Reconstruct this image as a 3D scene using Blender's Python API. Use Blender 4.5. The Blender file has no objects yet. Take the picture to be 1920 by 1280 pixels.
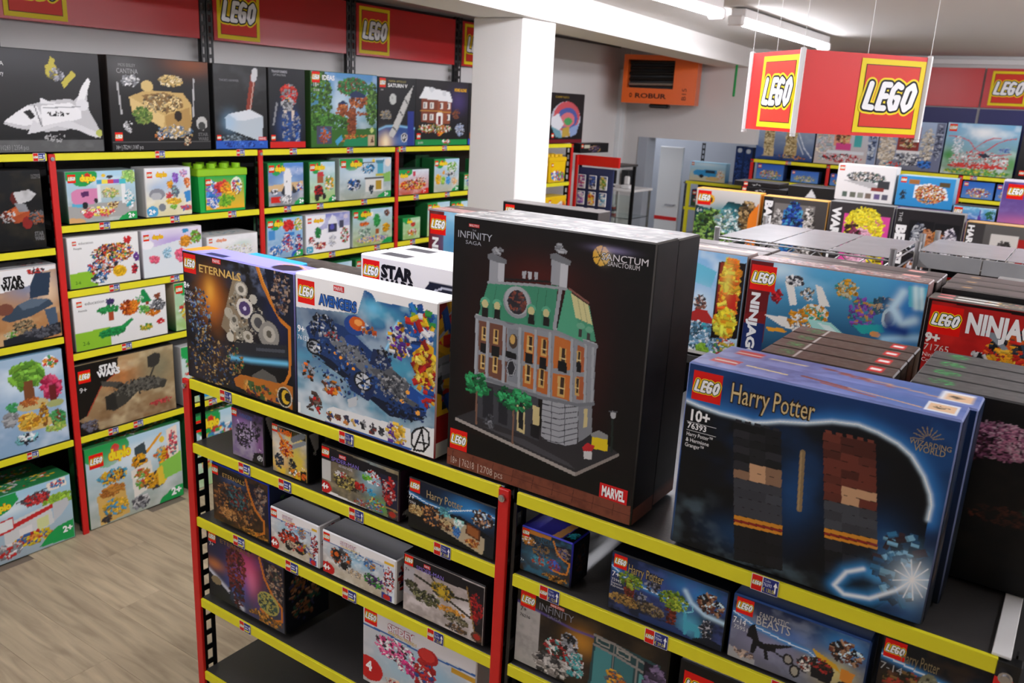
import bpy, bmesh, math, random
import numpy as np
from mathutils import Vector, Matrix, Euler

# ---------------------------------------------------------------- camera, world, light, exposure
SC = bpy.context.scene
COL = SC.collection
cam_d = bpy.data.cameras.new('camera'); cam = bpy.data.objects.new('camera', cam_d); COL.objects.link(cam)
cam_d.sensor_width = 36.0
cam_d.lens = 1606.8 / 1920 * 36.0
cam_d.clip_start = 0.05
cam_d.dof.use_dof = True
cam_d.dof.focus_distance = 1.95
cam_d.dof.aperture_fstop = 6.5
YAW, PITCH, ROLL = 0.5872, 0.2719, 0.0517
_f = Vector((-math.sin(YAW)*math.cos(PITCH), math.cos(YAW)*math.cos(PITCH), -math.sin(PITCH)))
_r = Vector((math.cos(YAW), math.sin(YAW), 0)); _u = _r.cross(_f)
_r2 = math.cos(ROLL)*_r + math.sin(ROLL)*_u; _u2 = -math.sin(ROLL)*_r + math.cos(ROLL)*_u
_m = Matrix((_r2, _u2, -_f)).transposed().to_4x4(); _m.translation = Vector((1.9506, -1.3387, 1.9156))
cam.matrix_world = _m
SC.camera = cam
SC.view_settings.view_transform = 'Standard'
SC.view_settings.look = 'None'
SC.view_settings.gamma = 1.0
SC.view_settings.use_curve_mapping = False
SC.view_settings.exposure = 0.12
w = bpy.data.worlds.new('world'); SC.world = w; w.use_nodes = True
w.node_tree.nodes['Background'].inputs[0].default_value = (0.95, 0.97, 1.0, 1)
w.node_tree.nodes['Background'].inputs[1].default_value = 0.25
TUBE_EMIT = 62.0       # fluorescent tubes on the ceiling are the only lamps (built further down)
CEIL = 2.45

# ---------------------------------------------------------------- helpers
def lin(h):
    h = h.lstrip('#')
    if len(h) == 3: h = ''.join(c*2 for c in h)
    c = np.array([int(h[i:i+2], 16)/255 for i in (0, 2, 4)])
    return np.where(c <= 0.04045, c/12.92, ((c+0.055)/1.055)**2.4)

def mat(name, color, rough=0.5, metal=0.0, noise=None, bump=None, coat=0.0, spec=None, emit=None):
    m = bpy.data.materials.new(name); m.use_nodes = True
    nt = m.node_tree; b = nt.nodes['Principled BSDF']
    c = lin(color) if isinstance(color, str) else color
    b.inputs['Base Color'].default_value = (*c, 1)
    b.inputs['Roughness'].default_value = rough; b.inputs['Metallic'].default_value = metal
    if coat: b.inputs['Coat Weight'].default_value = coat; b.inputs['Coat Roughness'].default_value = 0.15
    if spec is not None: b.inputs['Specular IOR Level'].default_value = spec
    if emit:
        b.inputs['Emission Color'].default_value = (*lin(emit[0]), 1); b.inputs['Emission Strength'].default_value = emit[1]
    tc = nt.nodes.new('ShaderNodeTexCoord')
    if noise:
        n = nt.nodes.new('ShaderNodeTexNoise'); n.inputs['Scale'].default_value = noise[0]; n.inputs['Detail'].default_value = 5
        nt.links.new(tc.outputs['Object'], n.inputs['Vector'])
        mx = nt.nodes.new('ShaderNodeMix'); mx.data_type = 'RGBA'
        mx.inputs[6].default_value = (*c, 1); mx.inputs[7].default_value = (*(c*(1-noise[1])), 1)
        nt.links.new(n.outputs['Fac'], mx.inputs[0]); nt.links.new(mx.outputs[2], b.inputs['Base Color'])
    if bump:
        n2 = nt.nodes.new('ShaderNodeTexNoise'); n2.inputs['Scale'].default_value = bump[0]; n2.inputs['Detail'].default_value = 4
        nt.links.new(tc.outputs['Object'], n2.inputs['Vector'])
        bp = nt.nodes.new('ShaderNodeBump'); bp.inputs['Strength'].default_value = bump[1]; bp.inputs['Distance'].default_value = 0.002
        nt.links.new(n2.outputs['Fac'], bp.inputs['Height']); nt.links.new(bp.outputs['Normal'], b.inputs['Normal'])
    return m

def attr_mat(name, rough, coat=0.0, bump=0.0, spec=0.5):
    m = bpy.data.materials.new(name); m.use_nodes = True
    nt = m.node_tree; b = nt.nodes['Principled BSDF']
    a = nt.nodes.new('ShaderNodeVertexColor'); a.layer_name = 'Col'
    nt.links.new(a.outputs['Color'], b.inputs['Base Color'])
    b.inputs['Specular IOR Level'].default_value = spec
    tc = nt.nodes.new('ShaderNodeTexCoord')
    n = nt.nodes.new('ShaderNodeTexNoise'); n.inputs['Scale'].default_value = 9; n.inputs['Detail'].default_value = 3
    nt.links.new(tc.outputs['Object'], n.inputs['Vector'])
    mr = nt.nodes.new('ShaderNodeMapRange'); mr.inputs['To Min'].default_value = rough*0.85; mr.inputs['To Max'].default_value = rough*1.2
    nt.links.new(n.outputs['Fac'], mr.inputs['Value']); nt.links.new(mr.outputs['Result'], b.inputs['Roughness'])
    if coat: b.inputs['Coat Weight'].default_value = coat; b.inputs['Coat Roughness'].default_value = 0.2
    if bump:
        bp = nt.nodes.new('ShaderNodeBump'); bp.inputs['Strength'].default_value = bump; bp.inputs['Distance'].default_value = 0.004
        nt.links.new(n.outputs['Fac'], bp.inputs['Height']); nt.links.new(bp.outputs['Normal'], b.inputs['Normal'])
    return m

M = {}
M['card'] = attr_mat('printed_card', 0.40, bump=0.25, spec=0.30)
M['ink'] = attr_mat('printed_ink', 0.40, spec=0.26)
M['yellow'] = mat('yellow_rail_strip', '#ece31a', 0.55, noise=(14, 0.10), bump=(60, 0.15))
M['red'] = mat('red_post_strip', '#d3140f', 0.5, noise=(10, 0.10))
M['black'] = mat('black_lacquered_steel', '#0b0b0c', 0.42, noise=(20, 0.3), bump=(90, 0.1))
M['plate'] = mat('grey_shelf_steel', '#3f3d3c', 0.36, noise=(30, 0.18), bump=(160, 0.12))
M['wall'] = mat('painted_wall', '#dcdad8', 0.85, noise=(2.5, 0.05), bump=(70, 0.25))
M['ceiling'] = mat('painted_ceiling', '#d9d6d3', 0.9, noise=(1.5, 0.06), bump=(25, 0.3))
M['column'] = mat('column_plaster', '#ece9e5', 0.8, noise=(3, 0.04), bump=(60, 0.3))
M['chrome'] = mat('zinc_bolt', '#c9c9cc', 0.25, 1.0, noise=(40, 0.2))
M['wire'] = mat('chromed_wire', '#c4c4c6', 0.3, 0.85, noise=(30, 0.15))
M['sheet'] = mat('clear_grey_shelf_mat', '#a5a5a6', 0.25, noise=(12, 0.25), bump=(20, 0.2))
M['white_plastic'] = mat('white_plastic', '#e9e8e6', 0.4, noise=(12, 0.05))
M['orange'] = mat('orange_enamel', '#e2600f', 0.35, noise=(9, 0.08))
M['dark'] = mat('dark_plastic', '#141416', 0.4, noise=(16, 0.2))
M['green_box'] = mat('green_plastic', '#0fa845', 0.35, noise=(9, 0.06))
M['lime'] = mat('lime_plastic', '#93cc1b', 0.35, noise=(9, 0.06))
M['door'] = mat('painted_door', '#dfe3e4', 0.5, noise=(4, 0.04))
M['grey_blue'] = mat('grey_jamb_paint', '#a9b0ba', 0.7, noise=(4, 0.05))
M['tub_yellow'] = mat('yellow_plastic', '#f0c40f', 0.4, noise=(9, 0.06))
M['tube'] = mat('lit_fluorescent_diffuser', '#ffffff', 0.4, noise=(5, 0.02), emit=('#f6f5fd', TUBE_EMIT))
M['glass'] = bpy.data.materials.new('clear_glass'); M['glass'].use_nodes = True
_b = M['glass'].node_tree.nodes['Principled BSDF']; _b.inputs['Transmission Weight'].default_value = 1.0
_b.inputs['Roughness'].default_value = 0.03; _b.inputs['Base Color'].default_value = (0.85, 0.95, 0.92, 1)

def link(o, parent=None):
    COL.objects.link(o)
    if parent is not None: o.parent = parent
    return o

def tag(o, label=None, cat=None, group=None, kind=None):
    if label: o['label'] = label
    if cat: o['category'] = cat
    if group: o['group'] = group
    if kind: o['kind'] = kind
    return o

def empty(name, loc=(0, 0, 0), rz=0.0):
    o = bpy.data.objects.new(name, None); o.empty_display_size = 0.05
    o.location = loc; o.rotation_euler = (0, 0, rz); COL.objects.link(o); return o

class MB:
    """collects simple solids and links them as one mesh"""
    def __init__(s): s.v = []; s.f = []; s.c = []
    def add(s, vs, fs, c=None):
        k = len(s.v); s.v += [tuple(p) for p in vs]; s.f += [tuple(i+k for i in q) for q in fs]; s.c += [c]*len(vs)
        return s
    def box(s, x0, y0, z0, x1, y1, z1, c=None, ch=0.0):
        if ch:      # chamfered on all edges
            bm = bmesh.new(); bmesh.ops.create_cube(bm, size=1)
            for v in bm.verts: v.co = Vector(((x0+x1)/2+v.co.x*(x1-x0), (y0+y1)/2+v.co.y*(y1-y0), (z0+z1)/2+v.co.z*(z1-z0)))
            bmesh.ops.bevel(bm, geom=list(bm.edges), offset=ch, segments=1, profile=0.5, affect='EDGES')
            bm.verts.index_update()
            s.add([v.co[:] for v in bm.verts], [[v.index for v in f.verts] for f in bm.faces], c); bm.free(); return s
        return s.add([(x0,y0,z0),(x1,y0,z0),(x1,y1,z0),(x0,y1,z0),(x0,y0,z1),(x1,y0,z1),(x1,y1,z1),(x0,y1,z1)],
              [(0,3,2,1),(4,5,6,7),(0,1,5,4),(1,2,6,5),(2,3,7,6),(3,0,4,7)], c)
    def tube(s, a, b, r, n=8, c=None, r2=None):
        a = Vector(a); b = Vector(b); d = (b-a).normalized(); r2 = r if r2 is None else r2
        t = Vector((0,0,1)) if abs(d.z) < 0.9 else Vector((1,0,0)); p = d.cross(t).normalized(); q = d.cross(p)
        vs = []
        for e, rr in ((a, r), (b, r2)):
            for i in range(n):
                g = 2*math.pi*i/n; vs.append((e+p*math.cos(g)*rr+q*math.sin(g)*rr)[:])
        return s.add(vs, [(i, (i+1) % n, n+(i+1) % n, n+i) for i in range(n)]+[tuple(range(n))[::-1], tuple(range(n, 2*n))], c)
    def prism(s, pts, z0, z1, c=None):
        n = len(pts)
        return s.add([(x,y,z0) for x,y in pts]+[(x,y,z1) for x,y in pts],
            [tuple(range(n))[::-1], tuple(range(n, 2*n))]+[(i,(i+1)%n,n+(i+1)%n,n+i) for i in range(n)], c)
    def mesh(s, name, m):
        me = bpy.data.meshes.new(name); me.from_pydata(s.v, [], s.f)
        if s.c and any(c is not None for c in s.c):
            a = me.color_attributes.new('Col', 'FLOAT_COLOR', 'POINT')
            d = np.ones((len(s.v), 4), np.float32)
            cache = {}
            for i, c in enumerate(s.c):
                if c not in cache: cache[c] = lin(c or '#888')
                d[i, :3] = cache[c]
            a.data.foreach_set('color', d.ravel())
        me.materials.append(m); me.update(); return me
    def build(s, name, m, parent=None, loc=None, rz=0.0):
        o = bpy.data.objects.new(name, s.mesh(name, m)); link(o, parent)
        if loc is not None: o.location = loc
        if rz: o.rotation_euler = (0, 0, rz)
        return o

# ---------------------------------------------------------------- flat print: a small rasteriser onto a vertex grid
def vnoise(x, y, seed):
    r = np.random.RandomState(seed & 0xffff); t = r.rand(64, 64)
    def one(x, y):
        xi = np.floor(x).astype(int); yi = np.floor(y).astype(int); fx = x-xi; fy = y-yi
        fx = fx*fx*(3-2*fx); fy = fy*fy*(3-2*fy)
        a = t[yi % 64, xi % 64]; b = t[yi % 64, (xi+1) % 64]; c = t[(yi+1) % 64, xi % 64]; d = t[(yi+1) % 64, (xi+1) % 64]
        return (a*(1-fx)+b*fx)*(1-fy)+(c*(1-fx)+d*fx)*fy
    return one(x, y)*0.55+one(x*2.1, y*2.1)*0.3+one(x*4.3, y*4.3)*0.15

def inpoly(X, Y, P):
    m = np.zeros(X.shape, bool); n = len(P)
    for i in range(n):
        x0, y0 = P[i]; x1, y1 = P[(i+1) % n]
        if y0 == y1: continue
        c = (Y > min(y0, y1)) & (Y <= max(y0, y1))
        xx = x0+(Y-y0)*(x1-x0)/(y1-y0)
        m ^= c & (X < xx)
    return m

def raster(ops, asp, W, H):
    """ops in per-mille of width / height; asp = width / height"""
    U, V = np.meshgrid(np.linspace(0, 1000, W), np.linspace(0, 1000, H))
    X = U*asp; Y = V            # isotropic, unit = 1/1000 of the height
    C = np.zeros((H, W, 3))+0.5
    for o in ops:
        k = o[0]
        if k == 'b':
            a = lin(o[1]); b = lin(o[2]) if len(o) > 2 else a; t = (V/1000)[..., None]; C[:] = a*(1-t)+b*t
        elif k == 'p':
            P = [(o[2][i]*asp, o[2][i+1]) for i in range(0, len(o[2]), 2)]; C[inpoly(X, Y, P)] = lin(o[1])
        elif k == 'r':
            C[(U >= o[2]) & (V >= o[3]) & (U <= o[4]) & (V <= o[5])] = lin(o[1])
        elif k == 'e':
            C[((U-o[2])/max(o[4], 1))**2+((V-o[3])/max(o[5], 1))**2 <= 1] = lin(o[1])
        elif k == 'g':
            a = np.exp(-(((U-o[2])/o[4])**2+((V-o[3])/o[5])**2))[..., None]*o[6]/100; C[:] = C*(1-a)+lin(o[1])*a
        elif k == 'l' or k == 'h':
            P = [(o[3][i]*asp, o[3][i+1]) for i in range(0, len(o[3]), 2)]; r = o[2]/2; D = np.full(X.shape, 1e9)
            for (x0, y0), (x1, y1) in zip(P, P[1:]):
                dx, dy = x1-x0, y1-y0; L = dx*dx+dy*dy+1e-9; t = np.clip(((X-x0)*dx+(Y-y0)*dy)/L, 0, 1)
                D = np.minimum(D, np.hypot(X-x0-t*dx, Y-y0-t*dy))
            if k == 'l': C[D <= max(r, 0.55*1000/H)] = lin(o[1])
            else: a = np.exp(-(D/r)**2)[..., None]; C[:] = C*(1-a)+lin(o[1])*a
        elif k == 'n':      # heap of small brick-like pieces inside an ellipse
            R = random.Random(o[8]); cols = o[1].split()
            for _ in range(o[6]):
                a = R.random()*6.283; q = math.sqrt(R.random()); cx = (o[2]+o[4]*q*math.cos(a))*asp; cy = o[3]+o[5]*q*math.sin(a)
                s1 = o[7]*(0.5+R.random()); s2 = o[7]*(0.35+0.5*R.random()); g = R.choice((0, 0, 0.5, -0.5, 1.0, R.random()*3)); cg, sg = math.cos(g), math.sin(g)
                x0 = int(max(0, (cx-s1-s2)/asp/1000*(W-1))); x1 = int(min(W, (cx+s1+s2)/asp/1000*(W-1)+2)); y0 = int(max(0, (cy-s1-s2)/1000*(H-1))); y1 = int(min(H, (cy+s1+s2)/1000*(H-1)+2))
                col = lin(R.choice(cols))*(0.75+0.5*R.random())
                if x1 <= x0 or y1 <= y0: continue
                dx = X[y0:y1, x0:x1]-cx; dy = Y[y0:y1, x0:x1]-cy
                m = (abs(dx*cg+dy*sg) < s1) & (abs(dy*cg-dx*sg) < s2)
                C[y0:y1, x0:x1][m] = col
                m2 = m & ((dy*cg-dx*sg) > s2*0.4); C[y0:y1, x0:x1][m2] = col*0.6
        elif k == 'f':      # soft cloudy variation
            n = vnoise(X/1000*o[2]+7, Y/1000*o[2]*1.3+3, o[4]); a = np.clip((n-0.42)*3, 0, 1)[..., None]*o[3]/100
            if len(o) > 5:
                a = a*np.exp(-(((U-o[5])/o[7])**2+((V-o[6])/o[8])**2)**2)[..., None]
            C[:] = C*(1-a)+lin(o[1])*a
    return np.clip(C, 0, 1)

def grid_mesh(name, w, h, C, m):
    H, W = C.shape[:2]
    xs = np.linspace(-w/2, w/2, W); zs = np.linspace(h, 0, H)
    V = np.zeros((H, W, 3), np.float32); V[..., 0] = xs; V[..., 2] = zs[:, None]
    i = np.arange(H*W).reshape(H, W)
    F = np.stack([i[1:, :-1], i[1:, 1:], i[:-1, 1:], i[:-1, :-1]], -1).reshape(-1, 4)
    me = bpy.data.meshes.new(name)
    me.vertices.add(H*W); me.vertices.foreach_set('co', V.ravel())
    me.loops.add(F.size); me.loops.foreach_set('vertex_index', F.ravel().astype(np.int32))
    me.polygons.add(len(F)); me.polygons.foreach_set('loop_start', np.arange(0, F.size, 4, dtype=np.int32))
    me.update(calc_edges=True)
    a = me.color_attributes.new('Col', 'FLOAT_COLOR', 'POINT')
    d = np.ones((H*W, 4), np.float32); d[:, :3] = C.reshape(-1, 3); a.data.foreach_set('color', d.ravel())
    me.materials.append(m); return me

# lettering: the built-in font turned into flat meshes once per word
TXT = {}
def text_geo(s, bold=0.0, sp=1.0):
    key = (s, bold, sp)
    if key in TXT: return TXT[key]
    cu = bpy.data.curves.new('lettering', 'FONT'); cu.body = s; cu.size = 1.0; cu.offset = bold; cu.space_character = sp
    cu.resolution_u = 2 if len(s) < 14 else 1
    o = bpy.data.objects.new('lettering', cu); COL.objects.link(o)
    dg = bpy.context.evaluated_depsgraph_get(); me = o.evaluated_get(dg).to_mesh()
    n = len(me.vertices); co = np.zeros(n*3); me.vertices.foreach_get('co', co); co = co.reshape(-1, 3)
    F = [tuple(p.vertices) for p in me.polygons]
    o.to_mesh_clear() if hasattr(o, 'to_mesh_clear') else None
    bpy.data.objects.remove(o); bpy.data.curves.remove(cu)
    wd = co[:, 0].max() if n else 1.0; hc = 0.70
    TXT[key] = (co[:, :2]/hc, F, wd/hc); return TXT[key]

class Print:
    """flat coloured shapes lying on a face; local x right, z up, every layer 0.15 mm further out"""
    def __init__(s): s.v = []; s.f = []; s.c = []; s.q = 0
    def poly(s, P, c, lay=0):
        s.q += 1; k = len(s.v); s.v += [(x, -0.00015*lay-0.000009*(s.q % 14), z) for x, z in P]; s.f.append(tuple(range(k, k+len(P)))); s.c += [c]*len(P)
    def rect(s, x0, z0, x1, z1, c, lay=0): s.poly([(x0, z0), (x1, z0), (x1, z1), (x0, z1)], c, lay)
    def disc(s, x, z, rx, rz, c, lay=0, n=20):
        s.poly([(x+rx*math.cos(2*math.pi*i/n), z+rz*math.sin(2*math.pi*i/n)) for i in range(n)], c, lay)
    def capsule(s, a, b, r, c, lay=0, n=6):
        g = math.atan2(b[1]-a[1], b[0]-a[0]); P = []
        for i in range(n+1): t = g-math.pi/2+math.pi*i/n; P.append((b[0]+r*math.cos(t), b[1]+r*math.sin(t)))
        for i in range(n+1): t = g+math.pi/2+math.pi*i/n; P.append((a[0]+r*math.cos(t), a[1]+r*math.sin(t)))
        s.poly(P, c, lay)
    def text(s, t, x, z, h, c, lay=0, width=None, bold=0.0, shear=0.0, rot=0.0, sp=1.0):
        co, F, wd = text_geo(t, bold, sp); sx = h if width is None else width/wd
        X = co[:, 0]*sx+co[:, 1]*h*shear; Z = co[:, 1]*h; cr, sr = math.cos(rot), math.sin(rot)
        k = len(s.v)
        for a, b in zip(X, Z): s.v.append((x+a*cr-b*sr, -0.00015*lay, z+a*sr+b*cr))
        s.f += [tuple(i+k for i in q) for q in F]; s.c += [c]*len(co)
    def lego(s, x, z, w, lay=0, square=True, n=6):
        """red square with the four bubble letters; x, z = lower left corner"""
        if square: s.rect(x, z, x+w, z+w, '#e3120b', lay)
        S = [[((.165,.665),(.095,.355)), ((.095,.355),(.215,.345))],
             [((.375,.665),(.305,.345)), ((.375,.665),(.475,.665)), ((.340,.505),(.435,.510)), ((.305,.345),(.415,.345))],
             [((.665,.640),(.600,.672)), ((.600,.672),(.535,.600)), ((.535,.600),(.500,.430)), ((.500,.430),(.535,.345)), ((.535,.345),(.605,.360)), ((.605,.360),(.635,.495)), ((.635,.495),(.595,.495))],
             [((.855,.668),(.775,.610)), ((.775,.610),(.725,.420)), ((.725,.420),(.765,.340)), ((.765,.340),(.845,.400)), ((.845,.400),(.895,.590)), ((.895,.590),(.855,.668))]]
        for r, c, l in ((0.098, '#ffe21f', 1), (0.070, '#0a0a0a', 2), (0.042, '#ffffff', 3)):
            for k, L in enumerate(S):
                for a, b in L:
                    p = lambda q: (x+w*(q[0]+0.01), z+w*(q[1]*1.06-.03))
                    s.capsule(p(a), p(b), r*w, c, lay+l, n)
    def mesh(s, name):
        me = bpy.data.meshes.new(name); me.from_pydata(s.v, [], s.f)
        a = me.color_attributes.new('Col', 'FLOAT_COLOR', 'POINT'); d = np.ones((len(s.v), 4), np.float32); cache = {}
        for i, c in enumerate(s.c):
            if c not in cache: cache[c] = lin(c)
            d[i, :3] = cache[c]
        a.data.foreach_set('color', d.ravel()); me.materials.append(M['ink']); me.update(); return me
    def build(s, name, parent, loc=(0, 0, 0), rz=0.0):
        o = bpy.data.objects.new(name, s.mesh(name)); link(o, parent); o.location = loc; o.rotation_euler = (0, 0, rz); return o

LOGO = {}
def logo_mesh(n):
    if n not in LOGO:
        p = Print(); p.lego(0, 0, 1.0, n=n)
        p.v = [(x, y*12, z) for x, y, z in p.v]
        LOGO[n] = p.mesh('logo')
    return LOGO[n]
def put_logo(x, y, z, w, parent, n=6, rot=0.0):
    o = bpy.data.objects.new('logo', logo_mesh(n)); link(o, parent); o.location = (x, y, z); o.scale = (w, min(w, .05), w); o.rotation_euler = (0, rot, 0); return o

def carton(name, loc, rz, w, d, h, side, top, art, asp_res, label, group, text=(), logos=(), topart=None, sideart=None, tilt=0.0):
    """a printed cardboard box; local x right along the front, front at y = 0 facing -y, base at z = 0"""
    mb = MB(); t = min(0.0025, w*0.02)
    mb.box(-w/2, 0, 0, w/2, d, h, side, ch=t)
    n0 = len(mb.v)
    for i, v in enumerate(mb.v):
        if v[2] > h-0.003: mb.c[i] = top
    # tucked end flap seams on the right end and glue flap along the top edge
    mb.box(w/2-0.0002, d*0.12, h*0.04, w/2+0.0006, d*0.88, h*0.06, '#0d0d0d' if lin(side).sum() > 0.4 else '#4a4a4a')
    o = mb.build(name, M['card']); o.location = loc; o.rotation_euler = (tilt, 0, rz)
    tag(o, label, 'toy box', group)
    W, H = asp_res
    a = bpy.data.objects.new('front_artwork', grid_mesh('front_artwork', w-2*t, h-2*t, raster(art, w/h, W, H), M['ink'])); link(a, o); a.location = (0, -0.0004, t)
    if topart:
        tw = max(64, W//2); th = max(5, int(tw*d/w*1.3))
        me = grid_mesh('top_artwork', w-2*t, d-2*t, raster(topart, w/d, tw, th), M['ink'])
        b = bpy.data.objects.new('top_artwork', me); link(b, o); b.rotation_euler = (-math.pi/2, 0, 0); b.location = (0, t, h+0.0004)
    if sideart:
        sw = max(6, int(H*d/h)); me = grid_mesh('side_artwork', d-2*t, h-2*t, raster(sideart, d/h, sw, H), M['ink'])
        b = bpy.data.objects.new('side_artwork', me); link(b, o); b.rotation_euler = (0, 0, math.pi/2); b.location = (w/2+0.0009, d/2, t)
    for L in logos:
        s = L[2]/1000*h; put_logo(-w/2+L[0]/1000*w, -0.0006, h-L[1]/1000*h-s, s, o, 6 if s > 0.02 else 3)
    if text:
        for T in text:
            p = Print()
            s_, x, y, hh, c = T[:5]; k = T[5] if len(T) > 5 else {}
            hm = hh/1000*h; X = -w/2+x/1000*w; Z = h-y/1000*h; wd = k['w']/1000*w if 'w' in k else None
            if k.get('v'): wd = k['w']/1000*h if 'w' in k else None
            if 'bx' in k:       # coloured plate behind the word
                q = k['bx']; p.rect(X-hm*0.25, Z-hm*0.28, X+(wd or hm*len(s_)*0.8)+hm*0.25, Z+hm*1.25, q, 1)
            rot = -math.pi/2 if k.get('v') else math.radians(k.get('rot', 0))
            if 'o' in k: p.text(s_, X, Z, hm, k['o'], 2, wd, k.get('bold', 0)+0.045, k.get('sh', 0), rot)
            p.text(s_, X, Z, hm, c, 4, wd, k.get('bold', 0), k.get('sh', 0), rot)
            p.build('lettering', o, (0, -0.0007, 0))
    return o
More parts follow.
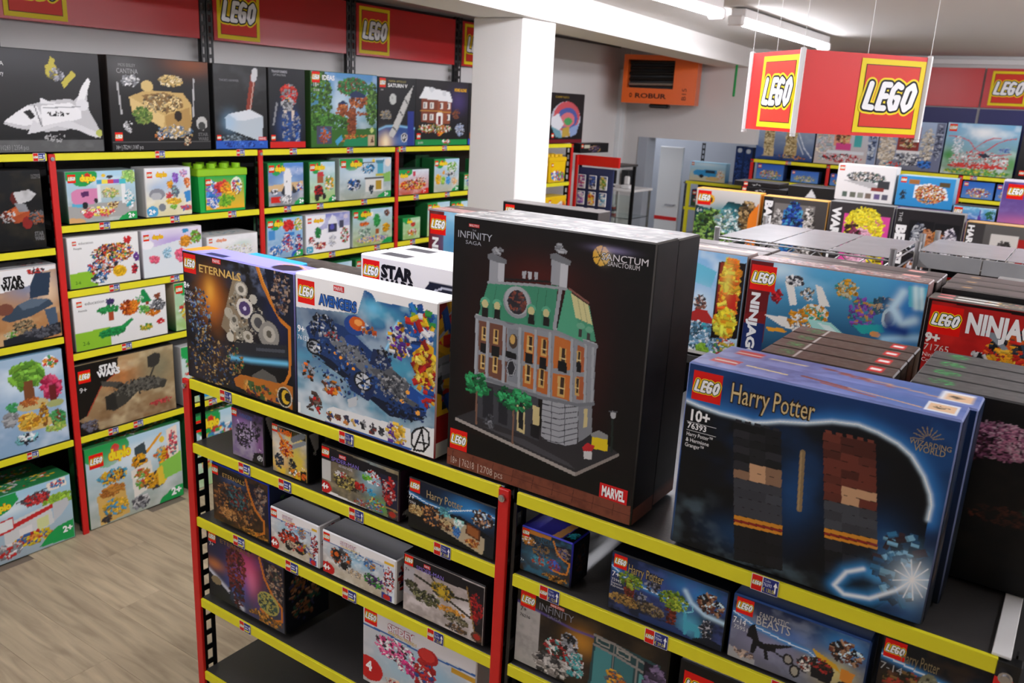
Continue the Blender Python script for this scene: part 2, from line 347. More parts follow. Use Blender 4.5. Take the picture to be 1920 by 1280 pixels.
BOXES = [
((0.2247,0.006,1.1618),0,0.4232,0.085,0.3442,'#17150f','#8f8cd6',(168,187),'black toy box with gold lettering and a heap of silver discs','large toy boxes on top of the front gondola',[('b','#14110c','#080808'),('f','#1c2638',9,70,3),('f','#54361a',5,60,5,275,492,343,472),('g','#d8791c',268,327,109,167,90),('g','#f0b040',254,268,45,91,80),('g','#1a2550',870,201,115,354,80),('f','#8793b5',16,50,8,712,39,267,156),('n','#3b5fa0 #2b3850 #a88a50 #1a1d28 #5a4632 #7fa0b8',147,478,113,223,220,11,1),('n','#23365c #8a6a3a #1e2026 #39506e #b5965a',258,814,241,192,300,11,2),('p','#8b7b62',[477,123,535,73,642,409,472,612,350,516]),('e','#9b9585',548,193,61,60),('e','#c9c4b4',548,193,43,44),('e','#77705f',548,193,19,20),('e','#d8d2c8',576,331,75,77),('e','#4c3a6a',576,331,57,61),('e','#b8aecb',576,331,19,20),('e','#2a2a33',688,407,88,89),('e','#a9a69c',688,407,74,76),('e','#4a4a4c',688,407,46,52),('e','#b4ad9a',425,396,39,41),('e','#c9c3b2',473,488,44,45),('e','#8d8878',531,536,43,50),('e','#cfc9b8',433,580,34,38),('e','#2a2a2c',781,481,100,109),('e','#8d8a82',781,481,91,101),('e','#b5b0a4',781,473,59,64),('e','#6b675c',781,473,28,32),('n','#a09a88 #6d685c #c9c3b2 #3a3833',580,415,169,229,170,12,4),('e','#cfc9ba',548,193,47,48),('e','#6b675c',548,193,24,24),('e','#d8d2c8',576,331,71,73),('e','#4c3a6a',576,331,52,52),('e','#d8d2e8',576,331,14,16),('e','#bdb8aa',656,246,33,36),('e','#b0aa9a',474,439,39,41),('e','#5c584e',474,439,19,21),('e','#2a2a33',693,413,79,81),('e','#b0ab9c',693,413,65,68),('e','#4a4a4c',693,413,37,40),('e','#8d8a82',786,484,87,96),('e','#b5b0a4',786,476,55,60),('e','#5b574c',786,476,23,28),('e','#c0baaa',598,541,43,45),('e','#77705f',598,541,19,20),('p','#26282d',[472,612,940,523,941,610,471,713]),('r','#3f4248',501,639,617,631),('p','#4a4e56',[665,607,918,560,919,584,665,631]),('h','#6fc3e8',38,[431,740,617,717,933,660]),('p','#0b0b0c',[470,780,933,701,934,822,664,905,469,865]),('p','#5c5a55',[616,834,721,756,829,785,852,836,664,880]),('n','#27713f #c07a35 #3a2b20 #8a6b3a',471,747,78,106,60,11,6),('l','#c9771d',31,[666,-76,698,3,739,112,808,234,894,352,961,392]),('l','#e89a35',12,[684,-71,712,8,757,116,821,223,903,335]),('l','#c9771d',27,[961,384,963,573,956,735,916,811,829,868,712,900]),('p','#101526',[748,-67,969,-47,974,381,867,319,794,178]),('n','#6b4a3a #8a7a6c #2c3146 #b0927a #3a2a26 #4b5878',892,139,75,186,130,13,7),('p','#b56a20',[449,905,519,852,980,818,973,996,468,959]),('n','#3f5b2f #7a2c20 #c98b35 #2b3c60 #d8a050',712,934,205,50,40,21,8),('e','#c9c2b0',908,920,64,78),('e','#111111',908,920,55,70),('e','#d8b02a',917,917,36,54),('e','#111111',935,912,27,33)],[['ETERNALS',161,139,57,'#dcb462',{'w':392,'bold':0.02}],['MARVEL',298,45,24,'#ffffff',{'bx':'#d0161a','w':69}],['8+',6,289,46,'#ffffff',{'bold':0.03}],['76156',5,336,30,'#d8d8d8'],['Rise of',4,370,21,'#d8d8d8'],['the Domo',3,395,21,'#d8d8d8']],[(15,22,145)],[('b','#918edb','#8f8ad0'),('p','#d58a2c',[0,0,140,0,80,1000,0,1000]),('e','#2a2333',860,600,100,400),('l','#e09a40',60,[740,400,860,100,970,400]),('r','#2b2f55',200,700,380,950)],[('b','#141210'),('n','#3a3028 #20242e #5a4a30',500,500,400,450,150,34,3)]),
((0.6549,0.006,1.1618),0,0.4297,0.085,0.3483,'#8e1a1e','#f4f2f0',(214,208),'white and blue toy box with a long navy airship over clouds','large toy boxes on top of the front gondola',[('b','#17548e','#6f93a6'),('f','#4fa6c4',5,75,2),('f','#dfe8ec',6,85,9,189,894,436,233),('f','#c4d4dc',8,55,4),('g','#0c2d52',269,272,272,88,80),('g','#e4ebee',147,946,207,117,60),('g','#e8eef0',589,992,222,96,60),('g','#2a86a8',147,677,165,61,50),('g','#3f9ab4',745,475,106,84,60),('p','#f4f2f0',[0,-7,1010,-9,1005,64,806,58,596,68,570,25,514,9,464,178,-1,232]),('h','#8fd4f4',17,[749,162,722,210,676,262,706,283,639,426]),('g','#6fd0f0',575,115,59,49,70),('p','#14171f',[188,570,390,572,659,695,584,681,351,638]),('p','#1b3768',[71,362,188,261,388,288,542,387,746,510,959,629,934,738,840,750,584,707,410,618,262,540,138,508]),('p','#101a30',[138,508,262,540,410,618,584,707,840,750,934,738,877,788,698,810,547,729,391,653,188,552]),('p','#6c7075',[261,421,349,355,435,396,543,466,641,539,545,588,390,499]),('n','#3a3d42 #8a8e93 #55585e',428,459,100,80,90,8,11),('p','#54575c',[552,528,710,485,829,550,924,626,874,704,713,654]),('n','#2d3138 #77797d #3a3e46 #9a9a9a',730,603,135,92,140,11,12),('p','#1c4a94',[836,562,941,611,915,677,810,646]),('p','#2458a8',[890,616,962,635,944,714,902,702]),('n','#1b2338 #2e456e #8d9299 #11141c #c4c8cc',212,340,105,96,90,15,13),('n','#b02a22 #5a5e66 #9a9fa6 #22252c',277,373,56,37,30,11,14),('p','#1f2d50',[551,492,579,385,660,375,709,464,656,514]),('n','#20335e #8a8f96 #15181f',661,434,58,78,36,14,15),('e','#15181e',138,482,62,57),('e','#9fa3a8',138,482,46,42),('n','#1c1f26 #d8dadc',138,482,37,34,14,15,16),('p','#1b2c54',[383,629,544,548,606,650,547,754,415,713]),('e','#1a1d22',507,627,68,66),('e','#c9ccd0',507,627,53,55),('l','#23262c',11,[461,611,553,643]),('l','#23262c',11,[507,577,508,682]),('l','#23262c',11,[461,662,553,593]),('e','#f09a30',302,485,12,11),('e','#f09a30',342,507,12,11),('e','#f09a30',390,535,12,11),('e','#f09a30',437,559,12,11),('e','#f2a840',820,612,14,14),('e','#f2a840',782,683,14,14),('e','#f2a840',889,728,17,17),('n','#1b3768 #2a4f8c #8d9299 #15181f #3a6ab0',390,572,266,222,160,11,40),('n','#20335e #2a4f8c #0f1420',805,740,140,78,70,11,41),('e','#24468a',445,260,76,68),('e','#cc5a1a',464,245,57,46),('e','#f0a050',472,236,30,21),('n','#20407c #c8ccd0 #d0501c #b8651e',540,274,60,35,26,14,17),('e','#203f80',427,365,54,36),('n','#6a2fa0 #e0aa1c #d8d8d8 #4c2580 #b88414 #3a3a44',766,296,77,117,90,17,18),('n','#2b7ac0 #2f8a3c #1e4f96 #e0b81c #c02a22 #7fb23a #d8dade',894,129,94,87,70,27,19),('n','#1f4f9c #d8d8d8 #b8221e #2a64b0 #15356c',880,251,88,95,50,27,20),('p','#d9a318',[848,344,931,255,982,276,990,442,939,542,869,476]),('n','#e8c430 #b8221e #c98c14 #f0d860 #8c1a18',926,426,74,150,60,27,21),('n','#8c1a18 #b8221e #d8a21c #1f4f9c',961,587,34,96,30,20,22),('n','#d8661a #3a3028 #9a9fa6',83,679,51,85,30,15,23),('n','#e08a24 #5c3a26 #a8aaac #d0401c',263,727,73,61,40,15,24),('n','#c02420 #4a3a34 #6a5a50',130,881,59,70,30,19,25),('p','#c4c9cc',[392,787,462,743,463,810,401,844]),('p','#e9eaea',[231,901,280,874,843,852,854,992,231,997]),('n','#7c2a26 #a85a34 #d8b030 #3a3c44 #2f4a80',256,943,21,35,10,15,31),('n','#8a3028 #6a4a3a #b08040',321,941,20,34,10,15,32),('n','#c07a3a #3a3c50 #7c2a26',386,939,20,34,10,15,33),('n','#e0c040 #2f4a90 #c8a070',449,937,20,34,10,15,34),('n','#2c2e34 #8a8c90',515,938,19,33,10,15,35),('n','#7c3028 #3c3c44',577,937,19,33,10,15,36),('n','#34363c #6a6c70',641,934,19,33,10,15,37),('n','#5c2f90 #d8a31a #cfd0d2 #e8c048',744,921,65,72,60,18,38),('l','#2b5aa8',19,[223,1003,434,999,664,996,861,993]),('p','#eceded',[854,995,861,882,912,812,1001,800,1000,1000,811,1007]),('l','#111214',14,[878,844,929,813,964,836,970,915,934,974,882,985,853,952,854,880,878,844]),('l','#111214',14,[868,990,919,830,940,965]),('l','#111214',11,[891,925,960,915]),('r','#eceded',-4,922,22,993)],[['AVENGERS',187,176,66,'#2d5fae',{'w':276,'bold':0.04,'o':'#122040'}],['MARVEL',299,59,25,'#ffffff',{'bx':'#d0161a','w':67}],['9+',15,402,46,'#ffffff',{'bold':0.03}],['76153',15,455,31,'#ffffff']],[(21,37,160)],None,[('b','#7e1619','#a91d20'),('r','#e0b020',0,450,700,720),('n','#1f4f9c #2e3338 #b8221e #d8a21c #8a8f98',450,350,400,300,100,60,41),('r','#e8e8e8',0,900,1000,1000)]),
((1.1225,0.006,1.1618),0,0.4411,0.092,0.5347,'#0c0b0a','#666462',(319,390),'tall black toy box with a green-roofed grey and orange brick town house','large toy boxes on top of the front gondola',[('b','#0b0b0a','#0a0909'),('f','#1a1110',14,25,3),('g','#6a1608',470,182,186,76,60),('g','#3a0c0a',762,461,86,253,60),('g','#300c0a',137,465,66,255,50),('g','#1c0807',454,335,394,361,40),('p','#7a4230',[-9,930,999,928,1003,1003,0,1005]),('f','#4a2016',30,55,8,529,964,509,130),('p','#0b0b0a',[-12,841,988,830,999,926,-9,928]),('l','#54281b',3,[37,936,26,989]),('l','#54281b',3,[159,936,149,989]),('l','#54281b',3,[277,936,268,988]),('l','#54281b',3,[392,936,384,987]),('l','#54281b',3,[504,937,496,987]),('l','#54281b',3,[612,937,605,986]),('l','#54281b',3,[717,937,711,986]),('l','#54281b',2,[819,937,813,985]),('l','#54281b',2,[919,937,914,985]),('l','#54281b',3,[-1,965,999,965]),('p','#2f2e31',[42,792,716,869,921,745,785,698,427,749,171,733]),('p','#454449',[205,796,445,799,681,837,715,854,519,836]),('p','#a39b94',[42,792,719,866,720,881,42,805]),('p','#8d857f',[719,866,921,743,922,755,720,881]),('p','#3d3e44',[165,596,501,599,521,789,429,781,173,765]),('p','#85898f',[158,588,500,588,502,613,160,614]),('p','#9ea1a7',[525,615,708,603,717,754,659,775,571,778,531,765]),('p','#7f8288',[708,603,775,590,785,698,722,749]),('p','#23242a',[197,628,257,628,265,762,204,759]),('p','#23242a',[287,628,337,630,346,766,295,762]),('p','#c9b984',[390,634,433,634,443,778,399,772]),('p','#1c1c20',[399,645,425,646,434,765,407,758]),('p','#c9b984',[477,655,514,656,520,772,485,767]),('p','#141418',[471,730,522,727,521,782,475,778]),('p','#c9b984',[738,616,756,612,760,680,742,687]),('l','#3f4146',3,[527,639,615,638,704,614]),('l','#3f4146',3,[528,661,617,660,706,634]),('l','#3f4146',3,[530,684,618,682,707,654]),('l','#3f4146',3,[532,706,620,705,709,674]),('l','#3f4146',3,[534,729,622,727,711,694]),('l','#3f4146',3,[535,752,624,750,713,714]),('l','#3f4146',3,[537,775,626,772,715,734]),('l','#3f4146',2,[575,619,582,775]),('l','#3f4146',2,[642,612,653,772]),('p','#8f9399',[148,364,358,363,577,356,774,373,780,591,706,604,525,615,359,607,159,592]),('p','#b5632c',[410,385,553,387,560,602,416,592]),('p','#c06c30',[566,373,659,382,665,602,573,599]),('p','#a85a34',[683,388,720,395,733,585,696,588]),('p','#6e4638',[160,378,316,380,329,595,167,582]),('p','#7f848a',[322,379,407,382,416,592,335,586]),('p','#8f9399',[154,494,576,494,764,480,766,496,577,514,155,512]),('p','#c9a35e',[179,400,203,401,203,455,179,454]),('p','#3b2a22',[188,403,200,404,199,445,187,444]),('p','#d8c48c',[181,430,205,430,202,435,178,434]),('p','#c9a35e',[245,399,271,400,271,457,245,456]),('p','#3b2a22',[254,401,267,402,267,447,254,446]),('p','#d8c48c',[246,430,273,431,270,435,244,434]),('p','#c9a35e',[425,395,458,396,460,460,427,459]),('p','#3b2a22',[437,397,453,398,454,450,438,449]),('p','#d8c48c',[427,430,461,431,458,436,425,434]),('p','#c9a35e',[500,395,530,397,532,460,502,459]),('p','#3b2a22',[510,398,525,398,527,450,512,449]),('p','#d8c48c',[502,430,532,431,530,435,500,434]),('p','#c9a35e',[596,411,630,413,633,479,598,478]),('p','#3b2a22',[608,413,625,414,627,469,610,468]),('p','#d8c48c',[599,448,633,449,631,453,596,452]),('p','#c9a35e',[682,409,703,410,706,468,685,467]),('p','#3b2a22',[690,412,700,412,702,458,692,458]),('p','#d8c48c',[685,441,706,441,704,446,683,445]),('p','#c9a35e',[179,508,203,509,203,568,179,568]),('p','#3b2a22',[187,511,199,512,199,558,187,558]),('p','#d8c48c',[180,541,205,541,202,546,178,545]),('p','#c9a35e',[248,505,274,506,275,569,248,568]),('p','#3b2a22',[257,508,270,508,270,558,257,558]),('p','#d8c48c',[249,539,276,540,273,545,247,544]),('p','#c9a35e',[424,504,455,505,458,578,426,578]),('p','#3b2a22',[435,506,451,507,452,568,437,567]),('p','#d8c48c',[427,544,458,545,455,549,424,549]),('p','#c9a35e',[497,508,528,509,530,581,500,580]),('p','#3b2a22',[508,510,523,510,525,571,510,570]),('p','#d8c48c',[500,547,531,548,528,552,498,552]),('p','#c9a35e',[596,518,634,519,638,595,600,594]),('p','#3b2a22',[610,520,629,520,631,584,613,584]),('p','#d8c48c',[600,560,638,560,635,565,598,564]),('p','#c9a35e',[683,507,704,507,708,574,687,574]),('p','#3b2a22',[691,509,702,509,704,565,693,564]),('p','#d8c48c',[687,543,708,544,706,548,684,547]),('e','#4a3a2e',354,430,23,28),('e','#caa25a',350,423,14,18),('e','#26272c',349,534,26,33),('l','#9fa3a8',4,[326,538,336,509,358,503,374,529,362,560,339,564,326,538]),('p','#141416',[174,463,210,464,212,502,175,501]),('p','#141416',[236,464,281,465,283,506,239,505]),('p','#141416',[421,460,460,461,463,501,424,500]),('p','#141416',[497,463,532,465,536,508,500,507]),('p','#141416',[592,461,637,463,641,502,595,500]),('p','#141416',[684,452,707,452,710,487,687,486]),('p','#141416',[293,471,374,474,375,498,294,495]),('l','#a3a7ad',13,[148,368,153,596]),('l','#7d8187',3,[157,367,162,594]),('l','#a3a7ad',13,[210,367,216,595]),('l','#7d8187',3,[219,366,225,593]),('l','#a3a7ad',13,[301,368,309,595]),('l','#7d8187',3,[310,366,318,593]),('l','#a3a7ad',13,[387,369,396,596]),('l','#7d8187',3,[395,368,405,594]),('l','#a3a7ad',13,[470,368,482,600]),('l','#7d8187',3,[478,367,490,599]),('l','#a3a7ad',13,[544,369,558,610]),('l','#7d8187',3,[552,367,566,609]),('l','#a3a7ad',12,[655,371,671,601]),('l','#7d8187',3,[663,369,679,599]),('l','#a3a7ad',12,[724,381,739,593]),('l','#7d8187',3,[731,380,746,592]),('l','#a3a7ad',12,[760,385,775,590]),('l','#7d8187',3,[767,383,782,589]),('l','#8a8e94',14,[142,367,358,365,577,356,774,379]),('l','#b3b6ba',4,[141,359,358,357,577,348,774,371]),('l','#74787e',13,[156,597,359,609,525,617,706,608,780,589]),('e','#8a8e94',332,365,46,20),('e','#6d7076',332,359,29,10),('p','#3f8a6b',[203,227,567,192,559,355,344,361,156,358]),('p','#52a380',[609,195,635,204,710,374,577,352]),('p','#4b9877',[625,206,726,243,770,364,706,363]),('p','#d5cf96',[633,210,720,240,747,307,664,293]),('l','#a9a878',3,[668,224,695,300]),('l','#a9a878',3,[697,235,724,307]),('l','#2f6f55',2,[250,235,232,327]),('l','#2f6f55',2,[472,216,459,334]),('l','#2f6f55',2,[513,215,503,328]),('l','#9da0a5',15,[582,194,563,346]),('l','#8a5a50',7,[624,196,720,232]),('l','#9a9da2',10,[203,227,444,206,609,198]),('l','#17181a',7,[231,209,534,183]),('e','#8b8f94',364,281,75,59),('e','#a9acb0',363,275,67,53),('e','#2c2a30',364,281,50,45),('n','#6b3a34 #38343c #8a4a3a #4a4650',364,281,42,37,30,8,51),('p','#9c9fa5',[207,140,287,142,289,214,206,223]),('p','#bcbfc4',[253,142,287,142,289,214,255,218]),('p','#6f7277',[192,124,220,115,298,133,296,149,262,149,196,141]),('n','#aeb1b6 #8a8d92',245,104,23,13,14,8,52),('p','#9c9fa5',[527,100,611,101,611,189,532,193]),('p','#c3c6ca',[575,102,611,105,611,194,575,195]),('p','#74777c',[518,86,549,79,623,98,622,115,583,112,522,102]),('n','#b4b7bc #8a8d92',571,60,21,15,16,8,53),('p','#a8abb0',[381,164,403,161,402,188,386,190]),('p','#b8bbc0',[411,160,433,160,432,187,416,189]),('p','#a8abb0',[444,158,465,158,465,184,448,186]),('e','#5aa887',190,305,27,20),('p','#3c7f63',[163,307,216,305,216,356,165,357]),('e','#c9c08a',190,311,18,16),('p','#1d1a18',[176,325,208,325,210,361,175,362]),('e','#5aa887',257,304,26,20),('p','#3c7f63',[231,305,283,304,283,354,233,355]),('e','#c9c08a',257,310,17,16),('p','#1d1a18',[243,324,275,323,277,359,242,360]),('e','#5aa887',440,296,25,19),('p','#3c7f63',[415,297,465,296,466,345,419,346]),('e','#c9c08a',440,302,17,16),('p','#1d1a18',[428,315,458,315,460,350,427,351]),('e','#5aa887',516,293,24,19),('p','#3c7f63',[492,294,540,293,542,342,496,343]),('e','#c9c08a',517,299,16,15),('p','#1d1a18',[504,312,534,312,537,346,504,347]),('p','#3c3634',[683,330,701,331,701,360,683,359]),('p','#3c3634',[725,337,740,340,743,365,725,364]),('e','#6dac8c',692,319,21,11),('e','#6dac8c',734,326,18,11),('l','#7a5a48',9,[161,635,168,793]),('n','#1f7a45 #2a9a58 #145c34 #3aae6a',164,634,73,43,60,11,61),('l','#7a5a48',8,[374,654,379,829]),('n','#1f7a45 #2a9a58 #145c34 #3aae6a',368,651,98,42,80,10,62),('n','#5a5c62 #3c3e44 #77797f',244,766,27,30,18,9,63),('p','#e0c31c',[787,710,864,706,866,750,788,755]),('p','#8c8c8c',[780,700,817,680,864,690,864,706,784,711]),('p','#b8242a',[744,761,766,739,805,743,792,766,751,775]),('p','#c9c9c9',[751,775,792,766,795,798,756,803]),('l','#1c2a24',8,[877,619,886,745]),('e','#b0b2b4',879,609,13,15),('l','#55585c',5,[860,601,895,596]),('e','#e8b43a',763,64,39,34),('g','#fff2c8',782,64,25,21,60),('l','#1a1409',3,[736,42,761,70,749,95]),('l','#1a1409',3,[769,31,758,66,785,94]),('l','#1a1409',3,[727,74,763,66,797,48]),('g','#cfc3ff',802,40,82,11,35)],[['INFINITY',27,80,26,'#b9bcc4',{'w':191}],['SAGA',73,101,14,'#a9abb2',{'w':88}],['THE',109,52,7,'#9a9ca4'],['MARVEL STUDIOS',91,35,8,'#ffffff',{'bx':'#c01418','w':53}],['SANCTUM',762,79,23,'#f2eff2',{'w':209,'o':'#1a1410'}],['SANCTORUM',793,97,16,'#e6e3e6',{'w':143,'o':'#1a1410'}],['18+',26,985,30,'#c8b2a4',{'w':42}],['|',78,984,30,'#c8b2a4'],['76218',97,984,30,'#c8b2a4',{'w':73}],['|',187,982,29,'#c8b2a4'],['2708 pcs',205,984,29,'#c8b2a4',{'w':130}],['MARVEL',852,915,37,'#ffffff',{'bx':'#d0161a','w':111,'bold':0.04}]],[(21,839,84)],[('b','#6f6d6b','#666463'),('f','#d9d5d0',5,60,5),('n','#e8d8d4 #d88a88 #f2efec #b9c9be',80,300,50,140,22,22,70),('n','#e8d8d4 #d88a88 #f2efec #b9c9be',210,370,50,140,22,22,71),('n','#e8d8d4 #d88a88 #f2efec #b9c9be',340,440,50,140,22,22,72),('n','#e8d8d4 #d88a88 #f2efec #b9c9be',470,510,50,140,22,22,73),('n','#e8d8d4 #d88a88 #f2efec #b9c9be',600,580,50,140,22,22,74),('n','#e8d8d4 #d88a88 #f2efec #b9c9be',730,350,50,140,22,22,75),('n','#e8d8d4 #d88a88 #f2efec #b9c9be',860,420,50,140,22,22,76),('r','#e8e4e0',0,920,1000,1000)],[('b','#0d0c0b'),('f','#221a18',8,50,5),('r','#6d3a28',0,940,1000,1000)]),
((1.122,0.108,1.1618),0,0.432,0.1,0.53,'#0c0b0a','#666462',(24,32),'second tall black toy box, standing directly behind the one with the green-roofed town house','large toy boxes on top of the front gondola',[('b','#0b0b0a'),('p','#7a4230',[0,940,1000,940,1000,1000,0,1000])],[],[(30,860,80)],[('b','#6f6d6b','#6a6867'),('f','#d9d5d0',5,50,9),('n','#e8d8d4 #d88a88 #f2efec #b9c9be',80,300,50,140,22,22,80),('n','#e8d8d4 #d88a88 #f2efec #b9c9be',210,370,50,140,22,22,81),('n','#e8d8d4 #d88a88 #f2efec #b9c9be',340,440,50,140,22,22,82),('n','#e8d8d4 #d88a88 #f2efec #b9c9be',470,510,50,140,22,22,83),('n','#e8d8d4 #d88a88 #f2efec #b9c9be',600,580,50,140,22,22,84),('n','#e8d8d4 #d88a88 #f2efec #b9c9be',730,350,50,140,22,22,85),('n','#e8d8d4 #d88a88 #f2efec #b9c9be',860,420,50,140,22,22,86)],[('b','#0d0c0b'),('f','#221a18',8,50,7),('r','#6d3a28',0,940,1000,1000)]),
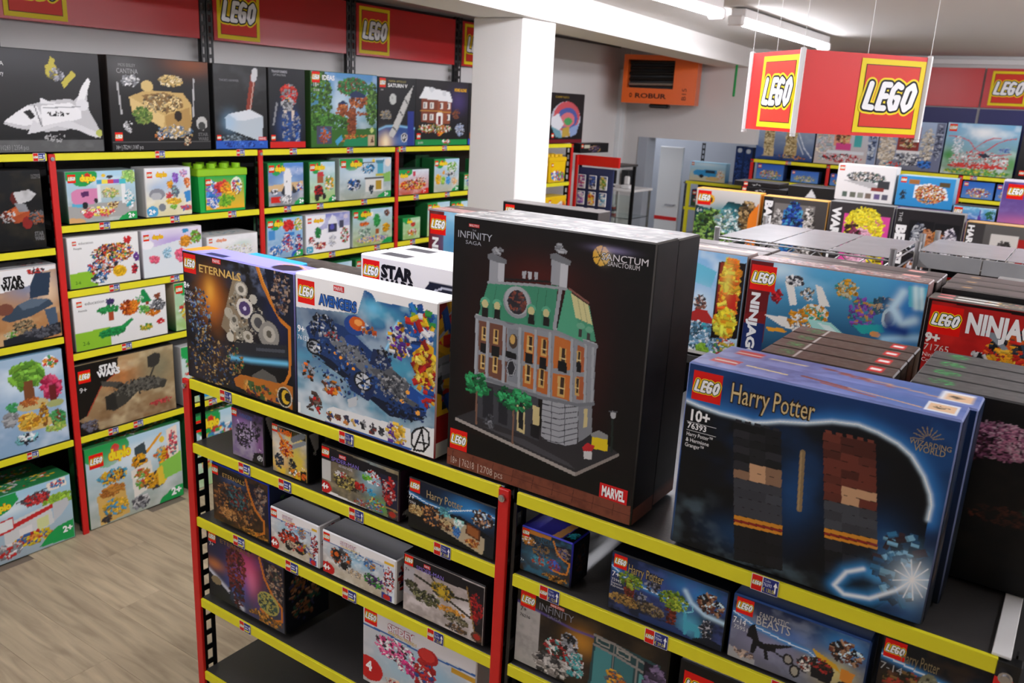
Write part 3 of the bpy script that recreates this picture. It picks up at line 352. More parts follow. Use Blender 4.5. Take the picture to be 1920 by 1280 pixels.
((1.6356,0.006,1.1618),0,0.4258,0.08,0.3411,'#0d1626','#8494cc',(430,285),'large dark blue toy box with a glowing arc and two stacks of toy bricks','large toy boxes on top of the front gondola',[('b','#14386e','#0a1422'),('f','#1f5796',5,60,5),('g','#0a1e40',995,523,70,276,70),('h','#2f7ac4',93,[-4,200,59,214,149,225,225,225,289,229,340,213,389,192,487,168,580,130,673,116,744,131,817,162,868,204,919,283,950,360,960,408,959,481]),('p','#05070b',[-4,200,59,214,149,225,225,225,289,229,340,213,389,192,487,168,580,130,673,116,744,131,817,162,868,204,919,283,950,360,960,408,959,481,964,806,775,1097,6,1064,6,635]),('f','#0f2c50',6,80,7,446,416,297,240),('g','#1b4c82',481,541,82,189,70),('g','#1d5c96',280,853,132,86,30),('f','#4a5c66',9,70,9,98,869,116,207),('f','#5a707c',12,60,10,338,978,257,87),('g','#1b4f86',812,655,94,130,60),('h','#cfe8fa',22,[-4,200,59,214,149,225,225,225,289,229,340,213,389,192,487,168,580,130,673,116,744,131,817,162,868,204,919,283,950,360,960,408,959,481]),('l','#ffffff',4,[-4,200,59,214,149,225,225,225,289,229,340,213,389,192,487,168,580,130,673,116,744,131,817,162,868,204,919,283,950,360,960,408,959,481]),('p','#101114',[208,249,273,247,275,287,209,290]),('l','#000000',4,[209,290,275,287]),('p','#101114',[273,247,338,245,339,285,275,287]),('l','#000000',4,[275,287,339,285]),('p','#16171a',[338,245,401,242,403,282,339,285]),('l','#000000',4,[339,285,403,282]),('p','#2a2b30',[212,289,278,286,279,327,213,330]),('l','#000000',4,[213,330,279,327]),('p','#1e1f22',[278,286,342,284,344,324,279,327]),('l','#000000',4,[279,327,344,324]),('p','#16171a',[342,284,406,281,407,321,344,324]),('l','#000000',4,[344,324,407,321]),('p','#1e1f22',[216,329,282,326,283,367,217,371]),('l','#000000',4,[217,371,283,367]),('p','#16171a',[282,326,347,323,348,364,283,367]),('l','#000000',4,[283,367,348,364]),('p','#101114',[347,323,410,320,412,361,348,364]),('l','#000000',4,[348,364,412,361]),('p','#2a2b30',[220,370,286,366,288,408,222,411]),('l','#000000',4,[222,411,288,408]),('p','#1e1f22',[286,366,351,363,353,404,288,408]),('l','#000000',4,[288,408,353,404]),('p','#2a2b30',[351,363,415,360,416,400,353,404]),('l','#000000',4,[353,404,416,400]),('p','#16171a',[225,410,291,406,292,448,226,452]),('l','#000000',4,[226,452,292,448]),('p','#1e1f22',[291,406,356,403,357,444,292,448]),('l','#000000',4,[292,448,357,444]),('p','#16171a',[356,403,419,399,421,440,357,444]),('l','#000000',4,[357,444,421,440]),('p','#2a2b30',[229,451,295,447,297,494,231,499]),('l','#000000',4,[231,499,297,494]),('p','#c79c76',[295,447,360,443,362,489,297,494]),('l','#000000',4,[297,494,362,489]),('p','#8a6a52',[360,443,424,439,426,485,362,489]),('l','#000000',4,[362,489,426,485]),('p','#8a6a52',[234,498,300,493,302,540,236,545]),('l','#000000',4,[236,545,302,540]),('p','#c79c76',[300,493,365,488,367,535,302,540]),('l','#000000',4,[302,540,367,535]),('p','#8a6a52',[365,488,429,484,431,530,367,535]),('l','#000000',4,[367,535,431,530]),('p','#3c3e44',[239,544,305,539,307,590,241,595]),('l','#000000',4,[241,595,307,590]),('p','#3c3e44',[305,539,370,534,373,584,307,590]),('l','#000000',4,[307,590,373,584]),('p','#3c3e44',[370,534,434,529,437,579,373,584]),('l','#000000',4,[373,584,437,579]),('p','#383a40',[244,594,311,588,313,639,246,645]),('l','#000000',4,[246,645,313,639]),('p','#383a40',[311,588,376,583,378,633,313,639]),('l','#000000',4,[313,639,378,633]),('p','#43464c',[376,583,440,578,443,627,378,633]),('l','#000000',4,[378,633,443,627]),('p','#3c3e44',[249,644,316,638,318,689,251,696]),('l','#000000',4,[251,696,318,689]),('p','#3c3e44',[316,638,381,632,384,683,318,689]),('l','#000000',4,[318,689,384,683]),('p','#3c3e44',[381,632,446,626,448,676,384,683]),('l','#000000',4,[384,683,448,676]),('p','#3c3e44',[255,694,321,688,324,739,257,746]),('l','#000000',4,[257,746,324,739]),('p','#3c3e44',[321,688,387,681,390,732,324,739]),('l','#000000',4,[324,739,390,732]),('p','#3c3e44',[387,681,451,675,454,725,390,732]),('l','#000000',4,[390,732,454,725]),('p','#d08a26',[260,745,327,738,326,762,259,769]),('l','#000000',4,[259,769,326,762]),('p','#d08a26',[327,738,393,731,392,754,326,762]),('l','#000000',4,[326,762,392,754]),('p','#d08a26',[393,731,457,724,457,747,392,754]),('l','#000000',4,[392,754,457,747]),('p','#8a2420',[262,768,329,760,328,776,260,783]),('l','#000000',4,[260,783,328,776]),('p','#8a2420',[329,760,395,753,394,768,328,776]),('l','#000000',4,[328,776,394,768]),('p','#8a2420',[395,753,460,746,458,761,394,768]),('l','#000000',4,[394,768,458,761]),('p','#d08a26',[264,782,331,774,330,792,262,800]),('l','#000000',4,[262,800,330,792]),('p','#d08a26',[331,774,397,767,395,785,330,792]),('l','#000000',4,[330,792,395,785]),('p','#d08a26',[397,767,461,760,460,778,395,785]),('l','#000000',4,[395,785,460,778]),('p','#191a1e',[265,799,333,791,336,855,269,863]),('l','#000000',4,[269,863,336,855]),('p','#141518',[333,791,399,784,402,846,336,855]),('l','#000000',4,[336,855,402,846]),('p','#191a1e',[399,784,463,776,467,839,402,846]),('l','#000000',4,[402,846,467,839]),('p','#191a1e',[272,861,339,853,343,917,275,926]),('l','#000000',4,[275,926,343,917]),('p','#141518',[339,853,405,845,409,908,343,917]),('l','#000000',4,[343,917,409,908]),('p','#141518',[405,845,470,837,474,900,409,908]),('l','#000000',4,[409,908,474,900]),('p','#191a1e',[279,925,346,916,350,980,282,990]),('l','#000000',4,[282,990,350,980]),('p','#141518',[346,916,412,907,416,971,350,980]),('l','#000000',4,[350,980,416,971]),('p','#191a1e',[412,907,477,898,482,962,416,971]),('l','#000000',4,[416,971,482,962]),('p','#6a3226',[555,192,619,191,622,231,557,234]),('l','#000000',4,[557,234,622,231]),('p','#4c221a',[619,191,682,189,685,229,622,231]),('l','#000000',4,[622,231,685,229]),('p','#4c221a',[682,189,744,187,747,227,685,229]),('l','#000000',3,[685,229,747,227]),('p','#5a2a20',[560,233,625,231,627,272,562,274]),('l','#000000',4,[562,274,627,272]),('p','#4c221a',[625,231,688,228,690,269,627,272]),('l','#000000',4,[627,272,690,269]),('p','#4c221a',[688,228,750,226,752,267,690,269]),('l','#000000',3,[690,269,752,267]),('p','#4c221a',[565,273,630,271,632,312,568,315]),('l','#000000',4,[568,315,632,312]),('p','#6a3226',[630,271,693,268,696,309,632,312]),('l','#000000',4,[632,312,696,309]),('p','#5a2a20',[693,268,755,266,758,306,696,309]),('l','#000000',4,[696,309,758,306]),('p','#6a3226',[570,314,635,311,638,353,573,356]),('l','#000000',4,[573,356,638,353]),('p','#6a3226',[635,311,698,308,701,349,638,353]),('l','#000000',4,[638,353,701,349]),('p','#6a3226',[698,308,761,305,763,346,701,349]),('l','#000000',4,[701,349,763,346]),('p','#6a3226',[576,355,640,351,643,393,578,397]),('l','#000000',4,[578,397,643,393]),('p','#4c221a',[640,351,704,348,706,390,643,393]),('l','#000000',4,[643,393,706,390]),('p','#6a3226',[704,348,766,345,769,386,706,390]),('l','#000000',4,[706,390,769,386]),('p','#5a2a20',[581,396,646,392,648,434,583,438]),('l','#000000',4,[583,438,648,434]),('p','#6a3226',[646,392,709,388,712,430,648,434]),('l','#000000',4,[648,434,712,430]),('p','#6a3226',[709,388,771,385,774,426,712,430]),('l','#000000',4,[712,430,774,426]),('p','#6a3226',[586,437,651,433,654,478,589,483]),('l','#000000',4,[589,483,654,478]),('p','#c79c76',[651,433,715,429,718,473,654,478]),('l','#000000',4,[654,478,718,473]),('p','#c79c76',[715,429,777,425,780,469,718,473]),('l','#000000',4,[718,473,780,469]),('p','#5f2d22',[592,481,657,477,659,522,594,527]),('l','#000000',4,[594,527,659,522]),('p','#c79c76',[657,477,720,472,723,517,659,522]),('l','#000000',4,[659,522,723,517]),('p','#6a3226',[720,472,783,468,786,512,723,517]),('l','#000000',4,[723,517,786,512]),('p','#43464c',[597,526,662,521,666,569,600,574]),('l','#000000',4,[600,574,666,569]),('p','#43464c',[662,521,726,516,730,563,666,569]),('l','#000000',4,[666,569,730,563]),('p','#3c3e44',[726,516,789,511,792,558,730,563]),('l','#000000',4,[730,563,792,558]),('p','#383a40',[603,573,668,567,672,616,606,622]),('l','#000000',4,[606,622,672,616]),('p','#43464c',[668,567,732,562,736,610,672,616]),('l','#000000',4,[672,616,736,610]),('p','#43464c',[732,562,795,557,799,604,736,610]),('l','#000000',4,[736,610,799,604]),('p','#43464c',[609,620,674,614,678,663,612,669]),('l','#000000',4,[612,669,678,663]),('p','#383a40',[674,614,739,608,742,656,678,663]),('l','#000000',4,[678,663,742,656]),('p','#3c3e44',[739,608,801,603,805,650,742,656]),('l','#000000',4,[742,656,805,650]),('p','#d08a26',[615,668,681,662,680,684,615,691]),('l','#000000',4,[615,691,680,684]),('p','#d08a26',[681,662,745,655,745,677,680,684]),('l','#000000',4,[680,684,745,677]),('p','#d08a26',[745,655,808,649,808,671,745,677]),('l','#000000',4,[745,677,808,671]),('p','#8a2420',[618,689,683,683,682,697,617,704]),('l','#000000',4,[617,704,682,697]),('p','#8a2420',[683,683,748,676,747,690,682,697]),('l','#000000',4,[682,697,747,690]),('p','#8a2420',[748,676,811,670,810,684,747,690]),('l','#000000',4,[747,690,810,684]),('p','#d08a26',[619,703,685,696,684,713,619,720]),('l','#000000',4,[619,720,684,713]),('p','#d08a26',[685,696,749,689,749,706,684,713]),('l','#000000',4,[684,713,749,706]),('p','#d08a26',[749,689,812,683,812,699,749,706]),('l','#000000',4,[749,706,812,699]),('p','#24262c',[621,719,687,712,692,771,626,779]),('l','#000000',4,[626,779,692,771]),('p','#1a1b20',[687,712,751,705,756,764,692,771]),('l','#000000',4,[692,771,756,764]),('p','#1a1b20',[751,705,814,698,820,757,756,764]),('l','#000000',4,[756,764,820,757]),('p','#141518',[629,778,695,770,699,830,633,839]),('l','#000000',4,[633,839,699,830]),('p','#24262c',[695,770,759,763,764,822,699,830]),('l','#000000',4,[699,830,764,822]),('p','#24262c',[759,763,822,755,828,814,764,822]),('l','#000000',4,[764,822,828,814]),('p','#1a1b20',[636,837,702,829,707,890,641,898]),('l','#000000',4,[641,898,707,890]),('p','#1a1b20',[702,829,767,821,772,881,707,890]),('l','#000000',4,[707,890,772,881]),('p','#141518',[767,821,830,813,836,872,772,881]),('l','#000000',4,[772,881,836,872]),('p','#26272c',[215,234,241,234,242,250,217,250]),('p','#26272c',[253,233,279,232,281,248,255,248]),('p','#26272c',[292,231,317,231,319,247,293,247]),('p','#26272c',[329,230,354,230,356,246,331,246]),('p','#26272c',[367,229,391,229,393,244,368,244]),('p','#74392b',[561,178,584,178,586,193,563,193]),('p','#74392b',[600,177,623,177,625,192,602,192]),('p','#74392b',[638,176,661,176,663,191,640,191]),('p','#74392b',[676,175,698,175,700,190,678,190]),('p','#74392b',[713,174,735,174,737,189,715,189]),('l','#8a7350',26,[491,318,511,613]),('l','#a58a62',8,[487,320,507,615]),('h','#2f8acb',68,[871,835,776,815,719,858,683,946,723,977,815,955,899,870,949,799]),('f','#5aa0c8',9,55,14,905,778,110,183),('n','#1f4c70 #2f6f98 #15283c #7ab0cc #3a2226',901,752,83,183,70,23,91),('h','#eef6fc',21,[776,815,719,858,683,946,723,977,815,955,899,870,949,799]),('g','#ffffff',946,792,44,67,95),('g','#bfe2f8',946,792,80,104,50),('h','#ffffff',5,[946,792,1007,764]),('h','#ffffff',5,[946,792,1007,816]),('h','#ffffff',5,[946,792,990,862]),('h','#ffffff',5,[946,792,961,890]),('h','#ffffff',5,[946,792,928,893]),('h','#ffffff',5,[946,792,899,869]),('h','#ffffff',5,[946,792,883,824]),('h','#ffffff',5,[946,792,884,771]),('h','#ffffff',5,[946,792,901,724]),('h','#ffffff',5,[946,792,930,696]),('h','#ffffff',5,[946,792,962,693]),('h','#ffffff',5,[946,792,990,716]),('l','#a08a62',3,[896,105,861,94]),('l','#a08a62',3,[899,99,871,74]),('l','#a08a62',3,[903,95,884,59]),('l','#a08a62',3,[907,93,899,52]),('l','#a08a62',3,[912,93,916,54]),('l','#a08a62',3,[917,95,933,61]),('l','#a08a62',3,[922,99,947,73]),('l','#a08a62',3,[925,104,958,91]),('l','#a08a62',3,[894,113,854,119])],[['Harry',185,156,100,'#d9c08a',{'w':157,'o':'#2a1c08'}],['Potter',354,155,97,'#d9c08a',{'w':160,'o':'#2a1c08'}],['10+',24,301,58,'#ffffff',{'w':91,'bold':0.03}],['76393',23,346,30,'#ffffff',{'w':82,'bold':0.02}],['Harry Potter™',23,387,21,'#ffffff',{'w':113}],['& Hermione',23,418,21,'#ffffff',{'w':100}],['Granger™',21,447,21,'#ffffff',{'w':82}],['______',20,308,27,'#ffffff',{'w':126}],['______',22,353,28,'#ffffff',{'w':126}],['WIZARDING',848,149,24,'#b09a70',{'w':135}],['WORLD',866,178,29,'#b09a70',{'w':101}]],[(26,36,153)],[('b','#6f7fc0','#8f9ad6'),('f','#5a5fa0',4,70,5),('g','#4a6fb0',800,500,300,600,90),('p','#c81418',[60,200,170,200,160,620,50,620]),('l','#e8d0c8',100,[70,420,150,420]),('l','#e8d8a0',80,[200,400,360,460]),('l','#8a4a4a',120,[420,300,600,480]),('l','#9a5a55',90,[500,500,700,700]),('l','#c9a07c',60,[600,450,860,720]),('p','#eef0f6',[870,140,980,140,980,820,870,820]),('p','#f0c9a0',[880,240,970,240,970,720,880,720]),('n','#5a4a3a',920,480,30,100,20,26,4)],[('b','#0e2748','#06080c'),('f','#2a2f2a',7,50,5),('n','#2a1c1a #4a3a30 #20303c #101418',500,600,250,220,55,39,6)]),
((1.648,0.09,1.1618),0,0.424,0.08,0.338,'#0d1626','#8494cc',(25,18),'dark blue toy box directly behind its twin with the brick stacks','large toy boxes on top of the front gondola',[('b','#14386e','#0a1422')],[],[],[('b','#6f7fc0','#8f9ad6'),('f','#5a5fa0',4,70,5),('g','#4a6fb0',800,500,300,600,90),('p','#c81418',[60,200,170,200,160,620,50,620]),('l','#e8d0c8',100,[70,420,150,420]),('l','#e8d8a0',80,[200,400,360,460]),('l','#8a4a4a',120,[420,300,600,480]),('l','#9a5a55',90,[500,500,700,700]),('l','#c9a07c',60,[600,450,860,720]),('p','#eef0f6',[870,140,980,140,980,820,870,820]),('p','#f0c9a0',[880,240,970,240,970,720,880,720]),('n','#5a4a3a',920,480,30,100,20,26,4)],[('b','#0e2748','#06080c'),('f','#2a2f2a',7,50,5)]),
((0.2375,0.016,0.9752),0,0.1278,0.06,0.1381,'#141318','#1c1a20',(38,53),'small purple and silver toy box with black shapes on the second tier','small toy boxes on the lower tiers of the front gondola',[('b','#2a2030','#8f8896'),('p','#17141f',[0,0,1000,0,1000,160,0,180]),('g','#8a5aa8',300,250,300,140,90),('g','#c9b8d8',500,600,400,300,80),('f','#6a4a90',7,60,2),('g','#7a3a80',880,620,140,300,80),('l','#d9c8e8',30,[200,240,280,600]),('l','#d9c8e8',30,[620,180,660,500]),('n','#0c0c10 #23202a #3a3644 #16141a',380,520,260,260,125,26,1),('n','#0c0c10 #23202a #3a3644',780,350,140,200,65,22,2),('p','#1a1820',[700,800,1000,740,1000,1000,620,1000]),('e','#cfd0d4',880,880,80,60),('e','#1a1820',880,880,60,44),('l','#cfd0d4',20,[840,920,890,840,910,920])],[['AVENGERS',260,160,80,'#3f6fb5',{'w':400}],['7+',840,720,50,'#ffffff']],[(20,30,150)],None,[('b','#15151a'),('p','#b8b8bc',[50,20,600,0,600,400,400,500]),('n','#5a8a5a #d0d0d0',550,450,140,60,20,17,3)]),
((0.3965,0.016,0.9752),0,0.13,0.06,0.1334,'#101014','#18181a',(42,53),'small yellow and orange toy box beside the small purple and silver one','small toy boxes on the lower tiers of the front gondola',[('b','#cfd4d0','#d8a018'),('f','#e8c820',5,80,2),('f','#7c8488',4,80,5),('p','#15120f',[0,0,1000,0,1000,140,0,140]),('g','#f0e8d8',180,450,140,300,80),('g','#e0c818',700,550,200,300,80),('l','#6d747c',120,[600,200,900,50]),('l','#8a9298',90,[500,400,950,180]),('n','#c01a18 #e8781a #8a1414 #f0a020',400,440,200,180,100,26,1),('l','#e8861c',50,[180,160,600,550]),('n','#1c2638 #2f3c50 #15181f',200,750,120,160,55,26,2),('n','#1c2638 #2f3c50 #15181f',580,780,120,160,55,26,3),('n','#e0901c #d86018 #fff',720,900,220,70,45,26,5),('p','#15120f',[820,800,1000,780,1000,1000,820,1000]),('e','#d8601a',910,900,80,70),('l','#15120f',20,[850,860,970,950])],[['X-MEN',240,170,100,'#f07018',{'w':340,'bold':0.05}],['7+',840,760,60,'#ffffff']],[(20,20,150)],None,[('b','#121214'),('p','#a8a8ac',[50,20,600,0,600,360,400,400]),('n','#5a8a5a #d0d0d0',400,420,100,50,15,17,3)]),
((0.6417,0.01,0.9752),0,0.2511,0.075,0.1284,'#3a1c38','#0f1014',(94,60),'brown and green toy box with a chase scene and red corner badge','small toy boxes on the lower tiers of the front gondola',[('b','#7a6a50','#6d6658'),('f','#a89a78',6,70,2),('f','#3c3a34',9,50,5),('g','#8fc4dc',660,350,140,300,90),('p','#14121a',[0,0,1000,80,1000,220,0,300]),('p','#c8c8c4',[0,300,120,300,120,720,0,720]),('n','#25221f #8a7a3a #c8b868 #38342c',340,620,180,150,175,30,1),('n','#b0241c #e8e8e8',260,480,80,60,35,22,2),('n','#e8f0f4 #b0c8d8 #c02420',680,320,100,140,60,30,3),('n','#5ab02a #80d040',600,360,70,50,25,26,4),('n','#c02420 #8a1812',520,600,80,80,45,26,5),('n','#2a90c8 #50b0d8',660,620,50,60,25,26,6),('g','#3fa83a',760,840,120,140,90),('n','#3f8fc0 #e0d060 #b03020',720,800,100,80,45,22,7),('p','#e8e8ec',[0,920,600,1000,0,1000]),('n','#b02a20 #d0d0d0 #3a6ab0 #8a8a8a',620,920,200,60,75,22,8),('p','#1d1f38',[760,150,1000,200,1000,1000,880,1000]),('n','#a81a20 #c8302c #7c1016 #d0c0c0',880,450,80,280,100,34,9),('p','#9a7a48',[830,780,1000,800,1000,840,830,820]),('e','#5a4030',930,910,60,80),('e','#a82a20',930,910,40,60),('e','#c41a1e',40,880,90,130)],[['SPIDER-MAN',140,270,80,'#8f7ad8',{'w':360,'rot':0}],['MARVEL',250,160,50,'#ffffff',{'bx':'#d0161a','w':80}],['NO WAY HOME',240,350,50,'#d8d8e0',{'w':180}],['4+',15,900,110,'#ffffff',{'bold':0.05}]],[(10,50,200)],None,[('b','#33162e','#221020'),('r','#9a8a98',350,350,600,380),('r','#9a8a98',350,450,600,480),('r','#9a8a98',350,550,600,580),('n','#d8d8d8 #9a9a9a',600,880,400,80,50,34,2)]),
((0.915,0.01,0.9752),0,0.2423,0.075,0.1239,'#0c1018','#0a0c12',(103,55),'dark blue toy box with a candlelit room scene beside the red post','small toy boxes on the lower tiers of the front gondola',[('b','#0e1a30','#141820'),('g','#2f86cc',720,200,220,200,90),('h','#3f8fd0',90,[0,300,200,380,450,400,600,300,800,160,1000,180]),('l','#e8f4fc',12,[0,300,200,380,450,400,600,300,800,160,1000,180]),('p','#0b0e14',[0,340,200,420,450,440,620,400,1000,600,1000,1000,0,1000]),('p','#b9a98c',[250,420,660,520,920,680,880,1000,400,800]),('p','#5a3a26',[240,380,300,440,300,760,260,720]),('n','#5a3a26 #1c2a3a #c98a50 #2c1c14',300,620,140,200,125,34,1),('n','#7fd0d0 #4a90a0',440,420,80,90,30,34,2),('n','#9ae0d8 #e8f4f0',600,560,60,100,35,34,3),('n','#c8b080 #8a5a3a #3a2a20',460,680,80,100,65,30,4),('n','#2a62a8 #4a80c0',580,740,40,100,35,30,5),('p','#9a5a2c',[700,480,840,540,840,740,690,680]),('l','#5a3018',30,[700,480,840,540,840,740,690,680,700,480]),('n','#a85a2c #6a3420 #d8a050',760,840,80,80,50,30,6),('n','#b8945a #8a6a3c #d8c08a',80,620,90,100,65,30,7),('p','#141a24',[900,600,1000,620,1000,1000,900,980]),('n','#3a2a24 #b08868 #1a1a20 #d0e8f8 #6a3a2a',860,300,120,160,85,34,8)],[['Harry Potter',220,280,150,'#b8a070',{'w':420}],['7+',10,420,90,'#ffffff'],['75966',10,500,50,'#d8d8d8']],[(20,20,240)],None,[('b','#0c0e14')]),
((0.1987,0.014,0.757),0,0.2327,0.12,0.1719,'#1a2448','#1e3cb8',(68,64),'dark brown toy box with a gold ring and crowded battle picture','small toy boxes on the lower tiers of the front gondola',[('b','#1c1612','#2a1c12'),('f','#5a3a20',6,80,2),('g','#3a5a90',400,180,200,120,70),('e','#e8e0c8',550,120,30,30),('n','#5a3420 #8a5a30 #3a2416 #a8743c #2c2a34',400,600,380,360,300,30,1),('n','#22404a #3c6a70 #7a2420 #181a20',460,450,200,200,125,30,2),('n','#a8743c #c8955a',280,800,160,100,65,26,3),('p','#16152a',[660,80,1000,140,1000,700,860,600,720,350]),('n','#6b4a3a #8a7a6c #2c3146 #b0927a',860,340,120,260,75,30,4),('l','#c9731c',50,[620,60,680,300,780,520,920,660]),('l','#c9731c',40,[920,660,920,860,800,940,680,920]),('p','#17140f',[0,0,600,60,580,180,0,160]),('n','#c98b35 #8a5a20',750,950,220,50,50,22,6)],[['ETERNALS',200,180,70,'#c9a35a',{'w':400}]],[(10,40,150)],[('b','#2346c8','#1c2f80'),('p','#14151c',[700,200,1000,0,1000,1000,700,1000])],[('b','#1c2a52','#12141c'),('n','#3a5a3a #6a4a30 #26365c',500,600,340,360,75,34,2)]),
((0.415,0.01,0.757),0,0.1809,0.075,0.1191,'#e4e2e2','#ffffff',(58,53),'white toy box with a red three-wheeler on the third tier, beside the dark brown one','small toy boxes on the lower tiers of the front gondola',[('b','#f0eef0','#a89c8a'),('g','#8ec6e0',450,420,340,220,90),('g','#5aa0d0',600,300,200,160,60),('f','#ffffff',7,50,2),('p','#f4f2f2',[0,0,1000,0,1000,100,400,240,0,220]),('l','#2f62a8',22,[0,230,250,240,500,220,820,240]),('g','#c8bca4',500,850,500,140,80),('n','#b8201c #e04a20 #2a2a2e #701410',400,620,220,220,150,34,11),('e','#1c1c20',620,720,130,160),('e','#c23a1c',620,720,70,80),('e','#1c1c20',380,780,80,120),('n','#e02a30 #f08080 #fff',440,260,130,100,55,22,12),('n','#2a6ab0 #c8882a #8a8a90',660,340,80,130,60,26,13),('n','#6a6a90 #c0a040',720,680,140,140,35,30,14),('n','#c8b090 #8a8078 #e0d0b0',460,720,120,80,50,26,15),('p','#dfe8f2',[840,160,1000,180,1000,1000,920,1000]),('l','#2a3f90',20,[840,220,920,960]),('n','#a81a20 #c8302c #e8e8f0 #1c1c22',920,500,70,300,85,26,16),('r','#e8b820',860,80,980,140),('p','#2a3f90',[820,840,960,860,960,1000,820,980]),('e','#c4201c',890,930,50,60),('e','#c41a1e',60,880,110,150)],[['SPIDEY',260,170,80,'#e8e2ea',{'w':220,'o':'#a83040','bold':0.04}],['AMAZING FRIENDS',260,220,40,'#e8c020',{'w':260}],['4+',20,910,130,'#ffffff',{'bold':0.05}]],[(20,40,190)],[('b','#f0f2f8','#4a4a50')],[('b','#e8e6ea'),('n','#3a2a5a #c8302c #22222a',500,450,360,400,85,52,17)]),
((0.6392,0.01,0.757),0,0.2449,0.08,0.117,'#e4e2e2','#ffffff',(88,53),'white toy box with an orange-wheeled truck on the third tier','small toy boxes on the lower tiers of the front gondola',[('b','#f0eef0','#a89c8a'),('g','#8ec6e0',450,420,340,220,90),('g','#5aa0d0',600,300,200,160,60),('f','#ffffff',7,50,2),('p','#f4f2f2',[0,0,1000,0,1000,100,400,240,0,220]),('l','#2f62a8',22,[0,230,250,240,500,220,820,240]),('g','#c8bca4',500,850,500,140,80),('n','#2c2c30 #d8641c #6a6a6e #44464a',260,480,150,220,150,34,12),('e','#1c1c20',200,440,60,120),('e','#d8641c',200,440,30,60),('e','#1c1c20',310,660,50,90),('n','#d8e8f0 #fff #a8c8d8',480,260,130,100,55,22,13),('n','#2a6ab0 #c8882a #8a8a90',660,340,80,130,60,26,14),('n','#5a2a80 #3f9a3a #2c2c34',720,680,140,140,110,30,15),('n','#c8b090 #8a8078 #e0d0b0',460,720,120,80,50,26,16),('p','#dfe8f2',[840,160,1000,180,1000,1000,920,1000]),('l','#2a3f90',20,[840,220,920,960]),('n','#a81a20 #c8302c #e8e8f0 #1c1c22',920,500,70,300,85,26,17),('r','#e8b820',860,80,980,140),('p','#2a3f90',[820,840,960,860,960,1000,820,980]),('e','#c4201c',890,930,50,60),('e','#c41a1e',60,880,110,150)],[['SPIDEY',260,170,80,'#e8e2ea',{'w':220,'o':'#a83040','bold':0.04}],['AMAZING FRIENDS',260,220,40,'#e8c020',{'w':260}],['4+',20,910,130,'#ffffff',{'bold':0.05}]],[(20,40,190)],[('b','#f0f2f8','#4a4a50')],[('b','#e8e6ea'),('n','#3a2a5a #c8302c #22222a',500,450,360,400,85,52,18)]),
((0.9008,0.01,0.757),0,0.2357,0.09,0.1502,'#1c1220','#1a1418',(96,69),'pale toy box with a many-armed yellow and black drone','small toy boxes on the lower tiers of the front gondola',[('b','#c0b4b0','#a89e9c'),('f','#e0d8d8',6,80,2),('f','#8a7a70',8,40,5),('g','#ece4e4',800,550,140,160,70),('p','#15121a',[0,0,1000,20,1000,160,600,200,0,180]),('p','#b4b0b4',[0,200,140,220,120,700,0,680]),('l','#2c2c20',40,[140,300,520,420]),('l','#2c2c20',40,[520,420,860,340]),('l','#3a3424',40,[520,460,840,620]),('l','#3a3424',40,[360,220,560,520]),('n','#2a2c22 #c8a02a #8a7a2c #44463a',500,380,130,120,115,30,1),('e','#c8a828',490,400,40,60),('n','#39402f #5a5a3a #22241c #8a8a60',300,620,180,120,150,26,2),('n','#3a3a2a #55573c',100,520,80,90,50,26,3),('n','#c8882a #e0a040',620,660,180,50,65,26,4),('n','#6a6248 #8a8468 #3a3a2c',680,760,140,80,75,26,5),('p','#17131c',[800,140,1000,140,1000,1000,920,1000]),('n','#a81a20 #c8302c #7c1016 #302430',910,420,70,240,100,30,6),('l','#8a6a34',25,[790,120,920,960]),('n','#5a4a3a #3a3a44 #7a5a3a',680,920,120,60,45,26,7),('e','#5a3a2c',930,900,70,80),('e','#a82a20',930,900,40,50)],[['SPIDER-MAN',170,200,70,'#8f7ad8',{'w':340}],['MARVEL',270,110,40,'#ffffff',{'bx':'#d0161a','w':70}],['7+',30,300,60,'#3a3a3a']],[(20,20,170)],None,[('b','#1c1220')]),
((0.2071,0.014,0.5041),0,0.3197,0.16,0.217,'#141220','#15131a',(92,80),'dark toy box with a magenta sky and gold ring on the fourth tier','small toy boxes on the lower tiers of the front gondola',[('b','#1a1830','#3a3f50'),('f','#4a3a80',4,60,2),('g','#1c2a5a',300,400,260,340,60),('g','#d0386c',520,360,160,260,95),('g','#e87a9a',580,480,80,200,70),('g','#2f5ab0',400,620,140,260,85),('g','#c8783a',80,500,140,80,80),('h','#c9ccd8',70,[0,620,240,780,460,960]),('p','#141c22',[0,640,300,860,440,1000,0,1000]),('p','#15131c',[0,0,600,0,600,80,0,80]),('n','#5a1a20 #7a2424 #3a1218 #8a3a30',380,400,130,300,200,26,1),('n','#5a1a20 #3a1218 #22304a',380,780,100,200,100,26,2),('p','#171524',[740,80,1000,80,1000,700,880,580,780,360]),('n','#6b4a3a #8a7a6c #2c3146 #b0927a #3a4a3a',880,360,110,280,100,26,4),('l','#c9731c',40,[700,80,760,340,860,540,970,640]),('l','#c9731c',40,[970,640,970,840,860,900,700,820]),('e','#a8a050',800,680,140,160),('n','#3a5a4a #a8a050 #2a3a3a',800,680,110,130,75,22,5),('n','#8a5a20 #c98b35 #4a3a20',760,920,220,70,90,26,6),('e','#8a7a5a',100,740,70,60)],[['ETERNALS',180,140,60,'#8a6a3a',{'w':400}],['7+',30,250,60,'#e8e8e8']],[(20,40,150)],[('b','#17151c'),('p','#5a1418',[600,100,900,100,900,600,600,600])],[('b','#141820'),('n','#2f5a4a #8a5a3a #3a3a5a #b08060',450,500,340,440,125,34,7)]),
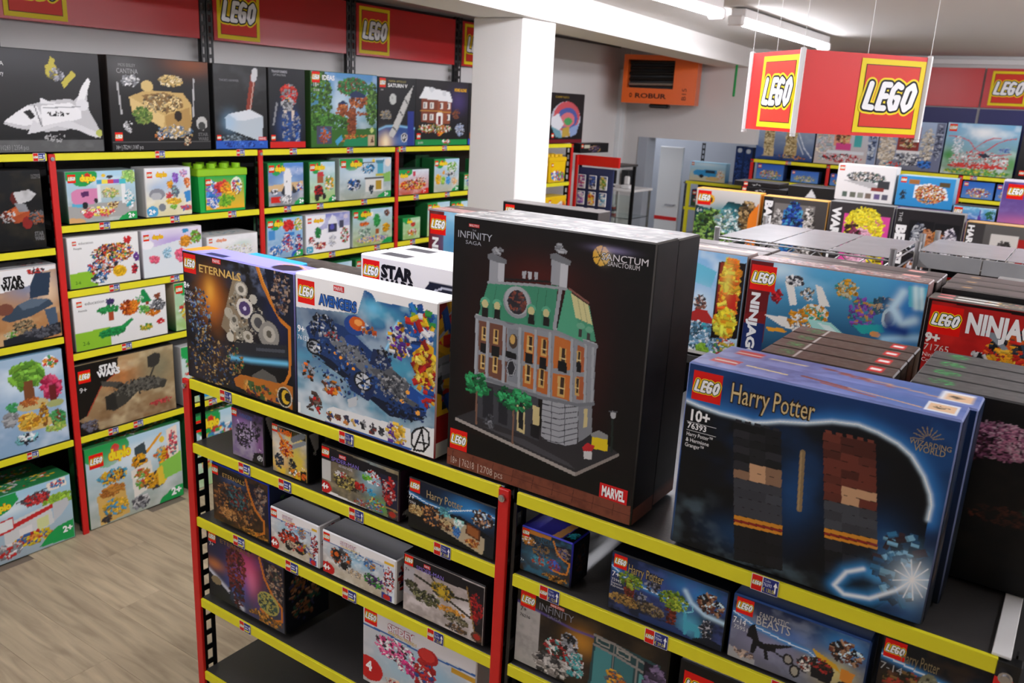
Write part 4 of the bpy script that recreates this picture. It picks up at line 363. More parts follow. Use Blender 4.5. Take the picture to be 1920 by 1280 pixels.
((0.8298,0.01,0.5041),0,0.3486,0.1,0.215,'#d8d4d4','#d4d0d0',(134,95),'white toy box with a red corner badge and a pink mech','small toy boxes on the lower tiers of the front gondola',[('b','#d8d6da','#b8b4b4'),('g','#8ec0dc',600,500,340,300,90),('g','#a8ccdc',300,600,240,300,70),('f','#e8e6ea',5,50,2),('p','#dcdade',[0,0,1000,0,1000,180,400,220,0,220]),('l','#2f62a8',24,[0,240,220,230,500,250,1000,200]),('n','#e0408a #f078a8 #3a2a34 #fff',300,400,180,140,150,26,1),('n','#e0408a #b02a6a #fff',440,540,120,80,65,26,2),('n','#a81a20 #c8302c #2a4a8a #e8e8e8',580,620,90,340,200,34,3),('e','#a81a20',600,260,90,100),('e','#c8302c',590,250,70,80),('n','#e8e8ee #c8ccd4 #a81a20',880,620,90,180,85,26,4),('e','#a81a20',1040,580,100,110),('r','#c8982a',800,240,1000,300),('n','#d0c8c0 #a81a20 #e0b8a0',360,880,140,100,65,30,5),('e','#c41a1e',60,800,130,160)],[['SPIDEY',240,170,80,'#e8e2ea',{'w':240,'o':'#a83040','bold':0.04}],['AMAZING FRIENDS',240,220,40,'#d8b020',{'w':260}],['4',40,820,120,'#ffffff',{'bold':0.05}]],[(20,20,190)],None,None),
((1.157,0.018,0.9752),0,0.1238,0.07,0.1022,'#15161c','#3a3ad0',(61,55),'small toy box with a bright blue top edge and gold ring','small toy boxes on the lower tiers of the front gondola',[('b','#1a2a38','#3a2a1c'),('f','#2f6a88',5,80,2),('g','#3a80a0',400,600,300,200,80),('p','#b87424',[0,0,600,0,600,80,0,120]),('n','#d8a040 #e8e8e8 #b87424',140,280,140,90,85,26,1),('n','#1c2430 #3a4a60 #8a6a3a',400,400,180,160,125,26,2),('n','#3a6ad0 #6a3a80 #a03a2a',680,640,120,140,85,26,3),('n','#4a9ab0 #b0482a',400,660,180,100,65,26,4),('p','#16162a',[680,160,1000,120,1000,520,840,440]),('n','#6b4a3a #8a7a6c #5a5a90 #b0927a',840,300,130,140,65,26,5),('l','#d0802a',40,[640,80,720,300,840,420,980,460]),('l','#d0802a',40,[980,460,940,720,800,760,660,740]),('n','#c98b35 #8a5a20 #3a2a1c',700,920,260,70,90,26,6)],[['ETERNALS',200,220,90,'#3a2a14',{'w':440}],['7+',20,780,60,'#ffffff']],[(30,40,170)],[('b','#4a44d8','#2a2a90'),('p','#e8a860',[660,0,800,0,760,1000,600,1000]),('r','#101014',800,0,1000,1000),('n','#20a0b0 #40c0d0',900,600,80,200,25,52,2)],[('b','#15141a'),('n','#5a3a2a #2a3a4a',500,500,300,400,60,34,7)]),
((1.4258,0.01,0.9752),0,0.2361,0.075,0.1246,'#080a10','#0a0e16',(140,63),'dark blue toy box with a glowing blue deer between trees','small toy boxes on the lower tiers of the front gondola',[('b','#10203c','#1c2438'),('g','#2f86cc',720,200,240,180,95),('g','#3a4a90',400,380,300,240,80),('f','#4a5aa0',6,50,3),('h','#3f8fd0',90,[0,240,140,380,340,440,600,460,700,400]),('l','#e8f4fc',12,[0,240,140,380,340,440,600,460,700,400]),('h','#bfe0f4',80,[660,220,720,380,840,500,1000,520]),('g','#5ab8dc',720,760,100,200,80),('n','#6a2a20 #8a3a28 #4a1c14',180,550,40,220,85,26,1),('n','#6a8a2a #a8b83a #4a6a20',180,400,110,140,100,26,2),('n','#6a2a20 #8a3a28 #4a1c14',560,660,40,300,110,26,3),('n','#7a9a2a #a8b83a #4a6a20',570,460,120,160,125,26,4),('n','#22242c #4a4c58 #8a8c98',380,300,60,160,65,26,5),('n','#22242c #4a4c58 #c8c8d0',860,740,50,180,75,26,6),('n','#8a6a3a #b08a4a #5a4a2a',140,780,150,90,125,26,7),('n','#5a4a3a #8a7a5a #3a3428',380,760,120,100,125,26,8),('n','#8a8c98 #2c2e3a',280,620,50,80,45,26,9),('p','#24386a',[280,900,600,880,760,980,780,1000,300,1000]),('p','#49a8c0',[660,580,690,600,700,720,790,720,820,820,810,960,780,960,770,840,720,840,700,960,680,960,670,740]),('l','#7fd0e0',16,[680,580,650,500,690,460]),('l','#7fd0e0',16,[680,580,740,520,730,440]),('p','#10182a',[760,960,880,860,1000,900,1000,1000,760,1000]),('n','#3a2a24 #b08868 #1a1a20 #d0e8f8 #6a3a2a',880,300,110,160,100,34,10)],[['Harry Potter',160,270,150,'#b8a070',{'w':310,'o':'#1a1408'}],['7+',20,420,90,'#ffffff'],['75945',20,500,50,'#d8d8d8'],['Expecto',20,550,40,'#d8d8d8'],['Patronum',20,600,40,'#d8d8d8']],[(30,40,220)],None,[('b','#080a10')]),
((1.6675,0.01,0.9752),0,0.2323,0.075,0.1274,'#0a0a0e','#2a4f90',(160,65),'blue-grey toy box with a winged black horse drawing a carriage, on the second tier','small toy boxes on the lower tiers of the front gondola',[('b','#16264a','#6a6a78'),('f','#8a94a8',5,60,3),('g','#9a9ab8',300,600,300,240,70),('g','#d8c878',780,620,160,240,90),('g','#4f7ac0',450,340,200,120,70),('g','#2f86cc',840,200,160,200,95),('h','#3f8fd0',90,[0,260,180,380,400,440,600,460,760,600]),('l','#e8f4fc',12,[0,260,180,380,400,440,600,460,760,600]),('p','#16171c',[140,420,180,340,200,440,230,580,320,620,360,600,360,660,300,700,320,840,290,840,270,700,220,680,200,820,170,820,180,600,130,580]),('p','#1e1c20',[260,600,500,460,400,580,340,620]),('l','#24242a',26,[340,660,600,800]),('e','#1c1c20',460,700,40,90),('e','#9a9488',460,700,26,60),('e','#1c1c20',520,840,40,100),('e','#a8a290',520,840,26,70),('p','#1a1a1e',[620,580,800,620,780,840,640,820]),('p','#d8a82a',[620,380,800,500,840,600,660,500]),('n','#3a2a20 #1c1c20 #a8302a',700,600,80,100,50,26,5),('e','#1c1c20',880,860,70,150),('e','#c8b878',880,860,50,110),('l','#1c1c20',15,[820,860,940,860]),('l','#1c1c20',15,[880,720,880,990]),('n','#2a2a30 #8a3a28 #e8e4dc',580,660,50,120,50,26,6),('p','#d88a30',[840,520,940,540,920,720,840,700]),('n','#3a2a24 #b08868 #1a1a20 #d0e8f8 #6a3a2a',860,280,120,160,100,34,10),('p','#a8a8ac',[0,820,220,920,220,1000,0,1000]),('n','#6a5a54 #c8b0a0',120,880,80,60,35,26,12)],[['FANTASTIC',210,220,80,'#c8c4bc',{'w':220}],['BEASTS',190,340,130,'#c8c4bc',{'w':260}],['7-14',20,440,100,'#ffffff',{'w':100}],['75951',30,520,60,'#d8d8d8']],[(30,30,240)],[('b','#c8d8f8','#1c3a78')],None),
((1.8841,0.016,0.9752),0,0.175,0.08,0.1476,'#07080c','#0a0c12',(114,56),'unlit dark toy box with a spider web picture near the zinc bolt','small toy boxes on the lower tiers of the front gondola',[('b','#0c141c','#241a14'),('f','#3a2c20',6,70,3),('h','#3f8fd0',90,[0,240,300,300,600,360,800,560,1000,800]),('l','#e8f4fc',12,[0,240,300,300,600,360,800,560,1000,800]),('n','#5a3a28 #8a6a3a #2c2a1c #a83a2a',300,600,260,240,225,34,1),('e','#7a7a60',440,460,90,180),('n','#3a3a30 #9a9a80',440,460,80,160,50,17,2),('g','#2f86cc',860,420,120,140,80),('n','#3a2a24 #b08868 #1a1a20 #6a3a2a',880,460,90,120,75,34,10)],[['Harry Potter',180,260,140,'#8a7a58',{'w':320}],['7-14',20,420,90,'#a8a8a8']],[(30,40,220)],None,None),
((1.2702,0.016,0.757),0,0.3502,0.1,0.184,'#15130f','#26241f',(165,100),'black toy box with a silver edge and teal glass cabinets','small toy boxes on the lower tiers of the front gondola',[('b','#1a1612','#2c2420'),('f','#4a3a28',5,60,3),('g','#c88a2a',460,380,100,160,80),('p','#b0aca8',[0,220,170,240,170,1000,0,1000]),('f','#8a8884',12,60,4,80,600,90,400),('h','#5a4a90',30,[0,200,400,270,660,240]),('p','#26464a',[540,200,960,260,960,1000,520,1000]),('p','#47888c',[550,340,660,360,660,1000,540,1000]),('p','#3a7074',[680,380,800,420,800,1000,680,1000]),('p','#5a9c9c',[840,460,960,500,960,1000,840,1000]),('l','#8a8480',30,[540,220,700,240,840,300,960,360]),('l','#8a8480',30,[540,340,700,370,960,460]),('l','#8a8480',20,[670,240,670,1000]),('l','#8a8480',20,[820,320,820,1000]),('l','#9a948c',20,[560,240,640,250,640,310,560,300,560,240]),('l','#9a948c',20,[690,270,770,290,770,350,690,330,690,270]),('n','#a83030 #e0dcd8 #8a2a2a #50a0a0 #3a2c24',340,620,130,130,150,26,1),('n','#3a3a3c #8a8480 #c8c4c0',260,860,120,140,125,34,2),('n','#3a9aa0 #5ab0b0 #d0d0d0',420,740,60,140,60,26,3),('n','#22242a #8a8c92 #b8b8c0',380,460,50,120,60,26,4),('n','#d8a02a #c86a1c #5a5a60',700,660,60,100,65,26,5),('p','#1c1824',[860,280,1000,300,1000,1000,880,1000]),('n','#5a4a6a #7a688c #3c3248 #8a789c',950,560,70,260,150,39,6)],[['INFINITY',160,200,90,'#8a8c98',{'w':240}],['SAGA',220,260,40,'#7a7c88',{'w':100}],['MARVEL STUDIOS',240,100,26,'#ffffff',{'bx':'#c0402a','w':90}],['7+',30,310,60,'#2a2a2a'],['76216',30,380,40,'#3a3a3a']],[(30,50,200)],[('b','#1a1a1c'),('r','#e8e8e8',250,600,380,700),('r','#e8e8e8',440,600,600,700),('r','#d8d8dc',620,860,1000,1000)],None),
((1.5428,0.016,0.757),0,0.1532,0.1,0.17,'#0d0d0e','#1a1a1c',(59,55),'black toy box with a crinkled silver edge beside the teal cabinet box','small toy boxes on the lower tiers of the front gondola',[('b','#0d0d0f','#15151a'),('g','#3a2420',600,600,300,300,60),('n','#3a3a44 #5a4a3a',600,600,300,240,125,34,1)],[],[(70,120,340)],[('b','#1a1a1c'),('r','#e8e8ec',0,800,1000,1000)],None),
((1.598,0.205,1.1618),0,0.236,0.062,0.33,'#0d0c0b','#4a3f3a',(15,15),'brown-topped slim black toy box, nearest the blue boxes','black-sided toy boxes packed behind the front row',[('b','#0d0c0b')],[],[],[('b','#4d3b36','#544038'),('f','#6d6a62',7,50,1),('n','#3f7a4a #4f9a5a #2f5a38',160,500,70,300,65,39,3),('r','#c8c4c0',250,50,258,950),('r','#d02020',800,200,920,800),('r','#f4e8e4',820,400,900,600)],[('b','#161411'),('f','#5a5038',8,60,2)]),
((1.598,0.271,1.1618),0,0.236,0.062,0.33,'#0d0c0b','#4a3f3a',(15,15),'brown-topped slim black toy box, second from the blue boxes','black-sided toy boxes packed behind the front row',[('b','#0d0c0b')],[],[],[('b','#4d3b36','#544038'),('f','#6d6a62',7,50,2),('n','#3f7a4a #4f9a5a #2f5a38',160,500,70,300,65,39,4),('r','#c8c4c0',250,50,258,950),('r','#d02020',800,200,920,800),('r','#f4e8e4',820,400,900,600)],[('b','#161411'),('f','#5a5038',8,60,3)]),
((1.598,0.337,1.1618),0,0.236,0.062,0.33,'#0d0c0b','#4a3f3a',(15,15),'brown-topped slim black toy box, third from the blue boxes','black-sided toy boxes packed behind the front row',[('b','#0d0c0b')],[],[],[('b','#4d3b36','#544038'),('f','#6d6a62',7,50,3),('n','#3f7a4a #4f9a5a #2f5a38',160,500,70,300,65,39,5),('r','#c8c4c0',250,50,258,950),('r','#d02020',800,200,920,800),('r','#f4e8e4',820,400,900,600)],[('b','#161411'),('f','#5a5038',8,60,4)]),
((1.598,0.403,1.1618),0,0.236,0.062,0.33,'#0d0c0b','#4a3f3a',(15,15),'brown-topped slim black toy box, rearmost of its row','black-sided toy boxes packed behind the front row',[('b','#0d0c0b')],[],[],[('b','#4d3b36','#544038'),('f','#6d6a62',7,50,4),('n','#3f7a4a #4f9a5a #2f5a38',160,500,70,300,65,39,6),('r','#c8c4c0',250,50,258,950),('r','#d02020',800,200,920,800),('r','#f4e8e4',820,400,900,600)],[('b','#161411'),('f','#5a5038',8,60,5)]),
((1.892,0.205,1.1618),0,0.3,0.062,0.33,'#0b0b0c','#4c4c4c',(105,222),'black toy box with a pink blossom tree, behind the dark blue boxes','black-sided toy boxes packed behind the front row',[('b','#07070a','#0a0a0a'),('n','#d88ab0 #e8a8c8 #b06a90 #f0c8dc #8a4a70',500,210,190,100,600,9,1),('n','#5a3040 #8a4a70 #3a2030',360,250,100,90,150,9,2),('n','#1c3a26 #2a5a38',780,560,120,40,100,9,3),('n','#3a1c14 #5a2c1c',600,600,200,50,75,11,4),('f','#1c1812',8,60,6)],[],[],[('b','#4b4a49','#545352'),('f','#6d6c6a',6,50,1),('n','#3a9a50 #4fb868 #2f7a40',140,450,70,300,75,39,3),('r','#a8a6a4',270,50,277,950)],None),
((1.892,0.271,1.1618),0,0.3,0.062,0.33,'#0b0b0c','#4c4c4c',(31,66),'grey-topped slim black toy box, right behind the pink blossom box','black-sided toy boxes packed behind the front row',[('b','#0b0b0c')],[],[],[('b','#4b4a49','#545352'),('f','#6d6c6a',6,50,2),('n','#3a9a50 #4fb868 #2f7a40',140,450,70,300,75,39,4),('r','#a8a6a4',270,50,277,950)],None),
((1.892,0.337,1.1618),0,0.3,0.062,0.33,'#0b0b0c','#4c4c4c',(31,66),'grey-topped slim black toy box, two behind the pink blossom box','black-sided toy boxes packed behind the front row',[('b','#0b0b0c')],[],[],[('b','#4b4a49','#545352'),('f','#6d6c6a',6,50,3),('n','#3a9a50 #4fb868 #2f7a40',140,450,70,300,75,39,5),('r','#a8a6a4',270,50,277,950)],None),
((1.892,0.403,1.1618),0,0.3,0.062,0.33,'#0b0b0c','#4c4c4c',(31,66),'grey-topped slim black toy box, last of the row behind the pink blossom box','black-sided toy boxes packed behind the front row',[('b','#0b0b0c')],[],[],[('b','#4b4a49','#545352'),('f','#6d6c6a',6,50,4),('n','#3a9a50 #4fb868 #2f7a40',140,450,70,300,75,39,6),('r','#a8a6a4',270,50,277,950)],None),
((0.65,0.305,1.1618),0,0.58,0.098,0.348,'#e8e6e4','#f4f2f0',(150,81),'white toy box with black space lettering behind the airship box','toy boxes on the rear half of the front gondola',[('b','#eeecec','#dcdada'),('p','#14192c',[330,300,410,110,1000,90,1000,1000,300,1000]),('l','#c8ccd8',8,[440,400,440,170,480,140,660,140,680,180]),('p','#2a2e36',[450,180,670,160,670,500,450,500]),('n','#c8ccd0 #6a7078 #3c4048 #9aa0a8',560,270,70,100,175,17,3)],[['STAR',130,145,90,'#101010',{'w':190,'bold':0.06}],['WARS',130,250,90,'#101010',{'w':190,'bold':0.06}]],[(15,35,170)],[('b','#f6f4f2','#eeecea'),('f','#d8d8d8',6,40,2),('r','#4a4a4e',60,250,220,700),('n','#333',820,600,120,100,35,26,4)],None),
((0.65,0.41,1.1618),0,0.58,0.098,0.348,'#e8e6e4','#f4f2f0',(30,16),'plain white toy box right behind the one with black space lettering','toy boxes on the rear half of the front gondola',[('b','#eeecec')],[],[],[('b','#f6f4f2','#eeecea'),('f','#d8d8d8',6,40,2),('r','#4a4a4e',60,250,220,700),('n','#333',820,600,120,100,35,26,4)],None),
((0.02,0.2,1.1618),0,0.22,0.13,0.285,'#1a4a78','#2fa0dc',(15,12),'bright blue topped toy box, lying behind the gold-lettered black box','toy boxes on the rear half of the front gondola',[('b','#1a4a78')],[],[],[('b','#3aa8e0','#2f98d4'),('r','#20242c',0,700,1000,1000),('r','#e8eef2',550,800,750,900)],None),
((0.145,0.375,1.1618),0,0.38,0.1,0.262,'#2a2623','#4a4541',(15,12),'long dark grey topped toy box, behind the white sky ship box','toy boxes on the rear half of the front gondola',[('b','#23201e')],[],[],[('b','#4a4440','#37322e'),('f','#6a625c',9,50,4)],None),
((-1.443,0.4672,1.6385),1.5708,0.4371,0.12,0.3785,'#121213','#3a3a3a',(119,114),'black toy box with a white space shuttle picture','large toy boxes standing along the top of the wall shelving',[('b','#3a3a3b','#111213'),('g','#55565a',150,50,600,180,60),('p','#5b5c5c',[0,880,1000,880,1000,1000,0,1000]),('f','#7a7a7a',10,40,3,500,940,600,60),('p','#c8c8ca',[100,720,220,620,320,540,440,500,700,460,740,480,820,400,880,380,860,500,880,580,960,760,980,840,920,860,780,740,640,780,460,800,380,760,300,780,200,760]),('p','#ededee',[110,700,220,610,320,540,400,540,440,640,400,720,280,740]),('p','#f2f2f3',[440,540,700,500,800,560,800,660,600,720,440,740]),('p','#dcdcde',[300,820,360,680,440,740,680,680,980,820,970,860,880,840,760,780,560,740,400,800]),('p','#f0f0f0',[760,500,820,340,890,240,910,280,860,420,820,540]),('e','#e6e6e8',820,520,60,60),('p','#e8e8ea',[440,460,520,500,580,500,560,520,440,520]),('p','#222',[280,600,340,580,380,640,340,680]),('l','#55565a',10,[380,540,430,740]),('n','#222',580,620,120,20,35,9,4),('l','#9a9ca0',10,[460,560,800,540]),('n','#c8b84a #8a8240',560,200,50,70,40,22,5),('p','#c9bc50',[500,220,560,50,600,80,540,260]),('p','#c9bc50',[640,300,740,180,780,220,660,360]),('n','#b8b8c0 #77787c',600,220,60,60,40,17,6),('n','#aaa',550,860,100,50,35,11,7),('e','#b8c060',960,810,30,40)],[['NASA',30,170,40,'#e8e8e8'],['Discovery',30,260,40,'#e8e8e8',{'w':120}],['10283 | 2354 pcs',60,970,50,'#9a9a9a',{'w':240}]],[],None,[('b','#0b0b0c')]),
((-1.443,0.9596,1.6385),1.5708,0.4812,0.1,0.3806,'#121213','#302824',(105,100),'black toy box with a sand-coloured domed building picture','large toy boxes standing along the top of the wall shelving',[('b','#2a2a2a','#101010'),('g','#8a4a24',820,30,260,120,80),('g','#6a6a6a',140,100,220,160,60),('p','#1c1c1e',[0,910,1000,910,1000,1000,0,1000]),('l','#555',6,[0,910,1000,910]),('p','#c9a868',[180,420,360,340,720,360,800,480,800,660,760,780,560,840,500,740,200,580]),('p','#ddc080',[180,420,520,620,500,760,200,560]),('p','#b08c50',[520,620,780,520,800,700,760,800,540,840]),('p','#8a6a3c',[300,400,520,360,700,420,720,520,560,580,400,500]),('n','#ddc080 #8a6a3c #5a4a30 #e8d098 #9a8a6a',500,480,200,100,175,17,1),('e','#d8bc7a',360,300,60,60),('n','#d8bc7a #c0a060 #e8d8b0',600,230,120,60,110,17,2),('e','#2a2018',660,620,40,60),('n','#6a8a3a #8a9a4a #4a6a2a',300,620,90,90,125,17,3),('n','#c8a868 #8a8a8a #4a6a8a #e8e0d0',620,800,200,70,125,17,4),('n','#8a8c90 #e0e0e0',200,250,80,60,60,17,5),('l','#b8b8b8',20,[80,280,100,600]),('l','#b8b8b8',20,[840,200,820,620]),('e','#bdbdb8',910,700,60,80),('e','#3a3c3a',910,730,40,50),('n','#d8d8d8 #c87a3a',460,840,50,40,25,13,6),('n','#b8b8b8 #e8e8e8',160,740,40,70,35,13,7),('n','#d8c8a8 #8a5a3a',740,900,40,50,25,13,8)],[['MOS EISLEY',100,110,32,'#9a9a9a',{'w':160}],['CANTINA',80,180,50,'#a8a8a8',{'w':200}],['18+ | 75290 | 3187 pcs',30,980,45,'#b8b8b8',{'w':260}],['STAR',860,840,36,'#5c5c5c',{'w':110,'bold':0.05}],['WARS',860,890,36,'#5c5c5c',{'w':110,'bold':0.05}]],[(30,800,90)],None,[('b','#0b0b0c')]),
((-1.443,1.376,1.6385),1.5708,0.3034,0.1,0.3794,'#121213','#2a2a2a',(56,90),'black toy box with a big grey hammer on a brick-red handle','large toy boxes standing along the top of the wall shelving',[('b','#3a3b3c','#121314'),('f','#5a5c60',4,40,2),('l','#8a3a2c',80,[740,120,620,580]),('l','#c8a89a',14,[760,140,660,560]),('l','#c9cacc',90,[780,60,750,140]),('p','#b8c4cc',[180,620,260,580,660,520,920,600,900,880,800,900,300,780,200,760]),('p','#d8dde2',[260,580,660,520,920,600,540,660,400,660]),('g','#8ac0e8',260,680,140,120,40),('n','#5a6a74 #3a4248 #8a9aa4',340,880,240,40,90,17,3),('r','#2a5ab8',0,910,1000,1000),('n','#1c3a8a #4a7ad8',500,950,480,30,50,17,4)],[["THOR'S HAMMER",100,200,28,'#8a8a90',{'w':360}],['MARVEL',820,890,30,'#ffffff',{'bx':'#c81418','w':140}]],[(30,830,60)],None,[('b','#0b0b0c')]),
((-1.443,1.6547,1.6385),1.5708,0.2312,0.08,0.3805,'#121213','#2a2a2a',(38,83),'slim black toy box with a red, grey and blue brick tower','large toy boxes standing along the top of the wall shelving',[('b','#34363a','#0f1012'),('g','#3a5a9a',500,720,260,220,80),('n','#c8302c #a82420 #d84a3a #8a8c90',540,330,200,130,175,30,1),('n','#9a9c9e #5a5c60 #d8a03a #b8babc',500,440,140,80,75,26,2),('r','#d8c8b8',400,520,460,660),('r','#d8c8b8',620,520,680,660),('n','#23407a #2f5aa0 #9a9ca0',440,760,80,200,125,26,3),('n','#23407a #2f5aa0 #9a9ca0',740,760,80,200,125,26,4),('l','#8a8c90',30,[200,440,100,700]),('r','#d0241f',0,920,1000,1000)],[['TRANSFORMERS',80,60,30,'#a8a8ac',{'w':420,'bold':0.03}],['OPTIMUS PRIME',120,100,26,'#a8a8ac',{'w':340}]],[(40,830,70)],None,[('b','#0b0b0c')]),
((-1.443,2.0502,1.6385),1.5708,0.4883,0.1,0.3813,'#2f5a24','#3a5a30',(74,84),'leafy green toy box with a treehouse under a blue sky','large toy boxes standing along the top of the wall shelving',[('b','#4a90cc','#3a6a2c'),('g','#b8d8ec',600,500,300,300,90),('g','#dfeef6',400,400,120,180,60),('f','#e8f2f8',4,40,2),('n','#4a7a2c #3a6424 #5f9038 #2c4c1c',100,400,200,420,500,26,1),('n','#4a7a2c #3a6424 #2c4c1c #6a9a40',920,400,100,300,225,26,2),('n','#3a6a2a #4f8a38 #2c5020',300,720,300,160,300,26,9),('p','#386a28',[0,780,1000,740,1000,1000,0,1000]),('n','#2f7a3a #3f9a4a #256030 #8a4a2a',620,180,240,120,375,22,3),('p','#7a3a1c',[560,460,660,460,670,880,540,900]),('n','#8a4424 #6a3218 #a05a34',600,660,60,220,125,22,4),('n','#a8582c #8a3f1c #c87a40 #5a2c18',700,360,140,100,150,22,5),('p','#22345a',[560,280,660,220,820,280,800,320,580,320]),('n','#a8582c #8a3f1c #c87a40',460,480,80,80,85,22,6),('p','#22345a',[380,420,460,360,560,420]),('n','#8a4424 #a8582c',620,540,260,30,100,17,7),('n','#a84a2c #c86a30 #d8a040 #3a7a2a',660,900,240,70,175,17,8),('p','#1f8a5a',[500,900,900,860,880,990,460,990]),('r','#4a4a60',80,720,300,960),('n','#a84a2c #4a8ac0 #c86a30',190,840,80,100,85,17,10),('p','#4aa0c8',[340,920,440,840,460,900,380,980]),('e','#c8d880',920,770,30,40),('r','#c8b08a',860,840,970,990),('p','#5a3020',[900,940,930,860,950,940])],[['IDEAS',160,110,60,'#f4f4f4',{'w':180,'bold':0.03}],['18+',30,200,50,'#e8e8e8'],['21318',40,260,30,'#e8e8e8']],[(20,10,140)],None,[('b','#2f5a24')]),
((-1.443,2.461,1.6385),1.5708,0.3162,0.08,0.378,'#121213','#2a2a2a',(41,77),'black toy box with a tall white rocket rising over the earth','large toy boxes standing along the top of the wall shelving',[('b','#17181b','#16181c'),('p','#284a8a',[0,760,200,710,500,700,1000,740,1000,1000,0,1000]),('h','#8ac8f0',30,[0,760,200,710,500,700,1000,740]),('f','#5a80b8',5,60,2,400,900,600,140),('p','#23358a',[800,480,970,480,970,1000,800,1000]),('e','#c8ccc8',380,310,90,80),('e','#a8aca8',360,290,20,20),('n','#8a8a88 #b8a070 #6a6a68',200,540,140,60,75,17,1),('r','#8a8a88',60,580,340,600),('g','#f0c890',180,960,200,140,95),('g','#fff0d0',200,940,80,100,90),('p','#c8c8c4',[270,840,460,600,720,260,930,100,840,300,580,660,400,880]),('p','#9a9c98',[400,880,580,660,840,300,930,100,800,380,540,740]),('l','#26282a',20,[560,480,640,540]),('l','#26282a',20,[700,300,770,360]),('l','#26282a',20,[380,720,480,780]),('e','#d8d8d8',700,880,90,70),('e','#30343a',700,880,70,56),('l','#fff',14,[660,910,700,840,750,910])],[['NASA APOLLO',260,70,30,'#b8a860',{'w':460}],['SATURN V',240,140,50,'#f0f0f0',{'w':520,'bold':0.03}],['14+',50,200,30,'#c8c8c8']],[(30,20,130)],None,[('b','#0b0b0c')]),
((-1.443,2.8725,1.6385),1.5708,0.5068,0.09,0.3799,'#121213','#2a2a2a',(58,74),'black toy box with a snow-roofed red brick house','large toy boxes standing along the top of the wall shelving',[('b','#1c1a1e','#111'),('g','#4a3a7a',800,300,160,180,70),('p','#eceff2',[80,240,160,100,620,160,680,300,660,340,60,280]),('e','#d8dce0',280,140,40,40),('e','#d8dce0',520,190,40,40),('p','#7a3a24',[100,280,660,320,640,660,90,640]),('p','#8f4a30',[400,300,660,320,640,660,400,660]),('r','#e8e4dc',140,340,200,430),('r','#e8e4dc',140,520,200,610),('r','#e8e4dc',260,340,320,430),('r','#e8e4dc',260,520,320,610),('r','#e8e4dc',440,340,500,430),('r','#e8e4dc',440,520,500,610),('r','#e8e4dc',580,340,640,430),('r','#e8e4dc',580,520,640,610),('r','#22344a',155,350,166,420),('r','#22344a',155,530,166,600),('r','#22344a',275,350,286,420),('r','#22344a',275,530,286,600),('r','#22344a',455,350,466,420),('r','#22344a',455,530,466,600),('r','#22344a',595,350,606,420),('r','#22344a',595,530,606,600),('p','#f0eee8',[380,500,440,460,500,500,500,680,380,680]),('r','#7a2020',410,540,470,680),('l','#c8903a',16,[90,460,660,480]),('n','#e8e8e0 #7aa050 #b8863a #c04030',360,740,320,60,225,17,1),('n','#8a4a30 #5a3a2a',760,500,70,80,55,17,2),('n','#8a9ab8 #b8bcc8',840,760,90,100,90,17,3),('n','#c83a20 #e8a020',450,820,50,30,25,17,4),('r','#168a44',0,910,1000,1000),('n','#f0e8e8 #c03028',580,950,80,20,30,17,5)],[['HOME ALONE',710,150,46,'#e0a81c',{'w':240,'bold':0.05}],['21330',50,970,34,'#e8f4e8']],[(30,810,90)],None,[('b','#0b0b0c')]),
((-1.443,3.445,1.6385),1.5708,0.6269,0.09,0.3799,'#121213','#2a2a2a',(52,59),'black toy box with a white stadium, half hidden by the column','large toy boxes standing along the top of the wall shelving',[('b','#1c1c1e','#111'),('e','#c8ccd0',400,500,340,320),('e','#8a94a8',400,500,260,240),('e','#e8eaec',400,520,240,220),('e','#4a9a4a',420,540,140,120),('n','#c8ccd0 #8a8c90 #b89a50',400,760,260,80,150,17,1),('r','#2a4ab0',0,910,1000,1000)],[['SANTIAGO',50,100,40,'#e8e8e8',{'w':300}],['10299',50,980,40,'#c8d8f8']],[(30,800,90)],None,None),
((-1.443,4.2934,1.6385),1.5708,0.5935,0.09,0.3601,'#161416','#2a2a2a',(47,63),'black toy box with a red, blue and white oval stadium, beyond the column','large toy boxes standing along the top of the wall shelving',[('b','#1c1a1c','#141214'),('e','#b8bcc8',560,520,360,360),('e','#c05058',580,460,320,300),('e','#4a5a9a',600,500,250,220),('e','#d07078',600,530,180,150),('e','#4a9a5a',620,560,100,80),('p','#d8dae0',[200,500,380,400,520,620,420,740,220,660]),('p','#6a9aa8',[220,660,440,760,500,900,340,880]),('p','#b89a40',[480,700,660,660,680,860,500,880]),('p','#8aa0c8',[660,700,900,600,840,820,700,880]),('r','#6a1420',0,920,1000,1000)],[['CAMP NOU',280,100,40,'#b8962c',{'w':320}]],[(240,800,90)],None,[('b','#0b0b0c')]),
((-1.443,0.2763,1.271),1.5708,0.2749,0.14,0.3041,'#131314','#2c2c2c',(81,87),'dark toy box with an orange and white racing ship below the shuttle box','boxed toys on the second tier of the wall shelving',[('b','#18191b','#101112'),('p','#0c0c0d',[0,940,1000,940,1000,1000,0,1000]),('p','#a84a24',[400,540,620,440,800,500,840,620,600,660]),('p','#c86a3a',[460,500,660,460,760,520,560,580]),('e','#5a1c18',620,340,60,80),('p','#c8c8c8',[600,270,820,240,920,300,840,380,660,420]),('p','#8a8c90',[600,400,760,420,800,520,660,520]),('e','#8a2420',760,660,70,80),('n','#6a6c70 #3a3a3c #a85a34',920,600,120,80,100,17,1),('n','#c8c8c8 #6a2a1c',500,560,100,80,50,17,2),('f','#3a3424',5,50,3)],[['STAR',840,830,50,'#6a6a6a',{'w':130,'bold':0.05}],['WARS',840,890,50,'#6a6a6a',{'w':130,'bold':0.05}],['ULTIMATE',860,80,24,'#8a8a8a',{'w':130}],['COLLECTOR',860,110,24,'#8a8a8a',{'w':130}]],[],None,[('b','#0b0b0c')]),
